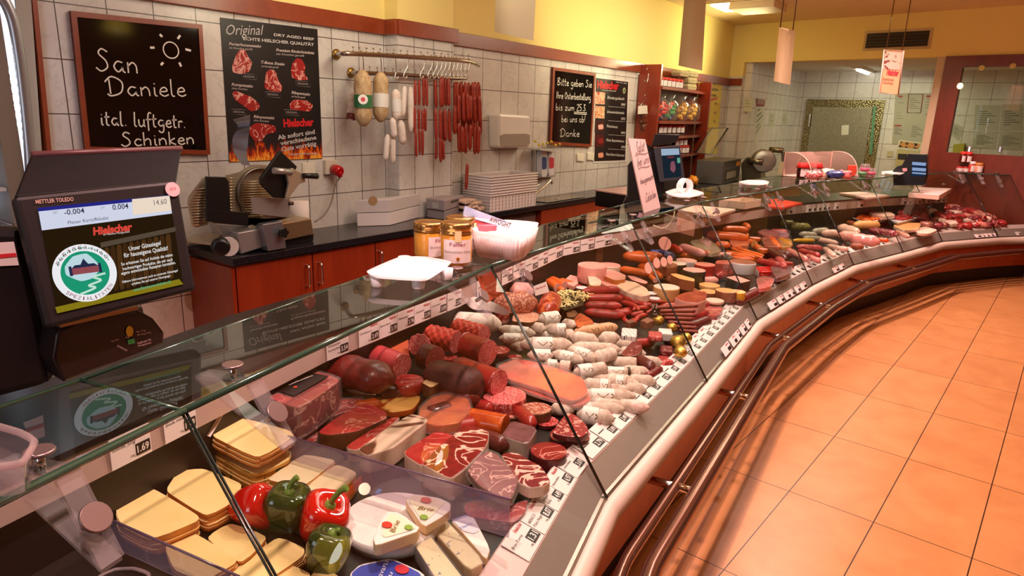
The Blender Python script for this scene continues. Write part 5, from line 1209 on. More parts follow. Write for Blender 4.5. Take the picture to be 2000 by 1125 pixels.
# handwritten card leaning on the shelf
A, B = az(1258, 416, ZT+.001), az(1290, 405, ZT+.001); d = (B-A).normalized(); n = d.cross(UZ).normalized(); n = n if n.dot(CAM-A) > 0 else -n
n2 = (n+UZ*.05).normalized(); C_, D_ = pln(1260, 272, A, n2), pln(1227, 270, A, n2)
t = T('handwritten_sign', 'tall white card with handwritten salad offer standing on the glass shelf', 'sign')
t.add('card', G().poly([A, B, C_, D_], -n2*.006), M('f3dfe0', .5)); g = G()
up = (D_-A)
for s_, fy, f0, f1, hh in (('Salat', .80, .22, .72, .12), ('bei uns?', .64, .16, .92, .10), ('hausgemacht', .40, .12, .9, .07), ('Coleslaw', .14, .2, .85, .10)):
    a = A.lerp(D_, fy)+(B-A)*f0; b = A.lerp(D_, fy+.035)+(B-A)*f1; hand(s_, a, b, up, up.length*hh, .0035, g, 0, .0015 if d.cross(up).dot(n2) > 0 else -.0015)
for fy in (.775, .6): g.ribbon(catmull([A.lerp(D_, fy+x*.03+.012*math.sin(x*6))+(B-A)*(.15+.7*x)+n2*.0015 for x in (0, .25, .5, .75, 1)], 4), .003, n2)
t.add('handwriting', g, M('3a3040', .5)); t.done()
# red capped jam jars
def jam(label, cx, by, rpx, hpx, m='3a0a08', cap='c8201e', cloth=True, z0=ZT+.001):
    b = az(cx, by, z0)
    if cx > 1880: f = min((cx-1885)/92, 1); b = TP[-2].lerp(TP[-1], f)*.6+TB[-2].lerp(TB[-1], f)*.4; b.z = z0
    r = pxm(b, rpx); h = pxm(b, hpx); t = T('jam_jar', label, 'jar')
    t.add('glass', G().lathe(b, [(r*.9, 0), (r, h*.06), (r, h*.7), (r*.8, h*.78)], 20), M(m, .12)); fd = V((.6, -.8, 0)); sd = UZ.cross(fd); g = G(); rr = r*1.02
    k = g.add([b+(fd*math.cos(a)+sd*math.sin(a))*rr+V((0, 0, zz)) for zz in (h*.1, h*.6) for a in [-.8+1.6*i/8 for i in range(9)]])
    for i in range(8): g.face((k+i, k+i+1, k+10+i, k+9+i), 0, True)
    t.add('label', g, M('ece4e6', .5)); w = (lambda u: 1+.07*math.sin(2*PI*u*9)) if cloth else None
    t.add('cap', G().lathe(b+V((0, 0, h*.72)), [(r*1.25 if cloth else r, -h*.08 if cloth else 0), (r*.95, h*.08), (r*.95, h*.2), (r*.7, h*.25)], 36 if cloth else 20, wob=w), M(cap, .45), label='red cloth cap' if cloth else None); t.done()
jam('dark jam jar with red cloth cap, left of the pair by the acrylic hood', 1567, 347, 11.5, 30); jam('dark jam jar with red cloth cap, right of the pair by the acrylic hood', 1591, 347, 10.5, 30)
jam('tall red lidded mustard jar, upper left at the wooden wall', 1909, 325, 5.5, 22, '5a0a0a', 'd83028', False, ZT+.105); jam('tall red lidded mustard jar, upper right at the wooden wall', 1920, 326, 6, 22, '5a0a0a', 'd83028', False, ZT+.105)
for x, l in ((1907,'left'),(1919,'right')): jam(f'low white labelled jar at the bottom {l} by the wooden wall', x, 335, 6, 11, 'c8a0a0', 'b02020', False, ZT+.001)
jam('red and white canister beside the mustard jars', 1931, 333, 6, 22, 'c84038', 'e8e0e4', False); jam('pale jar with golden lid at the right by the wooden wall', 1945, 331, 7.5, 20, 'e0a088', 'c8823a', False)
# acrylic hood over a board with sausages
A, B = az(1588, 349, ZT+.004), az(1678, 343, ZT+.004); dv = (B-A).normalized(); q = V((-dv.y, dv.x, 0)); w = .20; hh = pxm(A, 47)
t = T('acrylic_hood', 'curved clear acrylic hood over packed sausages on the shelf', 'display hood'); g = G(); prof = [(0, 0)]+[(.02+.19*(1-math.cos(a)), hh*math.sin(a)) for a in [PI/2*i/8 for i in range(9)]]+[(w+.1, hh), (w+.1, 0)]
k = g.add([A+q*x+V((0, 0, z)) for x, z in prof]+[B+q*x+V((0, 0, z)) for x, z in prof]); n = len(prof)
for i in range(n-1): g.face((k+i, k+i+1, k+n+i+1, k+n+i), 0, True)
t.add('shell', g, thin_glass('hood', (.97, .86, .84), haze=.12, hazecol=(.9, .55, .5)))
for O in (A, B): t.add('polished_rim', G().tube([O+q*x+V((0, 0, z)) for x, z in prof], .004, 6), M('e8b8b0', .15))
t.add('base', G().poly([A, B, B+q*.3, A+q*.3], V((0, 0, .006))), M('e8c8c4', .3)); t.done()
for i, (x, y, r, m_, l) in enumerate([(1603,343,9,marble('mx','c82a3a','f0b0b0',20,.1),'left red pack'),(1625,338,9,cream_cut,'cream folded pack'),(1645,342,9,M('34407a',.3),'blue pack'),(1660,342,7,salami_pink,'right pink pack')]):
    p = az(x, y, ZT+.05)+q*.06; one('sausage_packet', f'{l} under the clear acrylic hood', 'packet', G().blob(p, (.07, .05, .035), .6, .2, 2, i, sq=.7), m_)
p = az(1673, 338, ZT+.04)+q*.05; one('red_carton', 'small red carton behind the right edge of the acrylic hood', 'carton', G().box(p+V((0, 0, .02)), (.07, .06, .10), .3), M('c8402e', .4), bev=.003)
for i, (x, y, l, cf) in enumerate([(1690,326,'upper pink','d84a7a'),(1684,334,'lower green','4a9a5a'),(1702,334,'lower pink','c83a6a')]):
    z = ZT+(.045 if y > 330 else .10); p = az(x, y, z); t = T('candy_tub', l+' see through sweets tub beside the acrylic hood', 'tub'); r = pxm(p, 10)
    t.add('filling', G().lathe(p-V((0, 0, .04)), [(r*.75, 0), (r*.85, .03)], 14), M(cf, .4)); t.add('shell', G().lathe(p-V((0, 0, .043)), [(r*.8, 0), (r, .045), (r*.9, .06), (r*.7, .075)], 14), ACRYL); t.done()
P = chaikin([az(x, y, .62) for x, y in ((190,1128),(225,1112),(262,1110),(292,1120),(290,1150),(200,1150))], 2)
one('clear_container', 'rim of a small clear container at the bottom left before the cheeses', 'container', G().tube(P, .004, 6, closed=True), thin_glass('rimq', (.9, .75, .75), haze=.4, hazecol=(.8, .6, .65)))
# clear tub at the left edge and small cards in the case
z = ZT+.05; P = chaikin([az(x, y, z) for x, y in ((-60,840),(-20,828),(40,845),(70,862),(45,905),(0,912),(-60,915))], 2); c = sum(P, V())/len(P)
t = T('clear_container', 'clear plastic food container cut by the left picture edge', 'container'); g = G(); n = len(P)
k = g.add(P); k2 = g.add([c+(p-c)*.82-V((0, 0, .048)) for p in P])
for i in range(n): g.face((k+i, k+(i+1) % n, k2+(i+1) % n, k2+i), 0, True)
g.face([k2+i for i in range(n)]); t.add('tub', g, ACRYL); t.add('rim', G().tube(P, .005, 6, closed=True), thin_glass('rimp', (.95, .88, .88), haze=.15, hazecol=(.9, .75, .75))); t.done()
def card(label, out, z, m, dn=V((.5, -.5, .7)), name='info_card', txt=None, tm=None):
    p0 = az(*out[0], z); P = [pln(x, y, p0, dn.normalized()) for x, y in out]; t = T(name, label, 'card'); t.add('card', G().poly(P, -dn.normalized()*.002), m)
    for s_, a, b, hpx in txt or []:
        A, B = pln(*a, p0, dn.normalized()), pln(*b, p0, dn.normalized()); U = CU; gg = text_g(s_, A, B, U, pxm(A, hpx), bold=.01, lift=.0015)
        t.add('lettering', gg, tm)
    t.done()
card('blank white card leaning at the rear rail above the tall cheese stack', [(382,845),(411,853),(440,802),(410,790)], .74, M('f0dcdc', .5))
card('orange offer card hanging inside the glass by the second joint', [(950,592),(987,571),(966,527),(932,540)], .93, M('e8684a', .5), V((.8, -.55, .2)), txt=[('Wir empfehlen', (948,564), (974,550), 5), ('für Ihr Grillfest', (950,573), (977,559), 5)], tm=M('f8c8a8', .5))
card('small white card with red print behind the grated cheese', [(1046,578),(1073,570),(1067,550),(1042,559)], .74, M('f0e0e0', .5), V((.8, -.55, .2)), txt=[('Neu bei uns', (1047,566), (1066,559), 4)], tm=REDT)
card('blank pinkish white paper hanging on the brown register plinth', [(1322,441),(1354,430),(1354,415),(1323,415)], .93, M('eccdca', .5), V((.9, -.4, .0)))
# ================================================================ wall A: boards, posters, rack, dispensers
NX = V((1, 0, 0))
def wq(pts, X): return [ax(x, y, X) for x, y in pts]
def chalk(label, out, lines, extra=None, tk=.018, fw=.018):
    X = XA+tk; P = wq(out, X); t = T('chalkboard', label, 'chalkboard'); c = sum(P, V())/4
    t.add('writing_surface', G().poly(P, -NX*.012), M('0a0809', .08, 0, .6), label='glossy black writing surface'); g = G()
    for i in range(4):
        a, b = P[i], P[(i+1) % 4]; q = lambda p: p+(c-p).normalized()*fw*1.35
        g.poly([a+NX*.006, b+NX*.006, q(b)+NX*.006, q(a)+NX*.006], -NX*.022)
    t.add('frame', g, m_trim, label='red brown wooden frame'); g = G()
    for s_, a, b, hp in lines:
        A, B = ax(*a, X+.001), ax(*b, X+.001); hand(s_, A, B, UZ, pxm(A, hp*.82), .0065 if hp > 25 else .0055, g)
    if extra: extra(g, X)
    t.add('chalk_writing', g, M('ece6dc', .8), label='handwritten white chalk lettering'); t.done()
def sun(g, X):
    c = ax(334, 98, X+.003); r = pxm(c, 15); g.ribbon([c+V((0, r*math.cos(a), r*math.sin(a))) for a in [2*PI*i/24 for i in range(25)]], .006, NX)
    for a, b in (((293,93),(302,93)),((312,67),(317,72)),((352,69),(347,76)),((362,96),(373,99)),((350,122),(354,130)),((319,122),(314,127))): g.ribbon([ax(*a, X+.003), ax(*b, X+.003)], .011, NX)
chalk('large chalkboard reading San Daniele ital. luftgetr. Schinken, above the near till', [(137,21),(394,48),(410,302),(166,296)], [('San', (188,138), (274,144), 50), ('Daniele', (208,187), (366,188), 42), ('ital. luftgetr.', (196,244), (365,250), 34), ('Schinken', (237,286), (382,281), 32)], sun, .02, .024)
def under_(g, X):
    for y in (219, 222): g.ribbon([ax(1121, y, X+.003), ax(1146, y+1.5, X+.003)], .006, NX)
chalk('smaller chalkboard with a German Easter order notice beside the price poster', [(1080,131),(1163,143),(1154,287),(1073,282)], [('Bitte geben Sie', (1088,166), (1156,171), 17), ('Ihre Osterbestellung', (1086,192), (1154,196), 16), ('bis zum 25.3.', (1085,215), (1146,217), 16), ('bei uns ab!', (1096,238), (1143,239), 16), ('Danke', (1093,267), (1132,267), 18)], under_, .02, .03)
# beef poster
X = XA+.004; P = wq([(430,34),(620,57),(630,310),(448,317)], X); t = T('beef_poster', 'black dry aged beef poster with steaks and flames along its bottom', 'poster')
t.add('sheet', G().poly(P, -NX*.002), M('1b1718', .35))
n = N('flames'); v = n.co(scale=(1, 1, .35)); f = n.noise(v, 28, 4, .6, 1.2); g2 = n.a('SeparateXYZ'); n.l(n.tc.outputs['Generated'], g2.inputs[0])
ad = n.a('Math', _operation='SUBTRACT'); n.l(f, ad.inputs[0]); m2 = n.a('Math', _operation='MULTIPLY'); n.l(g2.outputs['Z'], m2.inputs[0]); m2.inputs[1].default_value = .42; n.l(m2.outputs[0], ad.inputs[1])
n.bsdf(n.ramp(ad.outputs[0], [(.18, '1b1718'), (.3, '8a1c06'), (.4, 'e05a10'), (.5, 'f8b040')]), .4)
a, b, c, d = wq([(446,276),(628,270),(630,309),(449,316)], X+.0004); t.add('flames', G().poly([a, b, c, d], -NX*.001), n.m, label='printed orange flames')
g = G()
for s_, a, b, h, sh in [('DRY AGED BEEF',(535,70),(613,79),5,0),('ECHTE HIELSCHER QUALITÄT',(475,78),(613,90),6,0),('Ab sofort sind',(543,273),(615,261),9,0),('verschiedene',(548,284),(618,272),9,0),('Cuts vorrätig',(550,296),(618,284),9,0),('So lange der Vorrat reicht',(564,303),(620,301),4,0)]:
    A, B = ax(*a, X+.0025), ax(*b, X+.0025); text_g(s_, A, B, UZ, pxm(A, h), bold=.02, g=g)
t.add('lettering', g, M('cfc8c6', .5), label='white block lettering'); A, B = ax(443, 68, X+.001), ax(517, 68, X+.001)
t.add('script_lettering', text_g('Original', A, B, UZ, pxm(A, 20), shear=.4), M('b8b0b0', .5)); g = G()
for s_, s2, a, b in [('Porterhousesteaks','am Knochen gereift',(447,88),(510,93)),('Premium Rinderkoteletts','am Knochen gereift',(539,100),(614,106)),('T-Bone Steaks','am Knochen gereift',(510,124),(556,128)),('Rumpsteaks','ohne Knochen',(452,167),(494,171)),('Ribeyesteaks','am Knochen gereift',(569,183),(606,187)),('Ribeyesteaks','ohne Knochen',(495,230),(536,233))]:
    A, B = ax(*a, X+.001), ax(*b, X+.001); text_g(s_, A, B, UZ, pxm(A, 5.5), shear=.3, bold=.02, g=g); o = V((0, 0, -pxm(A, 6.5))); text_g(s2, A+o, A.lerp(B, .72)+o, UZ, pxm(A, 4), shear=.3, g=g)
t.add('steak_names', g, M('c9b8b4', .5))
st = marble('steak_print', '8e1414', 'd89a8c', 14, .04, .4, 'a81e1c')
for out in ([(462,105),(470,96),(479,97),(484,110),(493,122),(488,140),(470,145),(455,142),(453,130)], [(519,142),(527,135),(538,138),(543,155),(552,170),(549,180),(530,178),(516,172)], [(571,124),(580,113),(590,116),(597,130),(594,143),(603,156),(585,157),(570,152),(568,138)], [(453,182),(460,177),(475,183),(493,190),(508,205),(505,214),(490,218),(478,208),(460,196)], [(565,203),(575,194),(600,196),(612,206),(606,218),(585,216),(567,213)], [(488,248),(500,240),(520,242),(538,246),(539,258),(520,262),(512,275),(498,276),(487,262)]):
    t.add('steak_print', G().poly(chaikin(wq(out, X+.002), 2), -NX*.001), st, label='printed raw steak')
g = G()
for x, y in ((472,144),(518,179),(577,158),(452,213),(555,214)):
    P = wq([(x,y),(x+29,y+1.5),(x+29,y+12),(x,y+10)], X+.0035); g.tube(P, .0012, 4, closed=True); text_g('ORIGINAL', ax(x+3, y+7, X+.003), ax(x+26, y+8, X+.003), UZ, pxm(P[0], 4), g=g)
t.add('stamp_prints', g, M('a89a98', .5)); A, B = ax(554, 248, X+.001), ax(613, 245, X+.001); t.add('shop_logo', text_g('Hielscher', A, B, UZ, pxm(A, 15), bold=.045), M('d01c24', .5), label='red shop lettering'); t.done()
# price poster
P = wq([(1162,149),(1229,157),(1223,317),(1159,319)], X); t = T('price_poster', 'black price poster with five meat photos and white border', 'poster'); t.add('sheet', G().poly(P, -NX*.002), M('d9d2cc', .4))
t.add('black_field', G().poly(wq([(1164,152),(1227,160),(1221,313),(1161,315)], X+.001), -NX*.0005), M('1a1616', .4)); A, B = ax(1166, 172, X+.002), ax(1208, 175, X+.002)
t.add('shop_logo', text_g('Hielscher', A, B, UZ, pxm(A, 15), bold=.045), M('c81c24', .5), label='red shop lettering'); g = G()
text_g('Ihr Fleischer-Fachgeschäft', ax(1176,177,X+.002), ax(1203,179,X+.002), UZ, .012, g=g)
text_g('Gültig vom 13.03. - 18.03.23', ax(1203,161,X+.002), ax(1224,164,X+.002), UZ, .012, g=g)
for i, (s_, pr_) in enumerate([('Rindergulasch','9,98 €'),('Schweinerückensteaks','1,29 €'),('Fleischwurst','0,99 €'),('Pleiser Bauernbratwurst','1,29 €'),('Pleiser Brät im Gelenmantel','1,19 €')]):
    y = 193+i*27.6; A = ax(1186-i*.7, y, X+.002); text_g(s_, A, ax(1219 if i != 2 else 1206, y+2.5, X+.002), UZ, pxm(A, 5.5), shear=.25, g=g); text_g(pr_, ax(1213, y+13, X+.002), ax(1221, y+13.6, X+.002), UZ, pxm(A, 4.5), bold=.02, g=g)
    g.ribbon([ax(1188, y+15, X+.003), ax(1221, y+17, X+.003)], .002, NX)
    q = wq([(1163-i*.3,y-14),(1182-i*.6,y-12.5),(1181-i*.6,y+11),(1162-i*.3,y+10)], X+.002)
    t.add('photo_print', G().poly(q, -NX*.001), [marble('ph1','c03020','e8c0a0',20,.1), marble('ph2','c86a40','ecc8a0',18,.1), M('3a0c10',.4), M('4a0e10',.4), M('241414',.4)][i], label='printed meat photo')
    if i > 1: t.add('sausage_print', G().poly(chaikin(wq([(1168,y-4),(1178,y-6),(1179,y+4),(1169,y+5)], X+.0035), 2), -NX*.001), M(['e8a8a0', '8a1c1c', 'e89a7c'][i-2], .4))
t.add('lettering', g, M('e2dcd8', .5)); c = ax(1219, 177, X+.003); t.add('round_seal', G().lathe(c, [(pxm(c, 5.5), 0), (pxm(c, 5.5), .001)], 22, axis=NX), M('c8b88a', .5)); t.add('seal_centre', G().lathe(c+NX*.001, [(pxm(c, 3.6), 0), (pxm(c, 3.6), .001)], 18, axis=NX), M('3f7a4a', .5)); t.done()
# hanging rack
m_rk = M('a89c90', .25, 1.0); XU, XL = XA+.26, XA+.17
t = T('sausage_rack', 'curved double steel hanging rail full of sausages on the tiled pillar', 'rack')
up_ = [ax(657, 106, XA+.005), ax(668, 105, XU-.05), ax(690, 105, XU), ax(780, 110, XU), ax(870, 116, XU), ax(905, 119, XU), ax(925, 123, XU-.03), ax(935, 128, XU-.09)]
lo_ = [ax(686, 142, XA+.005), ax(696, 142, XL-.04), ax(720, 143, XL), ax(800, 147, XL), ax(885, 153, XL), ax(910, 153, XL-.03)]
t.add('upper_rail', G().tube(catmull(up_, 5), .014, 12), m_rk); t.add('lower_rail', G().tube(catmull(lo_, 5), .013, 12), m_rk)
for p in (up_[0], lo_[0]): t.add('wall_flange', G().lathe(p-NX*.005, [(.032, 0), (.032, .01), (.02, .022)], 18, axis=NX), M('b8924e', .3, 1), label='round brass wall flange')
g = G()
for i in range(18):
    f = i/17; p = up_[1].lerp(up_[6], f) if i else up_[1]
    q = ax(690+225*f, 106+14*f, XU); t.add('peg', G().tube([q+V((0, 0, .01)), q+V((0, 0, .038))], .003, 6).blob(q+V((0, 0, .04)), (.006,)*3, 0, 0, 1, nu=8, nv=6), m_rk)
for i in range(12):
    f = i/11; q = ax(722+165*f, 143+10*f, XL); t.add('peg', G().tube([q+V((0, 0, .01)), q+V((0, 0, .034))], .003, 6).blob(q+V((0, 0, .036)), (.006,)*3, 0, 0, 1, nu=8, nv=6), m_rk)
t.done()
xs_h = [704, 739, 768, 795, 827, 842, 852, 861, 869, 877, 885, 892, 900, 908, 915]
for i, x in enumerate(xs_h):
    p = ax(x, 106+14*(x-690)/225, XU); z1 = ax(x+6, 150, XU).z; q = V((p.x-.01, ax(x+(8 if i < 3 else -2), 145, XU).y, z1)); r = .02
    pts = [p+V((0, -.02, -.005)), p+V((0, -.012, .018)), p+V((0, .008, .022)), p+V((0, .018, .004))]; pts += [p.lerp(q, .5)+V((0, .012, 0)), q+V((0, 0, .03)), q+V((0, -.012, 0)), q+V((0, .006, -.014)), q+V((0, .02, .004))]
    one('meat_hook', 'S shaped steel meat hook on the upper sausage rail', 'hook', G().tube(catmull(pts, 4), .0032, 6), m_chrome, 's shaped meat hooks on the rail')
def hang(label, a, b, rpx, m, X_, group=None, bend=0., bands=None, lumps=.1, name='hanging_sausage', cut=None):
    A, B = ax(*a, X_), ax(*b, X_); d = B-A; L = d.length; d.normalize(); r = pxm((A+B)/2, rpx); s = NX.cross(d); pts, rr = [A-d*r*.3], [r*.25]
    for i in range(11):
        f = i/10; w = min(1, .55+.45*math.sin(min(f, 1-f)/.15*PI/2)) if min(f, 1-f) < .15 else 1
        pts.append(A+d*L*f+s*bend*L*math.sin(PI*f)); rr.append(r*w*(1+lumps*noise.noise(V((f*5, a[0], a[1])))))
    pts.append(B+d*r*.3); rr.append(r*.25)
    if not bands: return one(name, label, 'sausage', G().tube(pts, rr, 12), m, group)
    t = T(name, label, 'sausage'); t.add('casing', G().tube(pts, rr, 16), m)
    for f0, f1, mm_, lb in bands: t.add('paper_band', G().tube([A+d*L*f0, A+d*L*(f0+f1)/2, A+d*L*f1], r*1.05, 18, cap=False), mm_, label=lb)
    if cut == 'logo':
        n_ = (CAM-(A+B)/2); n_ = (n_-d*n_.dot(d)).normalized(); c = A+d*L*.52+n_*r*1.06; t.add('round_seal', G().lathe(c, [(r*.55, 0), (r*.55, .002)], 18, axis=n_), M('f0ece8', .5)); t.add('emblem', G().lathe(c+n_*.002, [(r*.25, 0), (r*.25, .001)], 12, axis=n_), M('d8505a', .5))
    t.done()
tan = skin('netted_tan', 'a07a50', 'd0b48a', 50, .7, .8, (1, 1, .4)); XH = XA+.24
hang('large tan netted salami with green and white band, hanging first', (708,142), (710,242), 17, tan, XH, bands=[(.43,.68,M('2a6a3a',.5),'green printed band')], cut='logo')
hang('large tan salami with a white printed band, hanging second', (744,145), (743,234), 15, tan, XH, bands=[(.42,.72,M('e2dcd6',.5),'white printed band')])
hang('whitish salami with red cut end hanging behind the first salami', (692,182), (685,232), 9, mold, XA+.08, bands=[(.8,1.02,salami_dark,'dark red cut end')])
hang('white salami with a pale printed band, hanging third', (773,177), (775,232), 9.5, moldw, XH, bands=[(.3,.75,M('e8e4e2',.5),'pale printed band')])
for i, (a, b, r, l) in enumerate([((790,170),(787,226),5.5,'slim left one under the fourth hook'),((802,172),(803,256),6.5,'long right one under the fourth hook'),((766,232),(770,268),7,'short one below the third, left'),((782,237),(787,280),8,'thick one below the third, right'),((757,264),(753,312),5.5,'lowest left one'),((767,268),(767,318),6,'lowest right one')]):
    hang('small white mould salami, '+l, a, b, r, moldw, XH-.02*(i % 2))
thin = skin('red_cabanossi', '7c1e12', 'a8321c', 30, .4, .3); bright = skin('bright_cabanossi', '78180c', 'a83418', 26, .4, .4)
def bunch(xs, tiers, r, m, label, group, X_):
    for x in xs:
        for (y0, y1) in tiers:
            j = rnd.random()*4-2; hang(label, (x+j, y0+rnd.random()*8), (x+j+rnd.random()*3-1, y1-rnd.random()*8), r, m, X_+rnd.random()*.05-.02, group, bend=.03*(rnd.random()-.5))
bunch([811,818,825,831], [(152,212),(208,262)], 3.0, thin, 'thin dark red sausage in the leftmost red hanging bunch', 'red sausages in the leftmost bunch', XH)
bunch([812,819,826], [(250,308)], 2.8, thin, 'thin dark red sausage in the leftmost red hanging bunch', 'red sausages in the leftmost bunch', XH)
bunch([852,859,865,871,878], [(150,214),(212,278)], 3.6, thin, 'slim red sausage in the middle red hanging bunch', 'red sausages in the middle bunch', XH)
bunch([854,861,867], [(268,318)], 3.2, thin, 'slim red sausage in the middle red hanging bunch', 'red sausages in the middle bunch', XH)
bunch([888,894,901,908,915,922,929,936], [(155,218),(206,266)], 4.3, bright, 'bright red sausage in the thick right hanging bunch', 'bright red sausages in the right bunch', XH-.03)
bunch([897,904,911,918,926,934], [(180,240),(240,300)], 4.2, bright, 'bright red sausage in the thick right hanging bunch', 'bright red sausages in the right bunch', XH)
hang('single red sausage dangling lowest under the right bunch', (913,320), (910,370), 3.3, bright, XH)
# dispensers, switches, plug
def wbox(name, label, cat, out, X_, dpt, m, bev=.01, parts=None):
    P = wq(out, X_); t = T(name, label, cat); t.add('housing', G().poly(P, -NX*dpt), m, bev=bev)
    for pn, o2, X2, d2, m2, lb in parts or []: t.add(pn, G().poly(chaikin(wq(o2, X2), 1), -NX*d2), m2, label=lb)
    t.done()
wbox('towel_dispenser', 'white paper towel dispenser with a grey window, beside the right red sausages', 'dispenser', [(975,222),(1036,226),(1037,288),(976,289)], XA+.12, .118, M('e4dbd2', .3), .02, [('window', [(977,262),(1035,261),(1035,284),(979,286)], XA+.124, .005, M('a09488', .2), 'grey lower window')])
wbox('soap_dispenser', 'double soap dispenser with two bottles above the sink', 'dispenser', [(1047,290),(1085,293),(1084,345),(1046,349)], XA+.04, .038, M('c4bcb2', .35, .4), .004, [('bottle', [(1058,295),(1069,296),(1069,345),(1058,346)], XA+.10, .055, M('d8d4d6', .3), 'left white soap bottle'), ('bottle', [(1072,296),(1083,297),(1083,342),(1072,343)], XA+.10, .055, M('e0d8dc', .3), 'right white soap bottle'), ('bottle_label', [(1059,306),(1068,307),(1068,330),(1059,331)], XA+.103, .002, M('3a4a7a', .4), 'blue bottle label'), ('bottle_label', [(1073,307),(1082,308),(1082,328),(1073,329)], XA+.103, .002, M('c83a4a', .4), 'red bottle label'), ('pump_lever', [(1055,289),(1092,293),(1091,296),(1055,294)], XA+.16, .12, M('c8c4c0', .3), None)])
t = T('dried_flowers', 'sprig of small yellow dried flowers on the soap dispenser', 'flowers'); g = G(); fl = G()
for i in range(7):
    a = ax(1060+i*2, 289, XA+.06); b = ax(1045+i*8, 280+(i*7 % 9)-4, XA+.06); g.tube([a, a.lerp(b, .5)+V((0, 0, .015)), b], .002, 5)
    fl.blob(b, (.012, .016, .012), 0, .3, 4, i, nu=8, nv=6)
t.add('stems', g, M('7a6a3a', .6)); t.add('blossoms', fl, M('d8b83a', .6)); t.done()
for out, l in (([(591,318),(616,316),(617,343),(592,345)],'left of the red power plug'),([(1127,300),(1142,301),(1141,316),(1127,315)],'below the smaller chalkboard, left'),([(1147,298),(1161,299),(1160,314),(1147,313)],'below the price poster, right')):
    wbox('light_switch', 'cream light switch '+l, 'switch', out, XA+.012, .011, M('e2d8c4', .4), .002, [('rocker', [(x*.8+.2*sum(q[0] for q in out)/4, y*.8+.2*sum(q[1] for q in out)/4) for x, y in out], XA+.016, .004, M('ece2d0', .35), None)])
t = T('power_plug', 'red industrial power plug with grey cable on the tiled wall', 'plug'); c = ax(655, 330, XA+.05)
t.add('socket', G().poly(wq([(636,313),(658,312),(659,340),(637,341)], XA+.03), -NX*.029), M('d8ccb8', .4), bev=.004)
t.add('plug_body', G().lathe(c-NX*.02, [(.028, 0), (.034, .03), (.034, .06), (.024, .075)], 18, axis=V((1, 0, -.2))).tube([c+V((.03, 0, 0)), c+V((.045, .0, -.05))], [.024, .014], 12), M('b81018', .25), label='red plug')
cb_ = [c+V((.045, 0, -.05)), ax(655, 360, XA+.08), ax(647, 395, XA+.09), ax(633, 420, XA+.12), ax(615, 433, XA+.2)]
t.add('cable', G().tube(catmull(cb_, 5), .005, 8), M('7a6a60', .5)); t.done()
# ================================================================ worktop along wall A
WT = .85; XW = XA+.44
we = [V((XW, 1.80, 0)), V((XW, 3.9, 0)), V((XW-.10, 3.9, 0)), V((XW-.10, 9.4, 0)), V((XA+.0005, 9.4, 0)), V((XA+.0005, 3.85, 0)), V((XP+.001, 3.83, 0)), V((XP+.001, 3.25, 0)), V((XA+.0005, 3.25, 0)), V((XA+.0005, 1.80, 0))]
one('worktop', 'long dark speckled stone worktop along the tiled wall', 'worktop', G().poly([p+V((0, 0, WT)) for p in we], .04), m_blackst, bev=.003)
def cabinet(label, y0, y1, Xf, doors, m=m_cherry):
    t = T('base_cabinet', label, 'cabinet'); t.add('body', G().box(((XP+.005+Xf-.022)/2, (y0+y1)/2, .43), (Xf-.027-XP, y1-y0-.002, .755)), m); t.add('plinth', G().box(((XP+Xf)/2, (y0+y1)/2, .026), (.18, y1-y0-.01, .052)), m_black)
    for a, b, hy in doors:
        k = t.add('door', G().box((Xf-.011, (a+b)/2, .43), (.018, b-a-.008, .74)), m, bev=.002)
        if hy: t.add('handle', G().tube(catmull([V((Xf-.002, hy, .74)), V((Xf+.026, hy, .735)), V((Xf+.03, hy, .68)), V((Xf+.026, hy, .625)), V((Xf-.002, hy, .62))], 5), .0055, 8), m_chrome, label='bent chrome handle', sub_of=k)
    t.done()
Xf = XW-.02; yA = ax(610, 487, Xf).y; yB_ = ax(733, 462, Xf).y; yC = yB_+(yB_-yA); yh = lambda px: ax(px, 520, Xf+.02).y
struct('trim_4', G().box(((XA+Xf)/2, 1.806, .4), (Xf-XA-.002, .02, .79)), m_cherry)
cabinet('cherry cabinet left of the first door gap, below the slicer', 1.82, yA, Xf, [(1.82, yA, yh(602))])
cabinet('cherry cabinet between the two door gaps, below the cable', yA, yB_, Xf, [(yA, yB_, yh(627))])
cabinet('cherry cabinet behind the honey jars, below the white boxes', yB_, 3.88, Xf, [(yB_, yC, yh(745)), (yC, 3.88, None)])
Xg = XW-.12; y4 = ax(980, 420, Xg).y; y5 = ax(1058, 410, Xg).y
cabinet('cherry cabinet below the stacked cloths', 3.92, y4, Xg, [(3.92, y4, None)]); 
cabinet('cherry cabinet below the sink, right of the grey recess', y5, 6.9, Xg, [(y5, 6.9, None)])
cabinet('cherry cabinet under the wooden shelf unit and vacuum sealer', 6.9, 9.35, Xg, [(6.9, 8.1, None), (8.1, 9.35, None)])
one('hanging_cloth', 'brownish cloth hanging in the gap below the baskets', 'cloth', G().box(((Xg-.05), (y4+y5)/2, .5), (.03, (y5-y4)*.9, .6)), M('5a4038', .8), bev=.01)
def wz(x, y, z=WT): return az(x, y, z)
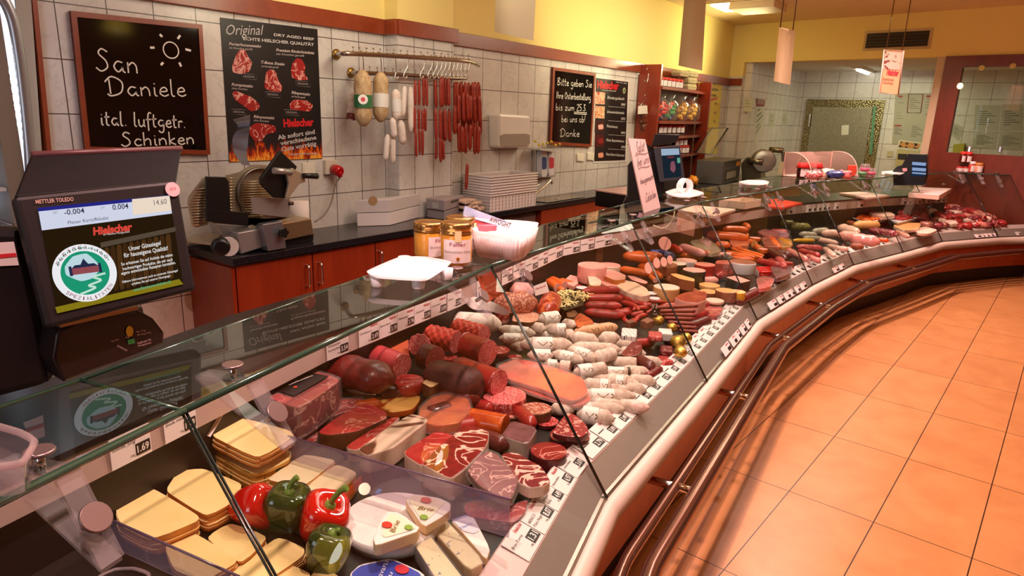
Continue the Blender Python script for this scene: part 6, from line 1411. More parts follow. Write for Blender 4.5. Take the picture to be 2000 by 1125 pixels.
# boxes
def obox(name, label, cat, base, hpx, m, top=None, bev=.004, lid=None):
    P = [az(x, y, WT+.001) for x, y in base]; h = pxm(P[0], hpx); one(name, label, cat, G().poly([p+V((0, 0, h)) for p in P], h), m, bev=bev); return h
def clampw(px, py, lim, z):
    p = az(px, py, z)
    if p.x < lim: q = ax(px, py, lim); p = V((lim, q.y, z))
    return p
b4 = [(697,413),(762,440),(819,421),(757,402)]
P = [clampw(x, y, XP+.01, WT+.001) for x, y in b4]; P[3].y = (P[0].y+P[2].y)/2; P[1].x -= .0; h = pxm(P[1], 25)
one('cardboard_box', 'lower flat white box under the notched one', 'box', G().poly([p+V((0, 0, h)) for p in P], h), M('d8cfcc', .6), bev=.003); c = sum(P, V())/4
t = T('notched_box', 'upper flat white box with thumb notch and transparent lid film', 'box'); Q = [c+(p-c)*1.03 for p in P]; t.add('tray', G().poly([p+V((0, 0, h*2)) for p in Q], h*.96), M('c9bfbd', .6), bev=.003)
nq = (Q[0]-Q[1]).cross(UZ).normalized(); nq = nq if nq.dot(CAM-c) > 0 else -nq; m_ = Q[0].lerp(Q[1], .5)
t.add('thumb_notch', G().lathe(m_+V((0, 0, h*2-.004))+nq*.0005, [(h*.35, 0), (h*.35, .002)], 16, axis=nq), M('a8845c', .6), label='half round tan thumb notch'); t.done()
P2 = [clampw(x, y, XP+.02, WT+.001) for x, y in [(828,418),(868,430),(904,417),(862,404)]]; P2[3].x = XP+.02; P2[0].x += .03; h2 = pxm(P2[1], 17)
one('storage_box', 'lower grey plastic storage box beside the white boxes', 'box', G().poly([p+V((0, 0, h2)) for p in P2], h2), M('8a7e80', .5), bev=.006); c = sum(P2, V())/4
Q = [c+(p-c)*1.06 for p in P2]; t = T('storage_box', 'upper grey plastic storage box with a handle slot and sticker', 'box'); t.add('body', G().poly([p+V((0, 0, h2*2.3)) for p in Q], h2*1.25), M('948688', .5), bev=.006)
a, b = Q[1], Q[2]; nq = (b-a).cross(UZ).normalized(); nq = nq if nq.x > 0 else -nq
f_ = lambda u, z: a.lerp(b, u)+nq*.001+V((0, 0, z)); t.add('handle_slot', G().poly([f_(.3, h2*1.75), f_(.7, h2*1.75), f_(.7, h2*2.0), f_(.3, h2*2.0)], nq*.001), M('3a3234', .5))
a2, b2 = Q[0], Q[1]; nq2 = (a2-b2).cross(UZ).normalized(); nq2 = nq2 if nq2.dot(CAM-c) > 0 else -nq2
f2 = lambda u, z: a2.lerp(b2, u)+nq2*.001+V((0, 0, z)); t.add('sticker', G().poly([f2(.35, h2*1.25), f2(.7, h2*1.25), f2(.7, h2*1.9), f2(.35, h2*1.9)], nq2*.001), M('a8a49c', .5)); t.done()
# folded cloths
n = N('striped_cloth'); v = n.co(scale=(40, 40, 40)); wv = n.a('TexWave', _wave_type='BANDS'); wv.inputs['Scale'].default_value = .9; n.l(v, wv.inputs[0]); n.bsdf(n.ramp(wv.outputs[1], [(.4, 'b08c74'), (.6, 'd6bca8')]), .9)
for i, (x, y, w_, l) in enumerate([(905,408,1.0,'lowest left'),(915,401,.95,'second left'),(903,394,1.05,'third left'),(910,388,.95,'fourth left'),(898,382,1.0,'topmost left'),(953,407,1.1,'lowest right'),(950,399,1.05,'second right'),(957,391,1.0,'topmost right')]):
    z = WT+.004+.022*(i if i < 5 else i-5); p = az(x, y, z+.01); p.z = z+.01; p.x = min(max(p.x, XA+.13), XG_ if (XG_ := XW-.2) else 0)
    q = ax(x, 400, XA+.2); p.y = q.y; p.x = XA+.2
    one('folded_cloth', f'folded striped kitchen cloth, {l} in the two piles', 'cloth', G().blob(p, (.11, .085*w_, .014), .2*math.sin(i*2.2), .06, 3, i, sq=.35, nu=24), n.m)
# baskets
bk = M('dccfca', .45); cy0 = ax(938, 380, XA+.22).y; cy1 = ax(1027, 380, XA+.22).y
zb_ = [WT+.002+.0265*i for i in range(8)]
for i in range(8):
    z = WT+.001 if i == 0 else WT+.125+.021*(i-1); h = .16 if i == 0 else .02
    t = T('plastic_basket', 'white perforated plastic basket, '+['lowest','second','third','fourth','fifth','sixth','seventh','topmost'][i]+' in the stack beside the sink', 'basket'); yc = (cy0+cy1)/2; W_ = cy1-cy0; g = G(); D = .27
    z0_, z1_ = (WT+.002, WT+.125) if i == 0 else (z, z+.019)
    for (px_, py_, sx_, sy_) in ((XA+.05, yc, .006, W_), (XA+.05+D, yc, .006, W_), (XA+.05+D/2, yc-W_/2, D, .006), (XA+.05+D/2, yc+W_/2, D, .006)):
        g.box((px_, py_, (z0_+z1_)/2), (sx_, sy_, z1_-z0_))
        L = max(sx_, sy_); n_ = 14
        for k in range(n_ if i == 0 else 0):
            for r_ in range(4):
                o = (k+.5)/n_*L-L/2; g.box((px_+(o if sx_ > sy_ else .0), py_+(o if sy_ > sx_ else 0), z0_+.02+r_*.026), (.009 if sx_ > sy_ else .0075, .009 if sy_ > sx_ else .0075, .018), m=1)
    t.add('walls', g, [bk, M('8a7c78', .6)]); g = G()
    rimp = [V((XA+.043, yc-W_/2-.007, z1_)), V((XA+.057+D, yc-W_/2-.007, z1_)), V((XA+.057+D, yc+W_/2+.007, z1_)), V((XA+.043, yc+W_/2+.007, z1_))]
    t.add('rim', g.tube(rimp, .006, 6, closed=True), bk); t.done()
# sink and tap
ys = (ax(1060, 388, XA+.25).y, ax(1135, 388, XA+.25).y); t = T('sink', 'small steel sink set into the dark worktop', 'sink')
P = [V((XA+.08, ys[0], WT+.001)), V((XW-.14, ys[0], WT+.001)), V((XW-.14, ys[1], WT+.001)), V((XA+.08, ys[1], WT+.001))]; c = sum(P, V())/4; g = G(); k = g.add([p+V((0, 0, .004)) for p in P]); k2 = g.add([c+(p-c)*.85+V((0, 0, .003)) for p in P]); k3 = g.add([c+(p-c)*.75-V((0, 0, -.0005)) for p in P])
for i in range(4): j = (i+1) % 4; g.face((k+i, k+j, k2+j, k2+i)); g.face((k2+i, k2+j, k3+j, k3+i))
g.face([k3+i for i in range(4)]); t.add('basin', g, M('a89a80', .2, 1)); t.add('drain', G().lathe(c+V((0, 0, .001)), [(.025, 0), (.022, .003)], 14), m_chrome); t.done()
p = az(1036, 392, WT); p.x = XA+.16; p.y = ax(1037, 375, XA+.16).y; t = T('tap', 'chrome lever mixer tap beside the basket stack', 'tap'); t.add('body', G().lathe(p, [(.026, 0), (.024, .01), (.02, .02), (.021, .10), (.015, .115)], 16), m_chrome)
t.add('spout', G().tube(catmull([p+V((.0, .0, .05)), p+V((.02, .12, .10)), p+V((.03, .25, .17)), p+V((.03, .27, .165)), p+V((.03, .275, .14))], 4), .010, 10), m_chrome); t.add('lever', G().tube([p+V((0, 0, .11)), p+V((.01, .05, .135)), p+V((.02, .11, .15))], [.012, .007, .006], 8), m_chrome); t.done()
# ================================================================ near till
nS = V((math.cos(.25), 0, math.sin(.25))); pS = ax(220, 500, -1.5)
def S(x, y, o=0.): return pln(x, y, pS+nS*o, nS)
def SP(pts, o=0.): return [S(x, y, o) for x, y in pts]
m_till = M('181315', .5, 0, .3); m_till2 = M('0d090b', .3, 0, .4)
t = T('till_scale', 'large black till scale with a lit customer screen, nearest the camera', 'till scale')
t.add('screen_housing', G().poly(SP([(29,384),(347,352),(384,566),(94,641)]), -nS*.035), m_till, bev=.008)
bz = t.add('screen', G().poly(SP([(74,406),(331,381),(358,555),(112,612)], .001), -nS*.002), EM('2a1c0c', .8), label='lit screen with a dark brown picture')
def E_(nm, g, col, st=.9, label=None): t.add(nm, g, EM(col, st), label=label, sub_of=bz)
E_('header_bar', G().poly(SP([(74,406),(331,381),(336,417),(82,450)], .003), -nS*.0005), 'd8dcf0', .9)
E_('title_strip', G().poly(SP([(74,406),(331,381),(332,387),(75,413)], .004), -nS*.0005), '2a2a8c', .8)
E_('warm_field', G().poly(SP([(258,389),(331,382),(335,411),(260,420)], .0045), -nS*.0005), 'f0dcc8', .95)
E_('straw_band', G().poly(SP([(108,600),(350,545),(358,555),(112,612)], .003), -nS*.0005), '8a7a18', .9)
for i in range(11):
    x = 208+i*12; y = 484-i*2.6; E_('sausage_picture', G().poly(chaikin(SP([(x-5,y),(x+5,y-2),(x+12,y+85),(x+2,y+88)], .003), 2), -nS*.0005), ['5a3a1c', '4a2e16'][i % 2], .7)
E_('plank_picture', G().poly(SP([(196,474),(343,443),(343,452),(197,484)], .0028), -nS*.0004), '6a5a4a', .6)
c = S(167, 533, .004); r = (S(229, 525, .004)-S(105, 541, .004)).length/2; hx = (S(229, 525, .004)-S(105, 541, .004)).normalized(); vy = nS.cross(hx)
E_('seal_ring', G().lathe(c, [(r, 0), (r, .0006)], 44, axis=nS), 'f0f0f4', .95, 'round white seal')
E_('seal_field', G().lathe(c+nS*.0008, [(r*.76, 0), (r*.76, .0005)], 40, axis=nS), '1f9a74', .9)
cc = lambda x, y, o=.002: c+hx*(x*r)+vy*(y*r)+nS*o
E_('sky_picture', G().poly(chaikin([cc(-.6,.3),(cc(-.3,.62)),cc(.15,.68),cc(.4,.35),cc(.5,.1),cc(.2,-.22),cc(-.2,-.28),cc(-.62,0)], 2), -nS*.0004), 'c4e0e8', .9)
E_('road_picture', G().ribbon(catmull([cc(.6,-.1,.003),cc(.2,-.18,.003),cc(.42,-.32,.003),cc(0,-.45,.003),cc(.2,-.55,.003),cc(-.3,-.7,.003)], 5), r*.07, nS), 'c8ecd8', .9)
g = G(); g.poly([cc(-.42,-.02,.003), cc(.42,-.02,.003), cc(.42,.2,.003), cc(-.42,.2,.003)], -nS*.0003); E_('castle_picture', g, 'a05058', .8)
g = G()
for x0 in (-.5, .42): g.poly([cc(x0,-.05,.0035), cc(x0+.09,-.05,.0035), cc(x0+.09,.28,.0035), cc(x0,.28,.0035)], -nS*.0003)
g.poly([cc(-.42,.2,.0035), cc(.42,.2,.0035), cc(.3,.3,.0035), cc(.12,.3,.0035), cc(0,.5,.0035), cc(-.12,.3,.0035), cc(-.3,.3,.0035)], -nS*.0003); E_('castle_roof_picture', g, '2a3050', .8)
g = G()
for s_, a0, a1, inv in (('PLEISERWALD', 150, 32, 1), ('SPEZIALITÄTEN', 222, 322, -1)):
    for i, ch in enumerate(s_):
        a = math.radians(a0+(a1-a0)*i/(len(s_)-1)); d = hx*math.sin(a)*inv-vy*math.cos(a)*inv; rad = hx*math.cos(a)+vy*math.sin(a); p = c+rad*r*(.82 if inv > 0 else .95)+nS*.0012
        w = r*.05*(.4 if ch == 'I' else 1); text_g(ch, p-d*w, p+d*w, rad*inv, r*.13, g=g, lift=.0005)
E_('seal_lettering', g, '9a4a5a', .8)
g = G()
for k in range(12):
    for sd, a0 in ((-1, 155), (1, 25)):
        a = math.radians(a0+sd*k*6); p = c+(hx*math.cos(a)+vy*math.sin(a))*r*.87+nS*.0015; g.lathe(p, [(r*.035, 0), (r*.035, .0005)], 8, axis=nS, sx=.5)
E_('laurel_picture', g, '2a8a6a', .9)
def stx(s_, a, b, h, col, bold=0., shear=0., st=.95, nm='lettering'):
    A, B = S(*a, .0045), S(*b, .0045); E_(nm, text_g(s_, A, B, UZ, pxm(A, h), shear=shear, bold=bold, lift=.0006), col, st)
stx('-0.004', (126,420), (165,416), 11, '2a2a40', .01); stx('0.004', (220,410), (251,407), 11, '2a2a40', .01); stx('14.60', (301,401), (326,398), 11, '6a5a60'); stx('NET', (104,418), (113,417), 5, '8a8aa0'); stx('PT', (198,409), (205,408), 5, '8a8aa0')
stx('Pleiser Kartoffelsalat', (133,438), (212,428), 7, '3a4060'); stx('Hielscher', (182,459), (259,449), 15, 'd8483a', .05, .1); stx('Ihr Fleischer-Fachgeschäft', (202,460), (253,454), 4, 'f0d8d0')
for s_, a, b, h in [('Unser Gütesiegel',(252,490),(314,478),9),('für hauseigene Qualität!',(242,503),(328,488),9),('So erkennen Sie auf Anhieb die vielen',(237,519),(337,500),6.5),('hochwertigen Produkte, die wir nach',(240,528),(337,509),6.5),('eigens entwickelten Rezepten herstellen.',(237,537),(343,515),6.5),('Nähere Informationen auch zu unserem Gütesiegel',(239,553),(347,530),5),('erhalten Sie auf unserer Homepage:',(257,557),(333,540),5)]: stx(s_, a, b, h, 'e8e4e0', .015)
stx('www.fleischwaren-hielscher.de', (261,569), (334,552), 6, '4ab88a', .01)
t.add('maker_lettering', text_g('METTLER TOLEDO', S(70,398,.002), S(144,392,.002), UZ, pxm(S(70,398), 8), bold=.02), M('c8a8a0', .5)); cst = S(337, 370, .004)
t.add('round_sticker', G().lathe(cst, [(pxm(cst, 14), 0), (pxm(cst, 14), .001)], 26, axis=nS), M('e0a8b0', .5), label='round pink sticker'); t.add('sticker_print', text_g('2023', S(331,371,.006), S(343,370,.006), UZ, .006), M('7a4a58', .5))
a, b, c_, d = S(30,384,-.02), S(345,354,-.02), ax(355,290,-1.66), ax(62,302,-1.66)
t.add('operator_screen', G().poly([a, b, c_, d], V((-.03, 0, -.02))), M('0a0607', .6, 0, .2), bev=.003); t.add('hood_edge', G().tube([c_, d], .007, 8), M('5a3438', .4))
X = -1.6; t.add('body', G().poly(chaikin(wq([(-80,440),(55,446),(84,480),(104,550),(119,640),(121,720),(100,752),(-80,800)], X), 1), -NX*.28), m_till, bev=.03)
t.add('body_seam', G().tube(catmull(wq([(58,455),(70,500),(88,580),(96,660),(93,745)], X+.002), 4), .002, 6), M('050405', .5))
pr0 = wq([(104,700),(112,650),(150,628),(268,604),(300,622),(322,650),(320,672),(124,748)], -1.52); t.add('label_printer', G().poly(pr0, -NX*.12), M('241a1c', .22), bev=.006, label='glossy black printer front')
t.add('printer_slot', G().poly(wq([(118,640),(270,605),(268,598),(118,630)], -1.515), -NX*.03), M('b08a60', .3, .8))
X = -1.517; cst = ax(253, 647, X); t.add('yellow_sticker', G().lathe(cst, [(pxm(cst, 11), 0), (pxm(cst, 11), .001)], 22, axis=NX, sx=.6), M('d8b020', .5)); t.add('green_sticker', G().poly(wq([(249,664),(262,661),(264,670),(251,673)], X+.001), -NX*.001), M('2f7a3a', .5))
g = G()
for s_, a, b, h in [('CE',(245,661),(252,660),5),('Max 15 kg',(266,650),(284,646),4),('Min 40 g e=2 g',(268,656),(294,650),4),('FLEISCHWAREN HIELSCHER',(228,676),(247,686),3),('Siegburger Str.',(268,672),(296,664),4),('Königswinter',(270,677),(296,670),4),('Typ 8442',(217,668),(232,664),3)]: text_g(s_, ax(*a, X), ax(*b, X), UZ, pxm(ax(*a, X), h), g=g)
t.add('printed_lettering', g, M('e0b8b8', .5)); t.add('screen_arm', G().poly(wq([(262,604),(278,600),(281,618),(268,622)], -1.56), -NX*.03), M('6a5a5c', .4, .6))
X = -1.597; t.add('address_sticker', G().poly(wq([(-6,474),(27,472),(37,518),(-6,520)], X), -NX*.001), M('e8dcdc', .5), label='white sticker with red stripe'); t.add('sticker_stripe', G().poly(wq([(-6,497),(31,494),(33,501),(-6,505)], X+.001), -NX*.001), M('d03038', .5)); t.done()
# left: lit open cooler
Xc = XA+.5
t = T('lit_cooler', 'upright white cooler with bright LED strip at the left edge', 'cooler'); yE = ax(70, 300, Xc).y
t.add('cabinet', G().box(((XA+Xc)/2-.02, yE-.06, 1.15), (Xc-XA-.06, .06, 2.2)).box(((XA+.03), yE-.6, 1.15), (.05, 1.1, 2.2)), M('8f8880', .6))
t.add('lit_back_panel', G().poly(wq([(-60,-60),(22,-60),(40,120),(52,240),(58,400),(-60,410)], Xc-.25), -NX*.01), EM('e4ecff', 1.6), label='bright white lit back panel')
arc = [(58,430),(60,330),(52,230),(42,140),(30,60),(18,20),(0,-10),(-30,-40)]; t.add('door_frame', G().tube(catmull(wq(arc, Xc-.05), 4), .02, 10), M('aab0b8', .3, .5)); 
g = G()
for i in range(16): g.blob(ax(18+i*1.35, 90+i*17, Xc-.08), (.008, .008, .011), 0, 0, nu=8, nv=6)
t.add('led_strip', g, EM('dfeaff', 30), label='row of bright white LEDs'); t.add('shelf', G().box((Xc-.22, yE-.4, 1.26), (.36, .6, .012)).box((Xc-.22, yE-.4, 1.12), (.36, .6, .012)), M('d8dce8', .3)); t.done()
for i, (y, col) in enumerate([(240,'c86a30'),(278,'b86030')]):
    P = wq([(-30,y-22),(24,y-24),(26,y+14),(-30,y+16)], Xc-.12); t = T('snack_pack', ('upper' if i == 0 else 'lower')+' blue and brown printed pack inside the lit cooler', 'packet'); t.add('carton', G().poly(P, -NX*.05), M('4a86c8', .4))
    t.add('printed_panel', G().poly(wq([(-30,y-22),(24,y-24),(25,y-10),(-30,y-8)], Xc-.117), -NX*.002), M(col, .4)); A, B = ax(0,y-12,Xc-.114), ax(13,y-13,Xc-.114); t.add('lettering', text_g('FFI', A, B, UZ, .022, bold=.02), M('f0f0f0', .5)); t.add('white_swoosh', G().ribbon(wq([(-5,y-5),(14,y+2),(20,y+12)], Xc-.113), .02, NX), M('e8eef8', .5)); t.done()
struct('trim_5', G().poly(wq([(60,-30),(70,-30),(101,296),(92,296)], XA+.05), -NX*.049), m_trim)
struct('trim_6', G().poly(wq([(28,-30),(59,-30),(91,430),(58,430)], XA+.045), -NX*.044), M('a89c8c', .6))
# ================================================================ slicer on the worktop
o3 = lambda x, y: (360+x/3.514, 200+y/3.514)
def W3(q, X): return [ax(*o3(*p), X) for p in q]
t = T('meat_slicer', 'large steel meat slicer with ribbed carriage under the beef poster', 'meat slicer'); ms = M('b8a890', .35, .55); mk_ = M('0f0c0d', .4); msd = M('b0acaa', .3, .6)
X0 = XW-.05
t.add('base_body', G().poly(W3([(365,895),(550,860),(575,985),(390,1062)], X0), -NX*.16), msd, bev=.006); t.add('motor_housing', G().poly(W3([(660,832),(872,795),(890,905),(690,950)], X0-.02), -NX*.3), M('b09a78', .3, .8), bev=.006)
t.add('foot_bar', G().poly(W3([(690,950),(888,905),(885,955),(690,990)], X0-.05), -NX*.22), mk_); t.add('foot_bar', G().poly(W3([(405,1050),(575,985),(580,1012),(410,1072)], X0-.03), -NX*.12), mk_)
t.add('knob_block', G().poly(W3([(538,838),(672,815),(700,1000),(575,1022)], X0+.05), -NX*.07), M('a8a8b0', .25, .8), bev=.004)
c = ax(*o3(662, 890), X0+.055); g = G().lathe(c, [(.012, 0), (.012, .018), (.026, .02), (.024, .034)], 20, axis=NX, wob=lambda u: 1+.18*math.cos(2*PI*u*5)); t.add('star_knob', g, mk_)
c = ax(*o3(320, 990), X0+.01); t.add('dial_ring', G().lathe(c-NX*.03, [(.048, 0), (.048, .03)], 26, axis=V((1, -.35, 0))), M('d8d0cc', .4), label='white scale ring'); c = ax(*o3(270, 990), X0+.03); t.add('dial_knob', G().lathe(c-NX*.03, [(.045, 0), (.045, .03), (.03, .045)], 24, axis=V((1, -.5, 0))), mk_, label='black thickness dial')
t.add('receiving_plate', G().poly([az(*o3(*p), WT+.06) for p in ((15,945),(60,905),(240,870),(250,905),(190,968),(30,950))], .012), ms, bev=.003)
t.add('pedestal', G().poly(W3([(240,840),(445,850),(330,905),(265,915)], X0-.08), -NX*.1), msd); t.add('carriage_plate', G().poly(W3([(170,810),(440,845),(720,790),(725,650),(460,850),(200,830)], X0-.0), -NX*.02), ms)
# ribbed back plate and blade
g = G(); P = W3([(290,500),(380,480),(470,430),(560,430),(620,480),(740,560),(700,660),(700,800),(320,800)], X0-.12); t.add('gauge_plate', G().poly(P, -NX*.012), ms)
g = G()
for i in range(15): y = 545+i*17; g.tube(W3([(395,y),(600-max(0, (i-7)*0), y-6)], X0-.098), .0035, 6)
for i in range(12): y = 520+i*20; g.tube(W3([(300,y),(350,y+1)], X0-.1), .0035, 6)
t.add('ribs', g, M('c8b08c', .3, .9)); c = ax(*o3(520, 620), X0-.105); rb_ = pxm(c, 47); g = G(); g.tube([c+V((0, math.cos(a)*rb_, math.sin(a)*rb_)) for a in [PI*.35+PI*.95*i/24 for i in range(25)]], .013, 8, flat=.5); t.add('blade_guard', g, M('8a8078', .3, .9))
t.add('blade', G().lathe(c-NX*.03, [(rb_*.93, 0), (rb_*.95, .004)], 40, axis=NX), m_chrome)
g = G(); P = W3([(150,512),(110,560),(40,650),(35,700),(70,860),(150,840),(190,800)], X0-.05); t.add('food_table', G().poly(chaikin(P, 1), -NX*.02), ms); g = G()
for i in range(14): y = 590+i*19; g.tube(W3([(85-min(i*8, 40),y+8),(165,y)], X0-.047), .0035, 6)
t.add('table_ribs', g, M('c8b49a', .3, .9))
t.add('side_guard', G().poly(W3([(150,508),(285,512),(305,540),(320,750),(160,760)], X0+.0), -NX*.015), mk_, bev=.003); t.add('front_bar', G().poly(W3([(150,735),(437,760),(440,850),(160,818)], X0+.03), -NX*.02), mk_); t.add('food_fence', G().poly(W3([(460,650),(712,662),(722,790),(470,765)], X0+.02), -NX*.006), msd)
t.add('pusher_plate', G().poly(W3([(660,330),(775,440),(690,660),(620,655),(527,560),(527,520)], X0+.06), -NX*.02), mk_, bev=.003); t.add('pusher_arm', G().poly(W3([(740,450),(820,490),(835,545),(790,560),(715,662),(700,655),(720,560),(705,490)], X0+.10), -NX*.018), ms, bev=.003)
t.add('arm_shaft', G().tube(W3([(612,468),(735,478)], X0+.1), .016, 12), msd); t.add('handle', G().tube(W3([(815,503),(912,506)], X0+.11), [.013, .016], 12), mk_, label='black grip'); t.add('lock_pin', G().tube(W3([(715,695),(745,693)], X0+.02), .01, 8), M('5a4a40', .3, .8))
g = G(); L_ = W3([(335,118),(370,165),(340,230),(332,275),(345,350),(400,430)], X0-.2); R_ = W3([(452,85),(450,150),(440,240),(435,300),(430,370),(455,435)], X0-.12); L_, R_ = catmull(L_, 4), catmull(R_, 4); n = min(len(L_), len(R_)); k = g.add(L_[:n]); k2 = g.add(R_[:n]); k3 = g.add([p-NX*.004 for p in L_[:n]]); k4 = g.add([p-NX*.004 for p in R_[:n]])
for i in range(n-1): g.face((k+i, k+i+1, k2+i+1, k2+i), 0, True); g.face((k3+i, k4+i, k4+i+1, k3+i+1), 0, True)
t.add('deflector_vane', g, M('b8b8c4', .2, .9), label='curved polished deflector')
for p_ in t.p:
    for v_ in p_[1].v: v_.x = max(v_.x, XA+.006); v_.z = max(v_.z, WT+.002)
t.done()
p = ax(586, 430, XA+.12); p.z = WT+.001
one('paper_roll', 'white paper towel roll standing behind the meat slicer', 'paper roll', G().lathe(p, [(.055, 0), (.055, .2), (.02, .202)], 24), M('e4d4cc', .7))
# ================================================================ second till, shelf unit, machines
pT, nT = V((-2.0, 4.35, 1.1)), V((.5, -.86, .12)).normalized()
def TT(pts, o=0.): return [pln(x, y, pT+nT*o, nT) for x, y in pts]
t = T('till_scale', 'black till scale with a pinkish weighing plate behind the handwritten card', 'till scale')
t.add('column', G().poly(TT([(1227,322),(1262,280),(1290,300),(1300,395),(1215,402),(1226,380)], -.1), -nT*.12), m_till2); P = TT([(1276,288),(1328,283),(1338,350),(1288,356)]); t.add('screen_housing', G().poly(P, -nT*.03), M('22222a', .4), bev=.004)
k = t.add('screen', G().poly(TT([(1291,291),(1326,290),(1331,345),(1297,348)], .001), -nT*.001), EM('1c2834', .8), label='lit screen'); t.add('header_bar', G().poly(TT([(1291,291),(1326,290),(1327,302),(1292,304)], .002), -nT*.0005), EM('a8c0d8', .8), sub_of=k)
t.add('photo_picture', G().poly(chaikin(TT([(1310,316),(1317,314),(1320,330),(1316,338),(1309,332)], .002), 2), -nT*.0005), EM('9a5a6a', .7), sub_of=k); t.add('seal_picture', G().poly(chaikin(TT([(1322,308),(1328,308),(1329,318),(1323,319)], .002), 2), -nT*.0005), EM('6ab09a', .8), sub_of=k)
t.add('shop_logo', text_g('Hielscher', *TT([(1304,309),(1317,308)], .002), UZ, .014, bold=.03), EM('9a3a3a', .8), sub_of=k)
t.add('operator_screen', G().poly(TT([(1280,261),(1328,263),(1322,276),(1272,287)], -.06), -nT*.04), m_till2, bev=.004)
zq = .99; P = [az(x, y, zq) for x, y in [(1160,370),(1222,364),(1262,368),(1228,380)]]; t.add('weighing_plate', G().poly(P, .012), M('c8a8a0', .3, .4), bev=.003, label='pinkish steel weighing plate'); c = sum(P, V())/4
t.add('scale_base', G().poly([c+(p-c)*.93-V((0, 0, .014)) for p in P], zq-.014-.002-WT if c.x < -2.6 else zq-.014-.877), m_till2); t.add('address_sticker', G().poly(TT([(1253,312),(1268,311),(1270,322),(1256,323)], -.09), -nT*.002), M('e8b8c0', .5), label='pink sticker'); t.done()
one('till_plinth', 'brown wooden plinth under the second till with a white cable', 'plinth', G().poly([V((-2.5, 3.7, .875)), V((-2.05, 3.7, .875)), V((-2.05, 5.3, .875)), V((-2.5, 5.3, .875))], .873), M('5a3420', .5))
one('white_cable', 'white cable looping down below the handled tray', 'cable', G().tube(catmull([az(1318,408,.99), az(1315,425,.95), az(1305,440,.93), az(1292,446,.93), az(1276,440,.94)], 6), .005, 8), M('e0c8b0', .4))
# cutting boards etc. on the service worktop
def slab(label, out, z, h, m, name='cutting_board', cat='cutting board'):
    P = [az(x, y, z) for x, y in out]; one(name, label, cat, G().poly(P, h), m, bev=.004)
slab('pinkish white cutting board left of the glass joint by the handled tray', [(1324,409),(1350,400),(1437,408),(1396,422)], .90, .022, M('e8c4b4', .5)); slab('bright red cutting board under the second small tray', [(1500,389),(1515,388),(1568,396),(1527,405),(1500,402)], .90, .02, M('e8402a', .5))
slab('white cutting board below the acrylic hood', [(1639,376),(1680,374),(1738,381),(1692,386)], .90, .022, M('efc8bc', .5))
def openbox(label, out, z0, hpx):
    P = [az(x, y, z0) for x, y in out]; h = pxm(P[0], hpx); P = [p+V((0, 0, h)) for p in P]; c = sum(P, V())/4; g = G(); k = [g.add(P), g.add([p-V((0, 0, h)) for p in P]), g.add([c+(p-c)*.95 for p in P]), g.add([c+(p-c)*.95-V((0, 0, h*.9)) for p in P])]
    for i in range(4):
        j = (i+1) % 4; g.face((k[1]+i, k[1]+j, k[0]+j, k[0]+i)); g.face((k[0]+i, k[0]+j, k[2]+j, k[2]+i)); g.face((k[2]+i, k[2]+j, k[3]+j, k[3]+i))
    g.face([k[1]+i for i in range(4)][::-1]); g.face([k[3]+i for i in range(4)]); one('open_box', label, 'box', g, M('d8bca8', .6))
openbox('open white cardboard box beside the red cutting board', [(1403,404),(1455,409),(1485,403),(1450,399)], .88, 14)
slab('thick white foam slab near the far till', [(1775,376),(1790,365),(1859,368),(1835,381)], .93, .05, M('ecccc4', .5), 'foam_board', 'board')
# shelf unit
yS0, yS1 = 6.99, 8.70; XS = XA+.02; dS = .30
t = T('wooden_shelf_unit', 'cherry wood corner shelf with rounded shelves of jars and pasta', 'shelf'); ZS = 2.15
t.add('side_panel', G().box((XS+dS*.42, yS0, (ZS+WT)/2), (dS*.85, .03, ZS-WT)), m_cherry); t.add('side_panel', G().box((XS+.09, yS1, (ZS+WT-.1)/2), (.16, .04, ZS-WT-.1)), m_cherry); t.add('back_panel', G().box((XS-.01, (yS0+yS1)/2, (ZS+WT-.1)/2), (.012, yS1-yS0, ZS-WT-.1)), wood('dark_cherry', '5e1c0c', '7a2a14'))
def shz(py): return ax(1290, py, XS+.25).z
zsv = [shz(168), shz(236), shz(266), shz(306)]
for z in zsv:
    P = [V((XS, yS0+.015, z)), V((XS+dS*.9, yS0+.015, z))]+[V((XS+dS*.9-(dS*.55)*u**2.2, yS0+.015+(yS1-yS0-.05)*u, z)) for u in (.2, .4, .6, .8, .92, 1)]+[V((XS, yS1-.03, z))]; t.add('shelf_board', G().poly(P, .03), m_cherry)
t.done()
def sj(label, px, z, r=.042, h=.11, xo=.15): 
    q = ax(px, 200, XS+xo); b = V((XS+xo, q.y, z+.001)); t = T('jam_jar', label, 'jar', 'small jam jars on the wooden shelf unit'); t.add('glass', G().lathe(b, [(r*.9, 0), (r, .01), (r, h*.75)], 12), M('2a0a08', .15))
    t.add('label', G().box(b+V((r*.8, -r*.55, h*.38)), (.02, r*1.1, h*.55), -.6), M('e6dcdc', .5)); t.add('cap', G().lathe(b+V((0, 0, h*.68)), [(r*1.25, 0), (r, h*.2), (r*.7, h*.3)], 18, wob=lambda u: 1+.08*math.sin(2*PI*u*7)), M('c01818', .5), label='red cloth cap'); t.done()
for i, px in enumerate((1284,1292,1300,1308,1316,1323)): sj('small dark jam jar with red cap on the top board of the wooden shelf', px, zsv[0])
for i, px in enumerate((1278,1291,1299,1308,1317,1326,1334)): sj('small dark jam jar with red cap on the middle board of the wooden shelf', px, zsv[1]-.145)
for i, px in enumerate((1326,1334,1342)): sj('small dark jam jar with red cap on the low board beside the second till', px, zsv[2]-.13, xo=.12)
for i, px in enumerate((1332,1340,1347)): sj('small dark jam jar with red cap on the lowest visible board of the wooden shelf', px, zsv[3], xo=.12)
pm = skin('egg_carton', '9a8a68', 'b8a684', 20, .9, .4)
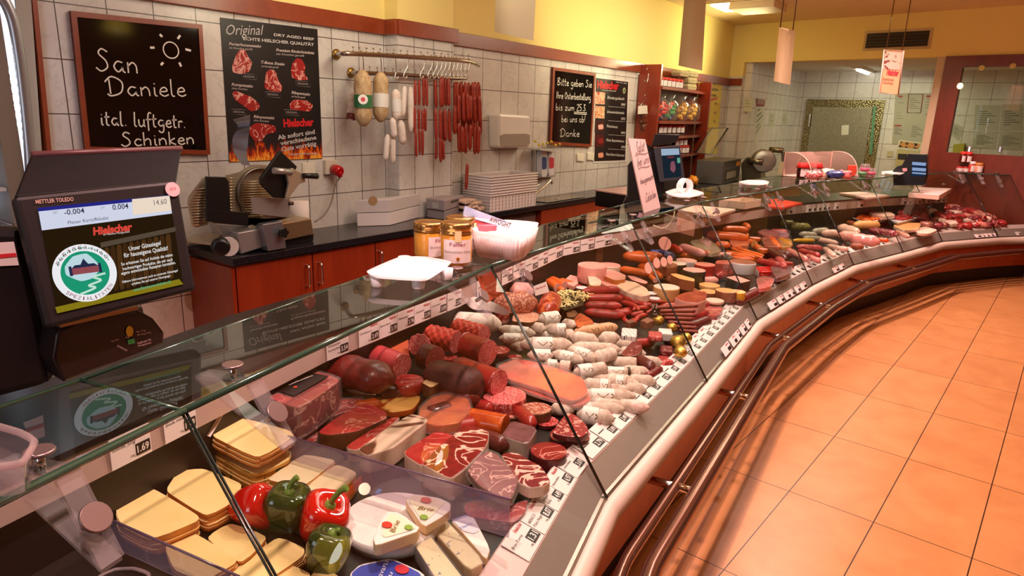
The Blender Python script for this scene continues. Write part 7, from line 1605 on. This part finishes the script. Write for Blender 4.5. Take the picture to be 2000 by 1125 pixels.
for i, (px, k, l) in enumerate([(1349,0,'lowest in the right stack'),(1349,1,'second in the right stack'),(1350,2,'topmost in the right stack'),(1332,2,'single one on the left, behind the jar caps')]):
    q = ax(px, 150, XS+.14); z = zsv[0]+.002+k*.075 if i < 3 else zsv[0]+.14; t = T('egg_carton', 'grey pulp egg carton, '+l, 'egg carton'); b = V((XS+.13, q.y-.03, z)); g = G()
    t.add('tray', G().poly([b+V((sx*.06, sy*.14, .035)) for sx, sy in ((-1,-1),(1,-1),(1,1),(-1,1))], .034, 0, 0, .15), pm, bev=.006); t.add('lid', G().poly([b+V((sx*.05, sy*.125, .07)) for sx, sy in ((-1,-1),(1,-1),(1,1),(-1,1))], .034, 0, 0, -.16), pm, bev=.006); t.done()
for i, (px, col, l) in enumerate([(1290,'3a4a8a','blue and red printed sweets'),(1307,'2a7ac0','blue, green and orange painted eggs'),(1330,'d89a2a','golden noodles, left'),(1350,'e0b050','golden noodles, right')]):
    q = ax(px, 220, XS+.14); b = V((XS+.14, q.y, zsv[1]+.004)); t = T('cellophane_bag', 'clear cellophane bag of '+l+' on the wooden shelf', 'bag'); g = G()
    for j in range(14): a = j*2.4; g.blob(b+V((.05*math.cos(a)*(j % 3)/2, .08*math.sin(a)*(j % 4)/3, .03+.012*j)), (.03, .04, .025), a, .1, 3, j, nu=8, nv=6, m=j % 3)
    mc = [M(col, .3), M('d8481e' if i < 2 else 'c8882a', .3), M('3a9a4a' if i == 1 else 'e8b848' if i > 1 else 'c82020', .3)]; t.add('contents', g, mc); t.add('cellophane', G().lathe(b, [(.07, 0), (.10, .03), (.10, .19), (.03, .24), (.06, .29)], 18, wob=lambda u: 1+.06*math.sin(2*PI*u*5)), thin_glass('cello', (.97, .95, .9), rough=.08, haze=.05)); t.done()
for i, (y0, y1, l) in enumerate([(205,243,'upper'),(238,275,'lower')]):
    hang(f'netted bag of dark nuts hanging on the shelf side, {l}', (1256+2*i, y0), (1258+2*i, y1), 9, fleck('nuts', '6a2e1a', 'c8a080', 40, .5, .5), XA+.11, name='nut_bag', lumps=.25)
one('hanging_label', 'white label flap at the top of the upper nut bag', 'label', G().poly(wq([(1247,207),(1264,206),(1265,222),(1246,223)], XA+.165), -NX*.004), M('d8d0c4', .6))
for i, (x, y, x2, y2, l) in enumerate([(1266,132,1265,162,'high'),(1262,183,1254,207,'low')]): one('meat_hook', 'steel S hook hanging on the shelf side, '+l+' one', 'hook', G().tube(catmull(wq([(x-3,y+4),(x,y),(x+4,y+3),(x+1,y+10),(x2,y2-6),(x2-3,y2),(x2-6,y2-5)], XA+.125), 4), .004, 6), m_chrome)
# yellow poster
X = XA+.004; t = T('easter_poster', 'yellow handwritten style poster of Easter specialities right of the wooden shelf', 'poster'); t.add('sheet', G().poly(wq([(1364,160),(1410,166),(1400,300),(1358,300)], X), -NX*.002), M('ecd458', .5)); g, g2 = G(), G()
for s_, a, b, h in [('Unsere Spezialitäten',(1366,174),(1403,178),6),('für die Ostertage...',(1366,185),(1401,189),6),('Kalbsbraten',(1366,201),(1384,203),6),('Lammkeule',(1363,220),(1381,222),6),('Schweinefilet',(1362,238),(1384,240),6),('gefüllter Braten',(1361,260),(1384,262),4),('18,-',(1395,204),(1401,205),5),('16,-',(1394,222),(1400,223),5),('9,-',(1393,239),(1398,240),5)]: text_g(s_, ax(*a, X), ax(*b, X), UZ, pxm(ax(*a, X), h), shear=.3, bold=.02, g=g)
for a, b in (((1388,195),(1401,192)),((1371,252),(1386,251))): g2.ribbon(wq([a, b], X+.002), .03, NX)
t.add('lettering', g, M('4a4a3a', .6)); t.add('red_stamps', g2, M('d8582a', .5)); t.done()
# second work surface with vacuum sealer and slicer
one('side_worktop', 'far end of the dark worktop carrying the vacuum sealer', 'worktop', G().poly([V((XW-.098, 6.6, WT)), V((-2.5, 7.1, WT)), V((-2.1, 9.62, WT)), V((XW-.098, 9.75, WT))], .04), m_blackst)
one('side_cabinet', 'cream tiled base under the far worktop', 'cabinet', G().poly([V((XW-.09, 6.8, WT-.042)), V((-2.6, 7.3, WT-.042)), V((-2.25, 9.5, WT-.042)), V((XW-.09, 9.6, WT-.042))], .805), M('cfc090', .4))
P = [az(x, y, WT+.003) for x, y in [(1357,357),(1410,361),(1443,351),(1390,347)]]; h = pxm(P[1], 45); mst = M('6a6458', .3, .8); t = T('vacuum_sealer', 'steel vacuum sealer with raised clear lid on the far worktop', 'vacuum sealer'); TPv = [p+V((0, 0, h)) for p in P]
t.add('housing', G().poly(TPv, h), mst, bev=.004); nv = (P[2]-P[1]).cross(UZ).normalized(); fv = lambda u, v, o=.002: P[1].lerp(P[2], u)+V((0, 0, h*v))+nv*o
t.add('control_panel', G().poly([fv(.1,.12), fv(.9,.12), fv(.9,.6), fv(.1,.6)], -nv*.002), M('2a2622', .4)); t.add('display', G().poly([fv(.2,.2,.004), fv(.75,.2,.004), fv(.75,.5,.004), fv(.2,.5,.004)], -nv*.002), M('8a8068', .3)); t.add('orange_sticker', G().poly([fv(.72,.68,.003), fv(.92,.68,.003), fv(.92,.88,.003), fv(.72,.88,.003)], -nv*.001), M('d88a1e', .5))
p0 = TPv[0].lerp(TPv[3], .5); nl = V((.2, -1, .3)).normalized(); L4 = [pln(x, y, p0, nl) for x, y in [(1359,298),(1391,250),(1422,250),(1387,302)]]; t.add('lid_frame', G().tube(L4, .012, 6, closed=True), mst); t.add('lid_pane', G().poly(L4, -nl*.006), thin_glass('lidp', (.92, .9, .82), haze=.1, hazecol=(.7, .65, .5))); t.done()
b = az(1500, 352, WT+.003); b = V((-2.62, 9.0, WT+.003)); DY = 8.9
def D8(q, Y): return [ay(x, y, Y) for x, y in q]
NYm = V((0, 1, 0)); t = T('rear_slicer', 'second steel meat slicer with round blade at the far worktop', 'meat slicer'); mz = M('8a8068', .28, .85)
t.add('base', G().poly(D8([(1448,350),(1540,343),(1556,348),(1545,358),(1448,358)], DY), NYm*.3), mz, bev=.006); t.add('housing', G().poly(D8([(1447,320),(1458,307),(1476,307),(1486,312),(1486,348),(1449,350)], DY), NYm*.2), mz, bev=.006)
c = ay(1493, 315, DY-.02); rr = pxm(c, 22); ax_ = V((.45, -.9, 0)).normalized(); t.add('blade', G().lathe(c, [(rr*.4, .02), (rr*.9, .012), (rr, 0), (rr, -.02)][::-1], 32, axis=ax_), M('a8a298', .35, .6)); t.add('blade_guard', G().lathe(c-ax_*.3, [(rr*.9, .1), (rr*1.0, .14), (rr*1.0, .25)], 28, axis=ax_), mz)
t.add('arm', G().tube(D8([(1464,315),(1490,316)], DY-.06), .04, 12), mz); t.add('knob', G().lathe(ay(1464, 315, DY-.07), [(.03, 0), (.03, .02)], 14, axis=V((0, -1, 0))), mk_); t.add('carriage', G().poly(D8([(1525,296),(1558,298),(1560,335),(1528,342)], DY+.1), NYm*.15), mz, bev=.01); t.add('pusher', G().tube(D8([(1503,292),(1530,294)], DY+.1), .035, 10), mz); t.add('tray_foot', G().poly(D8([(1518,340),(1524,316),(1530,316),(1533,341)], DY-.05), NYm*.02), M('c8b898', .4)); t.done()
one('snack_bag', 'orange and yellow snack bag in front of the vacuum sealer', 'bag', G().blob(V((-2.92, 7.4, WT+.06)), (.06, .08, .06), .4, .2, 3, 3), fleck('snack', 'd88a1e', 'b82a1a', 18, .5, .3))
t = T('till_scale', 'farthest black till scale with a small bright screen by the wooden wall', 'till scale'); Y = 8.0; NYm = V((0, 1, 0))
t.add('body', G().poly(D8([(1744,333),(1752,325),(1762,322),(1774,300),(1810,302),(1812,338),(1805,362),(1745,362)], Y), NYm*.15), m_till2, bev=.004); t.add('screen_housing', G().poly(D8([(1780,312),(1811,315),(1807,352),(1778,350)], Y-.04), NYm*.03), m_till); k = t.add('screen', G().poly(D8([(1782,315),(1809,317),(1805,345),(1780,344)], Y-.042), NYm*.001), EM('1e2c48', .9), label='lit blue screen')
for y0, y1 in ((316, 322), (327, 333), (336, 339)): t.add('header_bar', G().poly(D8([(1782,y0),(1809,y0+2),(1808,y1+2),(1781,y1)], Y-.045), NYm*.001), EM('90a8d0', .9), sub_of=k)
t.add('pink_sticker', G().poly(D8([(1762,329),(1771,328),(1772,334),(1764,335)], Y-.01), NYm*.001), M('d88a94', .5)); t.done()
# ================================================================ back room
Yb = YR-.0005; NBk = V((0, 1, 0))
n = N('tread_plate'); v = n.co(scale=(1, 1, 1)); ck = n.a('TexVoronoi'); ck.inputs['Scale'].default_value = 45; n.l(v, ck.inputs[0]); n.bsdf(n.ramp(ck.outputs[0], [(.1, 'b4a880'), (.7, '78704e')]), .3, .8); n.bump(ck.outputs[0], .8, .01)
n2_ = N('door_steel'); v = n2_.co(scale=(1, 1, 1)); f = n2_.noise(v, 60, 3); n2_.bsdf(n2_.ramp(f, [(.3, '8f8c78'), (.7, 'aaa68e')]), .35, .7)
def bk(q, off=0.): return [ay(x, y, Yb-off) for x, y in q]
t = T('cold_room_door', 'large steel cold room door with textured frame in the back room', 'door'); fr_ = bk([(1578,194),(1730,194)]); z1 = (fr_[0].z+fr_[1].z)/2; x0, x1 = fr_[0].x, fr_[1].x
t.add('frame', G().box(((x0+x1)/2, Yb-.02, z1/2), (x1-x0, .04, z1-.01)), n.m); a = bk([(1589,206),(1706,204)], .05); t.add('door_leaf', G().box(((a[0].x+a[1].x)/2, Yb-.055, (a[0].z)/2), (a[1].x-a[0].x, .03, a[0].z-.04)), n2_.m, bev=.004)
t.add('gasket_strip', G().poly(bk([(1706,207),(1711,207),(1703,302),(1697,302)], .08), NBk*.01), M('5a8a6a', .4), label='green edge strip'); t.add('handle', G().poly(bk([(1581,223),(1584,223),(1581,247),(1578,247)], .09), NBk*.03), m_chrome, label='steel handle'); t.add('note', G().poly(bk([(1644,245),(1658,244),(1657,263),(1643,264)], .075), NBk*.002), M('d8d4c4', .7), label='white paper note'); t.done()
def paper_(label, q, col='d4d0c0', red=None, lines=5, plane=None, border=None, dark=None):
    fn = plane or (lambda p, o=0.: bk(p, .0025+o)); P = fn(q); t = T('notice_sheet', label, 'notice'); nn = (P[1]-P[0]).cross(P[3]-P[0]).normalized(); nn = nn if nn.dot(CAM-P[0]) > 0 else -nn
    t.add('sheet', G().poly(P, -nn*.002), M(col, .7)); F = lambda u, v: P[0].lerp(P[1], u).lerp(P[3].lerp(P[2], u), v)+nn*.002; g = G()
    for i in range(lines): y = .25+.6*i/max(lines, 1); g.ribbon([F(.15, y), F(.5+.35*((i*7) % 3)/2, y)], (P[0]-P[3]).length*.025, nn)
    t.add('printed_lines', g, M(dark or '6a6658', .7))
    if red: t.add('red_heading', G().poly([F(.1,.06), F(red,.06), F(red,.16), F(.1,.16)], -nn*.001), M('9a2a2a', .6))
    if border: t.add('red_border', G().tube([F(.03,.02), F(.97,.02), F(.97,.98), F(.03,.98)], .006, 4, closed=True), M('9a2a20', .6))
    t.done()
one('notice_board', 'grey pin board with papers beside the cold room door', 'notice board', G().poly(bk([(1749,182),(1832,182),(1818,284),(1742,281)], .003), NBk*.002), M('a8a290', .8))
paper_('tall sheet with a round red mark at the top left of the pin board', [(1753,185),(1774,185),(1770,214),(1750,214)], 'b4ae9c', .5, 2); paper_('red bordered certificate in the middle of the pin board', [(1774,183),(1804,183),(1799,221),(1771,221)], 'cac6b6', None, 6, border=1)
paper_('pale sheet with red heading at the top right of the pin board', [(1808,184),(1830,184),(1822,222),(1804,222)], 'b8b4a4', .6, 4); paper_('small white sheet below the round red mark', [(1750,214),(1769,215),(1767,241),(1746,240)], 'c4c0b2', None, 3)
paper_('striped black and white list at the lower left of the pin board', [(1745,242),(1768,243),(1765,269),(1743,268)], 'c8c4b4', .7, 6, dark='3a3a34'); paper_('large white list in the lower middle of the pin board', [(1778,236),(1809,238),(1803,276),(1774,275)], 'bcb8a8', None, 7)
paper_('small red and grey leaflet right of the certificate', [(1806,222),(1820,223),(1817,233),(1804,232)], 'a89c90', .9, 1)
t = T('picture_card', 'landscape photo card leaning on the letter rack', 'picture'); t.add('card', G().poly(bk([(1756,273),(1802,279),(1795,293),(1751,289)], .2), NBk*.003), M('c8c0a8', .6)); t.add('photo_print', G().poly(bk([(1759,276),(1798,281),(1793,291),(1755,287)], .203), NBk*.002), marble('photo', '2a1c16', 'c88a4a', 6, .1)); t.done()
t = T('letter_rack', 'cream letter rack under the photo card', 'rack'); g = bk([(1752,292),(1800,296),(1796,330),(1748,325)], .205); t.add('body', G().poly(g, NBk*.2), M('b8a878', .6)); t.add('slot', G().poly(bk([(1754,300),(1772,301),(1770,312),(1753,311)], .21), NBk*.01), M('2a2420', .6)); t.done()
one('light_switch', 'square cream switch on the back room tiles beside the pin board', 'switch', G().poly(bk([(1733,295),(1745,295),(1743,306),(1732,306)], .012), NBk*.01), M('bdb088', .5))
# sheets on the left back room wall and corner
def xl(q, o=0.): return [ax(x, y, -3.198+o) for x, y in q]
paper_('tall white Urkunde certificate with a red heading in the back room entrance', [(1477,192),(1494,194),(1491,250),(1472,292)], 'c4c0ae', None, 5, plane=xl)
q = xl([(1477,192),(1494,194),(1493,208),(1477,208)], .004); t = T('certificate_heading', 'dark red heading panel reading Urkunde on the tall certificate', 'heading'); t.add('panel', G().poly(q, -NX*.002), M('8a2038', .5)); t.add('lettering', text_g('URKUNDE', ax(1479,203,-3.19), ax(1491,204,-3.19), UZ, .08), M('d8c8b8', .5)); t.done()
paper_('green edged sheet on the tiles left of the back room entrance', [(1454,189),(1470,190),(1468,218),(1452,218)], 'c8c4b0', None, 3, plane=lambda p, o=0.: [ab(x, y, .004) for x, y in p], dark='4a8a4a')
paper_('narrow sheet with a black clip, left one in the back room corner', [(1503,221),(1513,222),(1511,248),(1502,247)], 'b8b49e', None, 2, plane=xl); paper_('narrow sheet with a black clip, right one in the back room corner', [(1529,221),(1538,221),(1536,246),(1526,245)], 'b8b49e', None, 2, plane=xl)
for i, (q, l) in enumerate([([(1905,205),(1955,206),(1950,255),(1901,254)],'upper left'),([(1957,204),(1998,204),(1998,255),(1952,256)],'upper right'),([(1903,256),(1950,256),(1945,290),(1898,289)],'lower left'),([(1953,257),(1998,257),(1998,292),(1948,291)],'lower right'),([(1863,240),(1884,250),(1872,275),(1856,262)],'tilted small')]):
    paper_(f'pale list sheet seen through the wooden window, {l} one', q, 'b4b0a0', None, 7)
one('yellow_box', 'yellow green box behind the wooden window at the lower left', 'box', G().poly(bk([(1862,282),(1884,280),(1882,300),(1860,300)], .1), NBk*.099), M('a8a030', .5))
one('pin_lamp', 'small round wall lamp glowing at the window frame of the wooden wall', 'lamp', G().blob(ab(1875, 168, .03), (.03, .02, .035), 0, 0, nu=12, nv=8), EM('fff0a0', 3))
# ================================================================ hanging banners and lamps
def banner(label, out, Y, m, curve=.06, chains=None, w=None):
    P = [ay(x, y, Y) for x, y in out]; g = G(); n = 10; T_ = []; B_ = []
    for i in range(n+1):
        u = i/n; o = V((0, -curve*math.sin(PI*u), 0)); T_.append(P[0].lerp(P[1], u)+o); B_.append(P[3].lerp(P[2], u)+o)
    k = g.add(T_+B_+[p+V((0, .004, 0)) for p in T_+B_]); m_ = n+1
    for i in range(n): g.face((k+i, k+m_+i, k+m_+i+1, k+i+1), 0, True); g.face((k+2*m_+i, k+2*m_+i+1, k+3*m_+i+1, k+3*m_+i), 0, True)
    t = T('hanging_banner', label, 'banner'); t.add('cloth', g, m)
    for j, p in enumerate((T_[1], T_[-2])): t.add('chain', G().tube([p, V((p.x, p.y, ZC-.001))], .004, 6), M('6a4a2a', .4, .6))
    return t, P
n = N('banner_cloth'); d1, d2, mx_ = n.a('BsdfDiffuse'), n.a('BsdfTranslucent'), n.a('MixShader'); d1.inputs[0].default_value = d2.inputs[0].default_value = c4('d8c8a8'); n.l(d1.outputs[0], mx_.inputs[1]); n.l(d2.outputs[0], mx_.inputs[2]); n.l(mx_.outputs[0], n.out.inputs[0]); bm = n.m
t, _ = banner('plain beige curved banner hanging above the red sausages', [(968,-20),(1046,-10),(1041,79),(966,62)], 3.2, bm); t.done()
t, _ = banner('plain beige curved banner hanging above the wooden shelf', [(1338,-20),(1380,-20),(1371,138),(1325,128)], 5.0, bm); t.done()
t, _ = banner('plain beige curved banner on two chains before the back room', [(1522,54),(1553,60),(1543,166),(1511,158)], 5.2, bm, .05); t.done()
t, P = banner('hanging poster with a meat photo and Easter offer near the air vent', [(1727,97),(1766,99),(1755,186),(1717,181)], 6.6, M('e8a47a', .6), .0)
F = lambda u, v, o=.004: P[0].lerp(P[1], u).lerp(P[3].lerp(P[2], u), v)+V((0, -o, 0))
t.add('photo_print', G().poly([F(.08,.04), F(.92,.04), F(.9,.44), F(.06,.44)], V((0, .002, 0))), marble('mp', '7a1c1c', 'c8b0a0', 9, .12)); t.add('white_rim', G().tube([F(.02,.01), F(.98,.01), F(.98,.99), F(.02,.99)], .006, 4, closed=True), M('ecc8c0', .5)); t.add('shop_logo', text_g('Hielscher', F(.25,.57), F(.85,.57), UZ, .05, bold=.04), REDT, label='red shop lettering'); t.add('lettering', text_g('Rinderbraten', F(.1,.7), F(.65,.7), UZ, .025), M('6a3a2a', .6)); t.add('lettering', text_g('& Sauerbraten', F(.1,.78), F(.65,.78), UZ, .025), M('6a3a2a', .6)); t.done()
for i, (x, y, z) in enumerate([(.87, 3.5, 2.3), (.52, 4.9, 2.3)]):
    t = T('pendant_lamp', 'yellow shaded pendant lamp above the aisle, '+['nearer','farther'][i]+' of the two', 'pendant lamp'); c = V((x, y, z)); g = G(); prof = [(.07, .17), (.13, 0)]; k = []
    for r, h in ((.07, .17), (.13, .0), (.125, .0), (.065, .165)): k.append(g.add([c+V((r*math.cos(2*PI*j/24), r*math.sin(2*PI*j/24), h)) for j in range(24)]))
    for q in range(3):
        for j in range(24): g.face((k[q]+j, k[q]+(j+1) % 24, k[q+1]+(j+1) % 24, k[q+1]+j), 0, True)
    n = N('lamp_shade'); n.bsdf('f0c020', .5); n.b.inputs['Emission Color'].default_value = c4('f0c850'); n.b.inputs['Emission Strength'].default_value = 2.5; t.add('lamp_shade', g, n.m); t.add('bulb', G().blob(c+V((0, 0, .05)), (.075, .075, .045), 0, 0), EM('fff4d8', 14)); t.add('cord', G().tube([c+V((0, 0, .16)), V((x, y, ZC-.001))], .004, 6), m_black); t.done()
# ================================================================ lights
def area(name, loc, to, size, e, col, spread=None, sy=None):
    l = bpy.data.lights.new(name, 'AREA'); l.energy = e; l.color = col[:3]; l.size = size
    if sy: l.shape = 'RECTANGLE'; l.size_y = sy
    if spread: l.spread = spread
    o = bpy.data.objects.new(name, l); COL.objects.link(o); o.location = loc
    o.rotation_euler = (V(to)-V(loc)).to_track_quat('-Z', 'Y').to_euler(); return o
def spot(name, loc, to, e, col, ang=100, r=.05, blend=.6):
    l = bpy.data.lights.new(name, 'SPOT'); l.energy = e; l.color = col[:3]; l.spot_size = math.radians(ang); l.spot_blend = blend; l.shadow_soft_size = r
    o = bpy.data.objects.new(name, l); COL.objects.link(o); o.location = loc
    o.rotation_euler = (V(to)-V(loc)).to_track_quat('-Z', 'Y').to_euler(); return o
PINK = (1, .60, .55)
for y in (.3, 1.5, 2.8, 4.2, 5.6, 7.0, 8.3):
    a = nearY(TP, y)
    spot('ceiling_spot', (a.x+.27, y, 2.78), (a.x+.55, y+.1, .3), 150, PINK, 125, .035)
for y in (2.2, 4.6, 7.0):
    spot('aisle_spot', (.9, y, 2.8), (.2, y, 0), 26, (1, .62, .42), 130, .05)
area('work_light', (-2.3, 2.5, 2.8), (-3.0, 2.5, 0), 1.2, 52, (1, .88, .74), sy=3)
area('work_light', (-2.4, 6.5, 2.8), (-3.1, 6.5, 0), 1.2, 72, (1, .90, .66), sy=3)
spot('ceiling_uplight', (-2.6, 8.5, 2.3), (-3.5, 8.0, 2.6), 45, (1, .9, .5), 150, .1)
spot('ceiling_uplight', (-2.3, 5.5, 2.2), (-3.4, 6.2, 2.8), 40, (1, .9, .55), 150, .15)
spot('ceiling_uplight', (-2.3, 2.6, 2.25), (-3.4, 3.0, 2.8), 16, (1, .9, .6), 150, .15)
area('backroom_light', (-1.6, 11.3, 2.35), (-1.6, 11.3, 0), 1.0, 26, (.95, .95, .6))
area('window_light', (-1.5, -3.5, 1.9), (-2.2, 3, 1.2), 2.0, 40, (.85, .9, 1))
w = bpy.data.worlds.new('world'); SC.world = w; w.use_nodes = True
w.node_tree.nodes['Background'].inputs[0].default_value = (.95, .78, .66, 1); w.node_tree.nodes['Background'].inputs[1].default_value = .28
SC.view_settings.view_transform = 'Standard'; SC.view_settings.look = 'None'; SC.view_settings.gamma = 1; SC.view_settings.use_curve_mapping = False
SC.view_settings.exposure = 0.0
SC.cycles.transparent_max_bounces = 24; SC.cycles.max_bounces = 8; SC.cycles.use_denoising = True
SC.cycles.caustics_reflective = False; SC.cycles.caustics_refractive = False
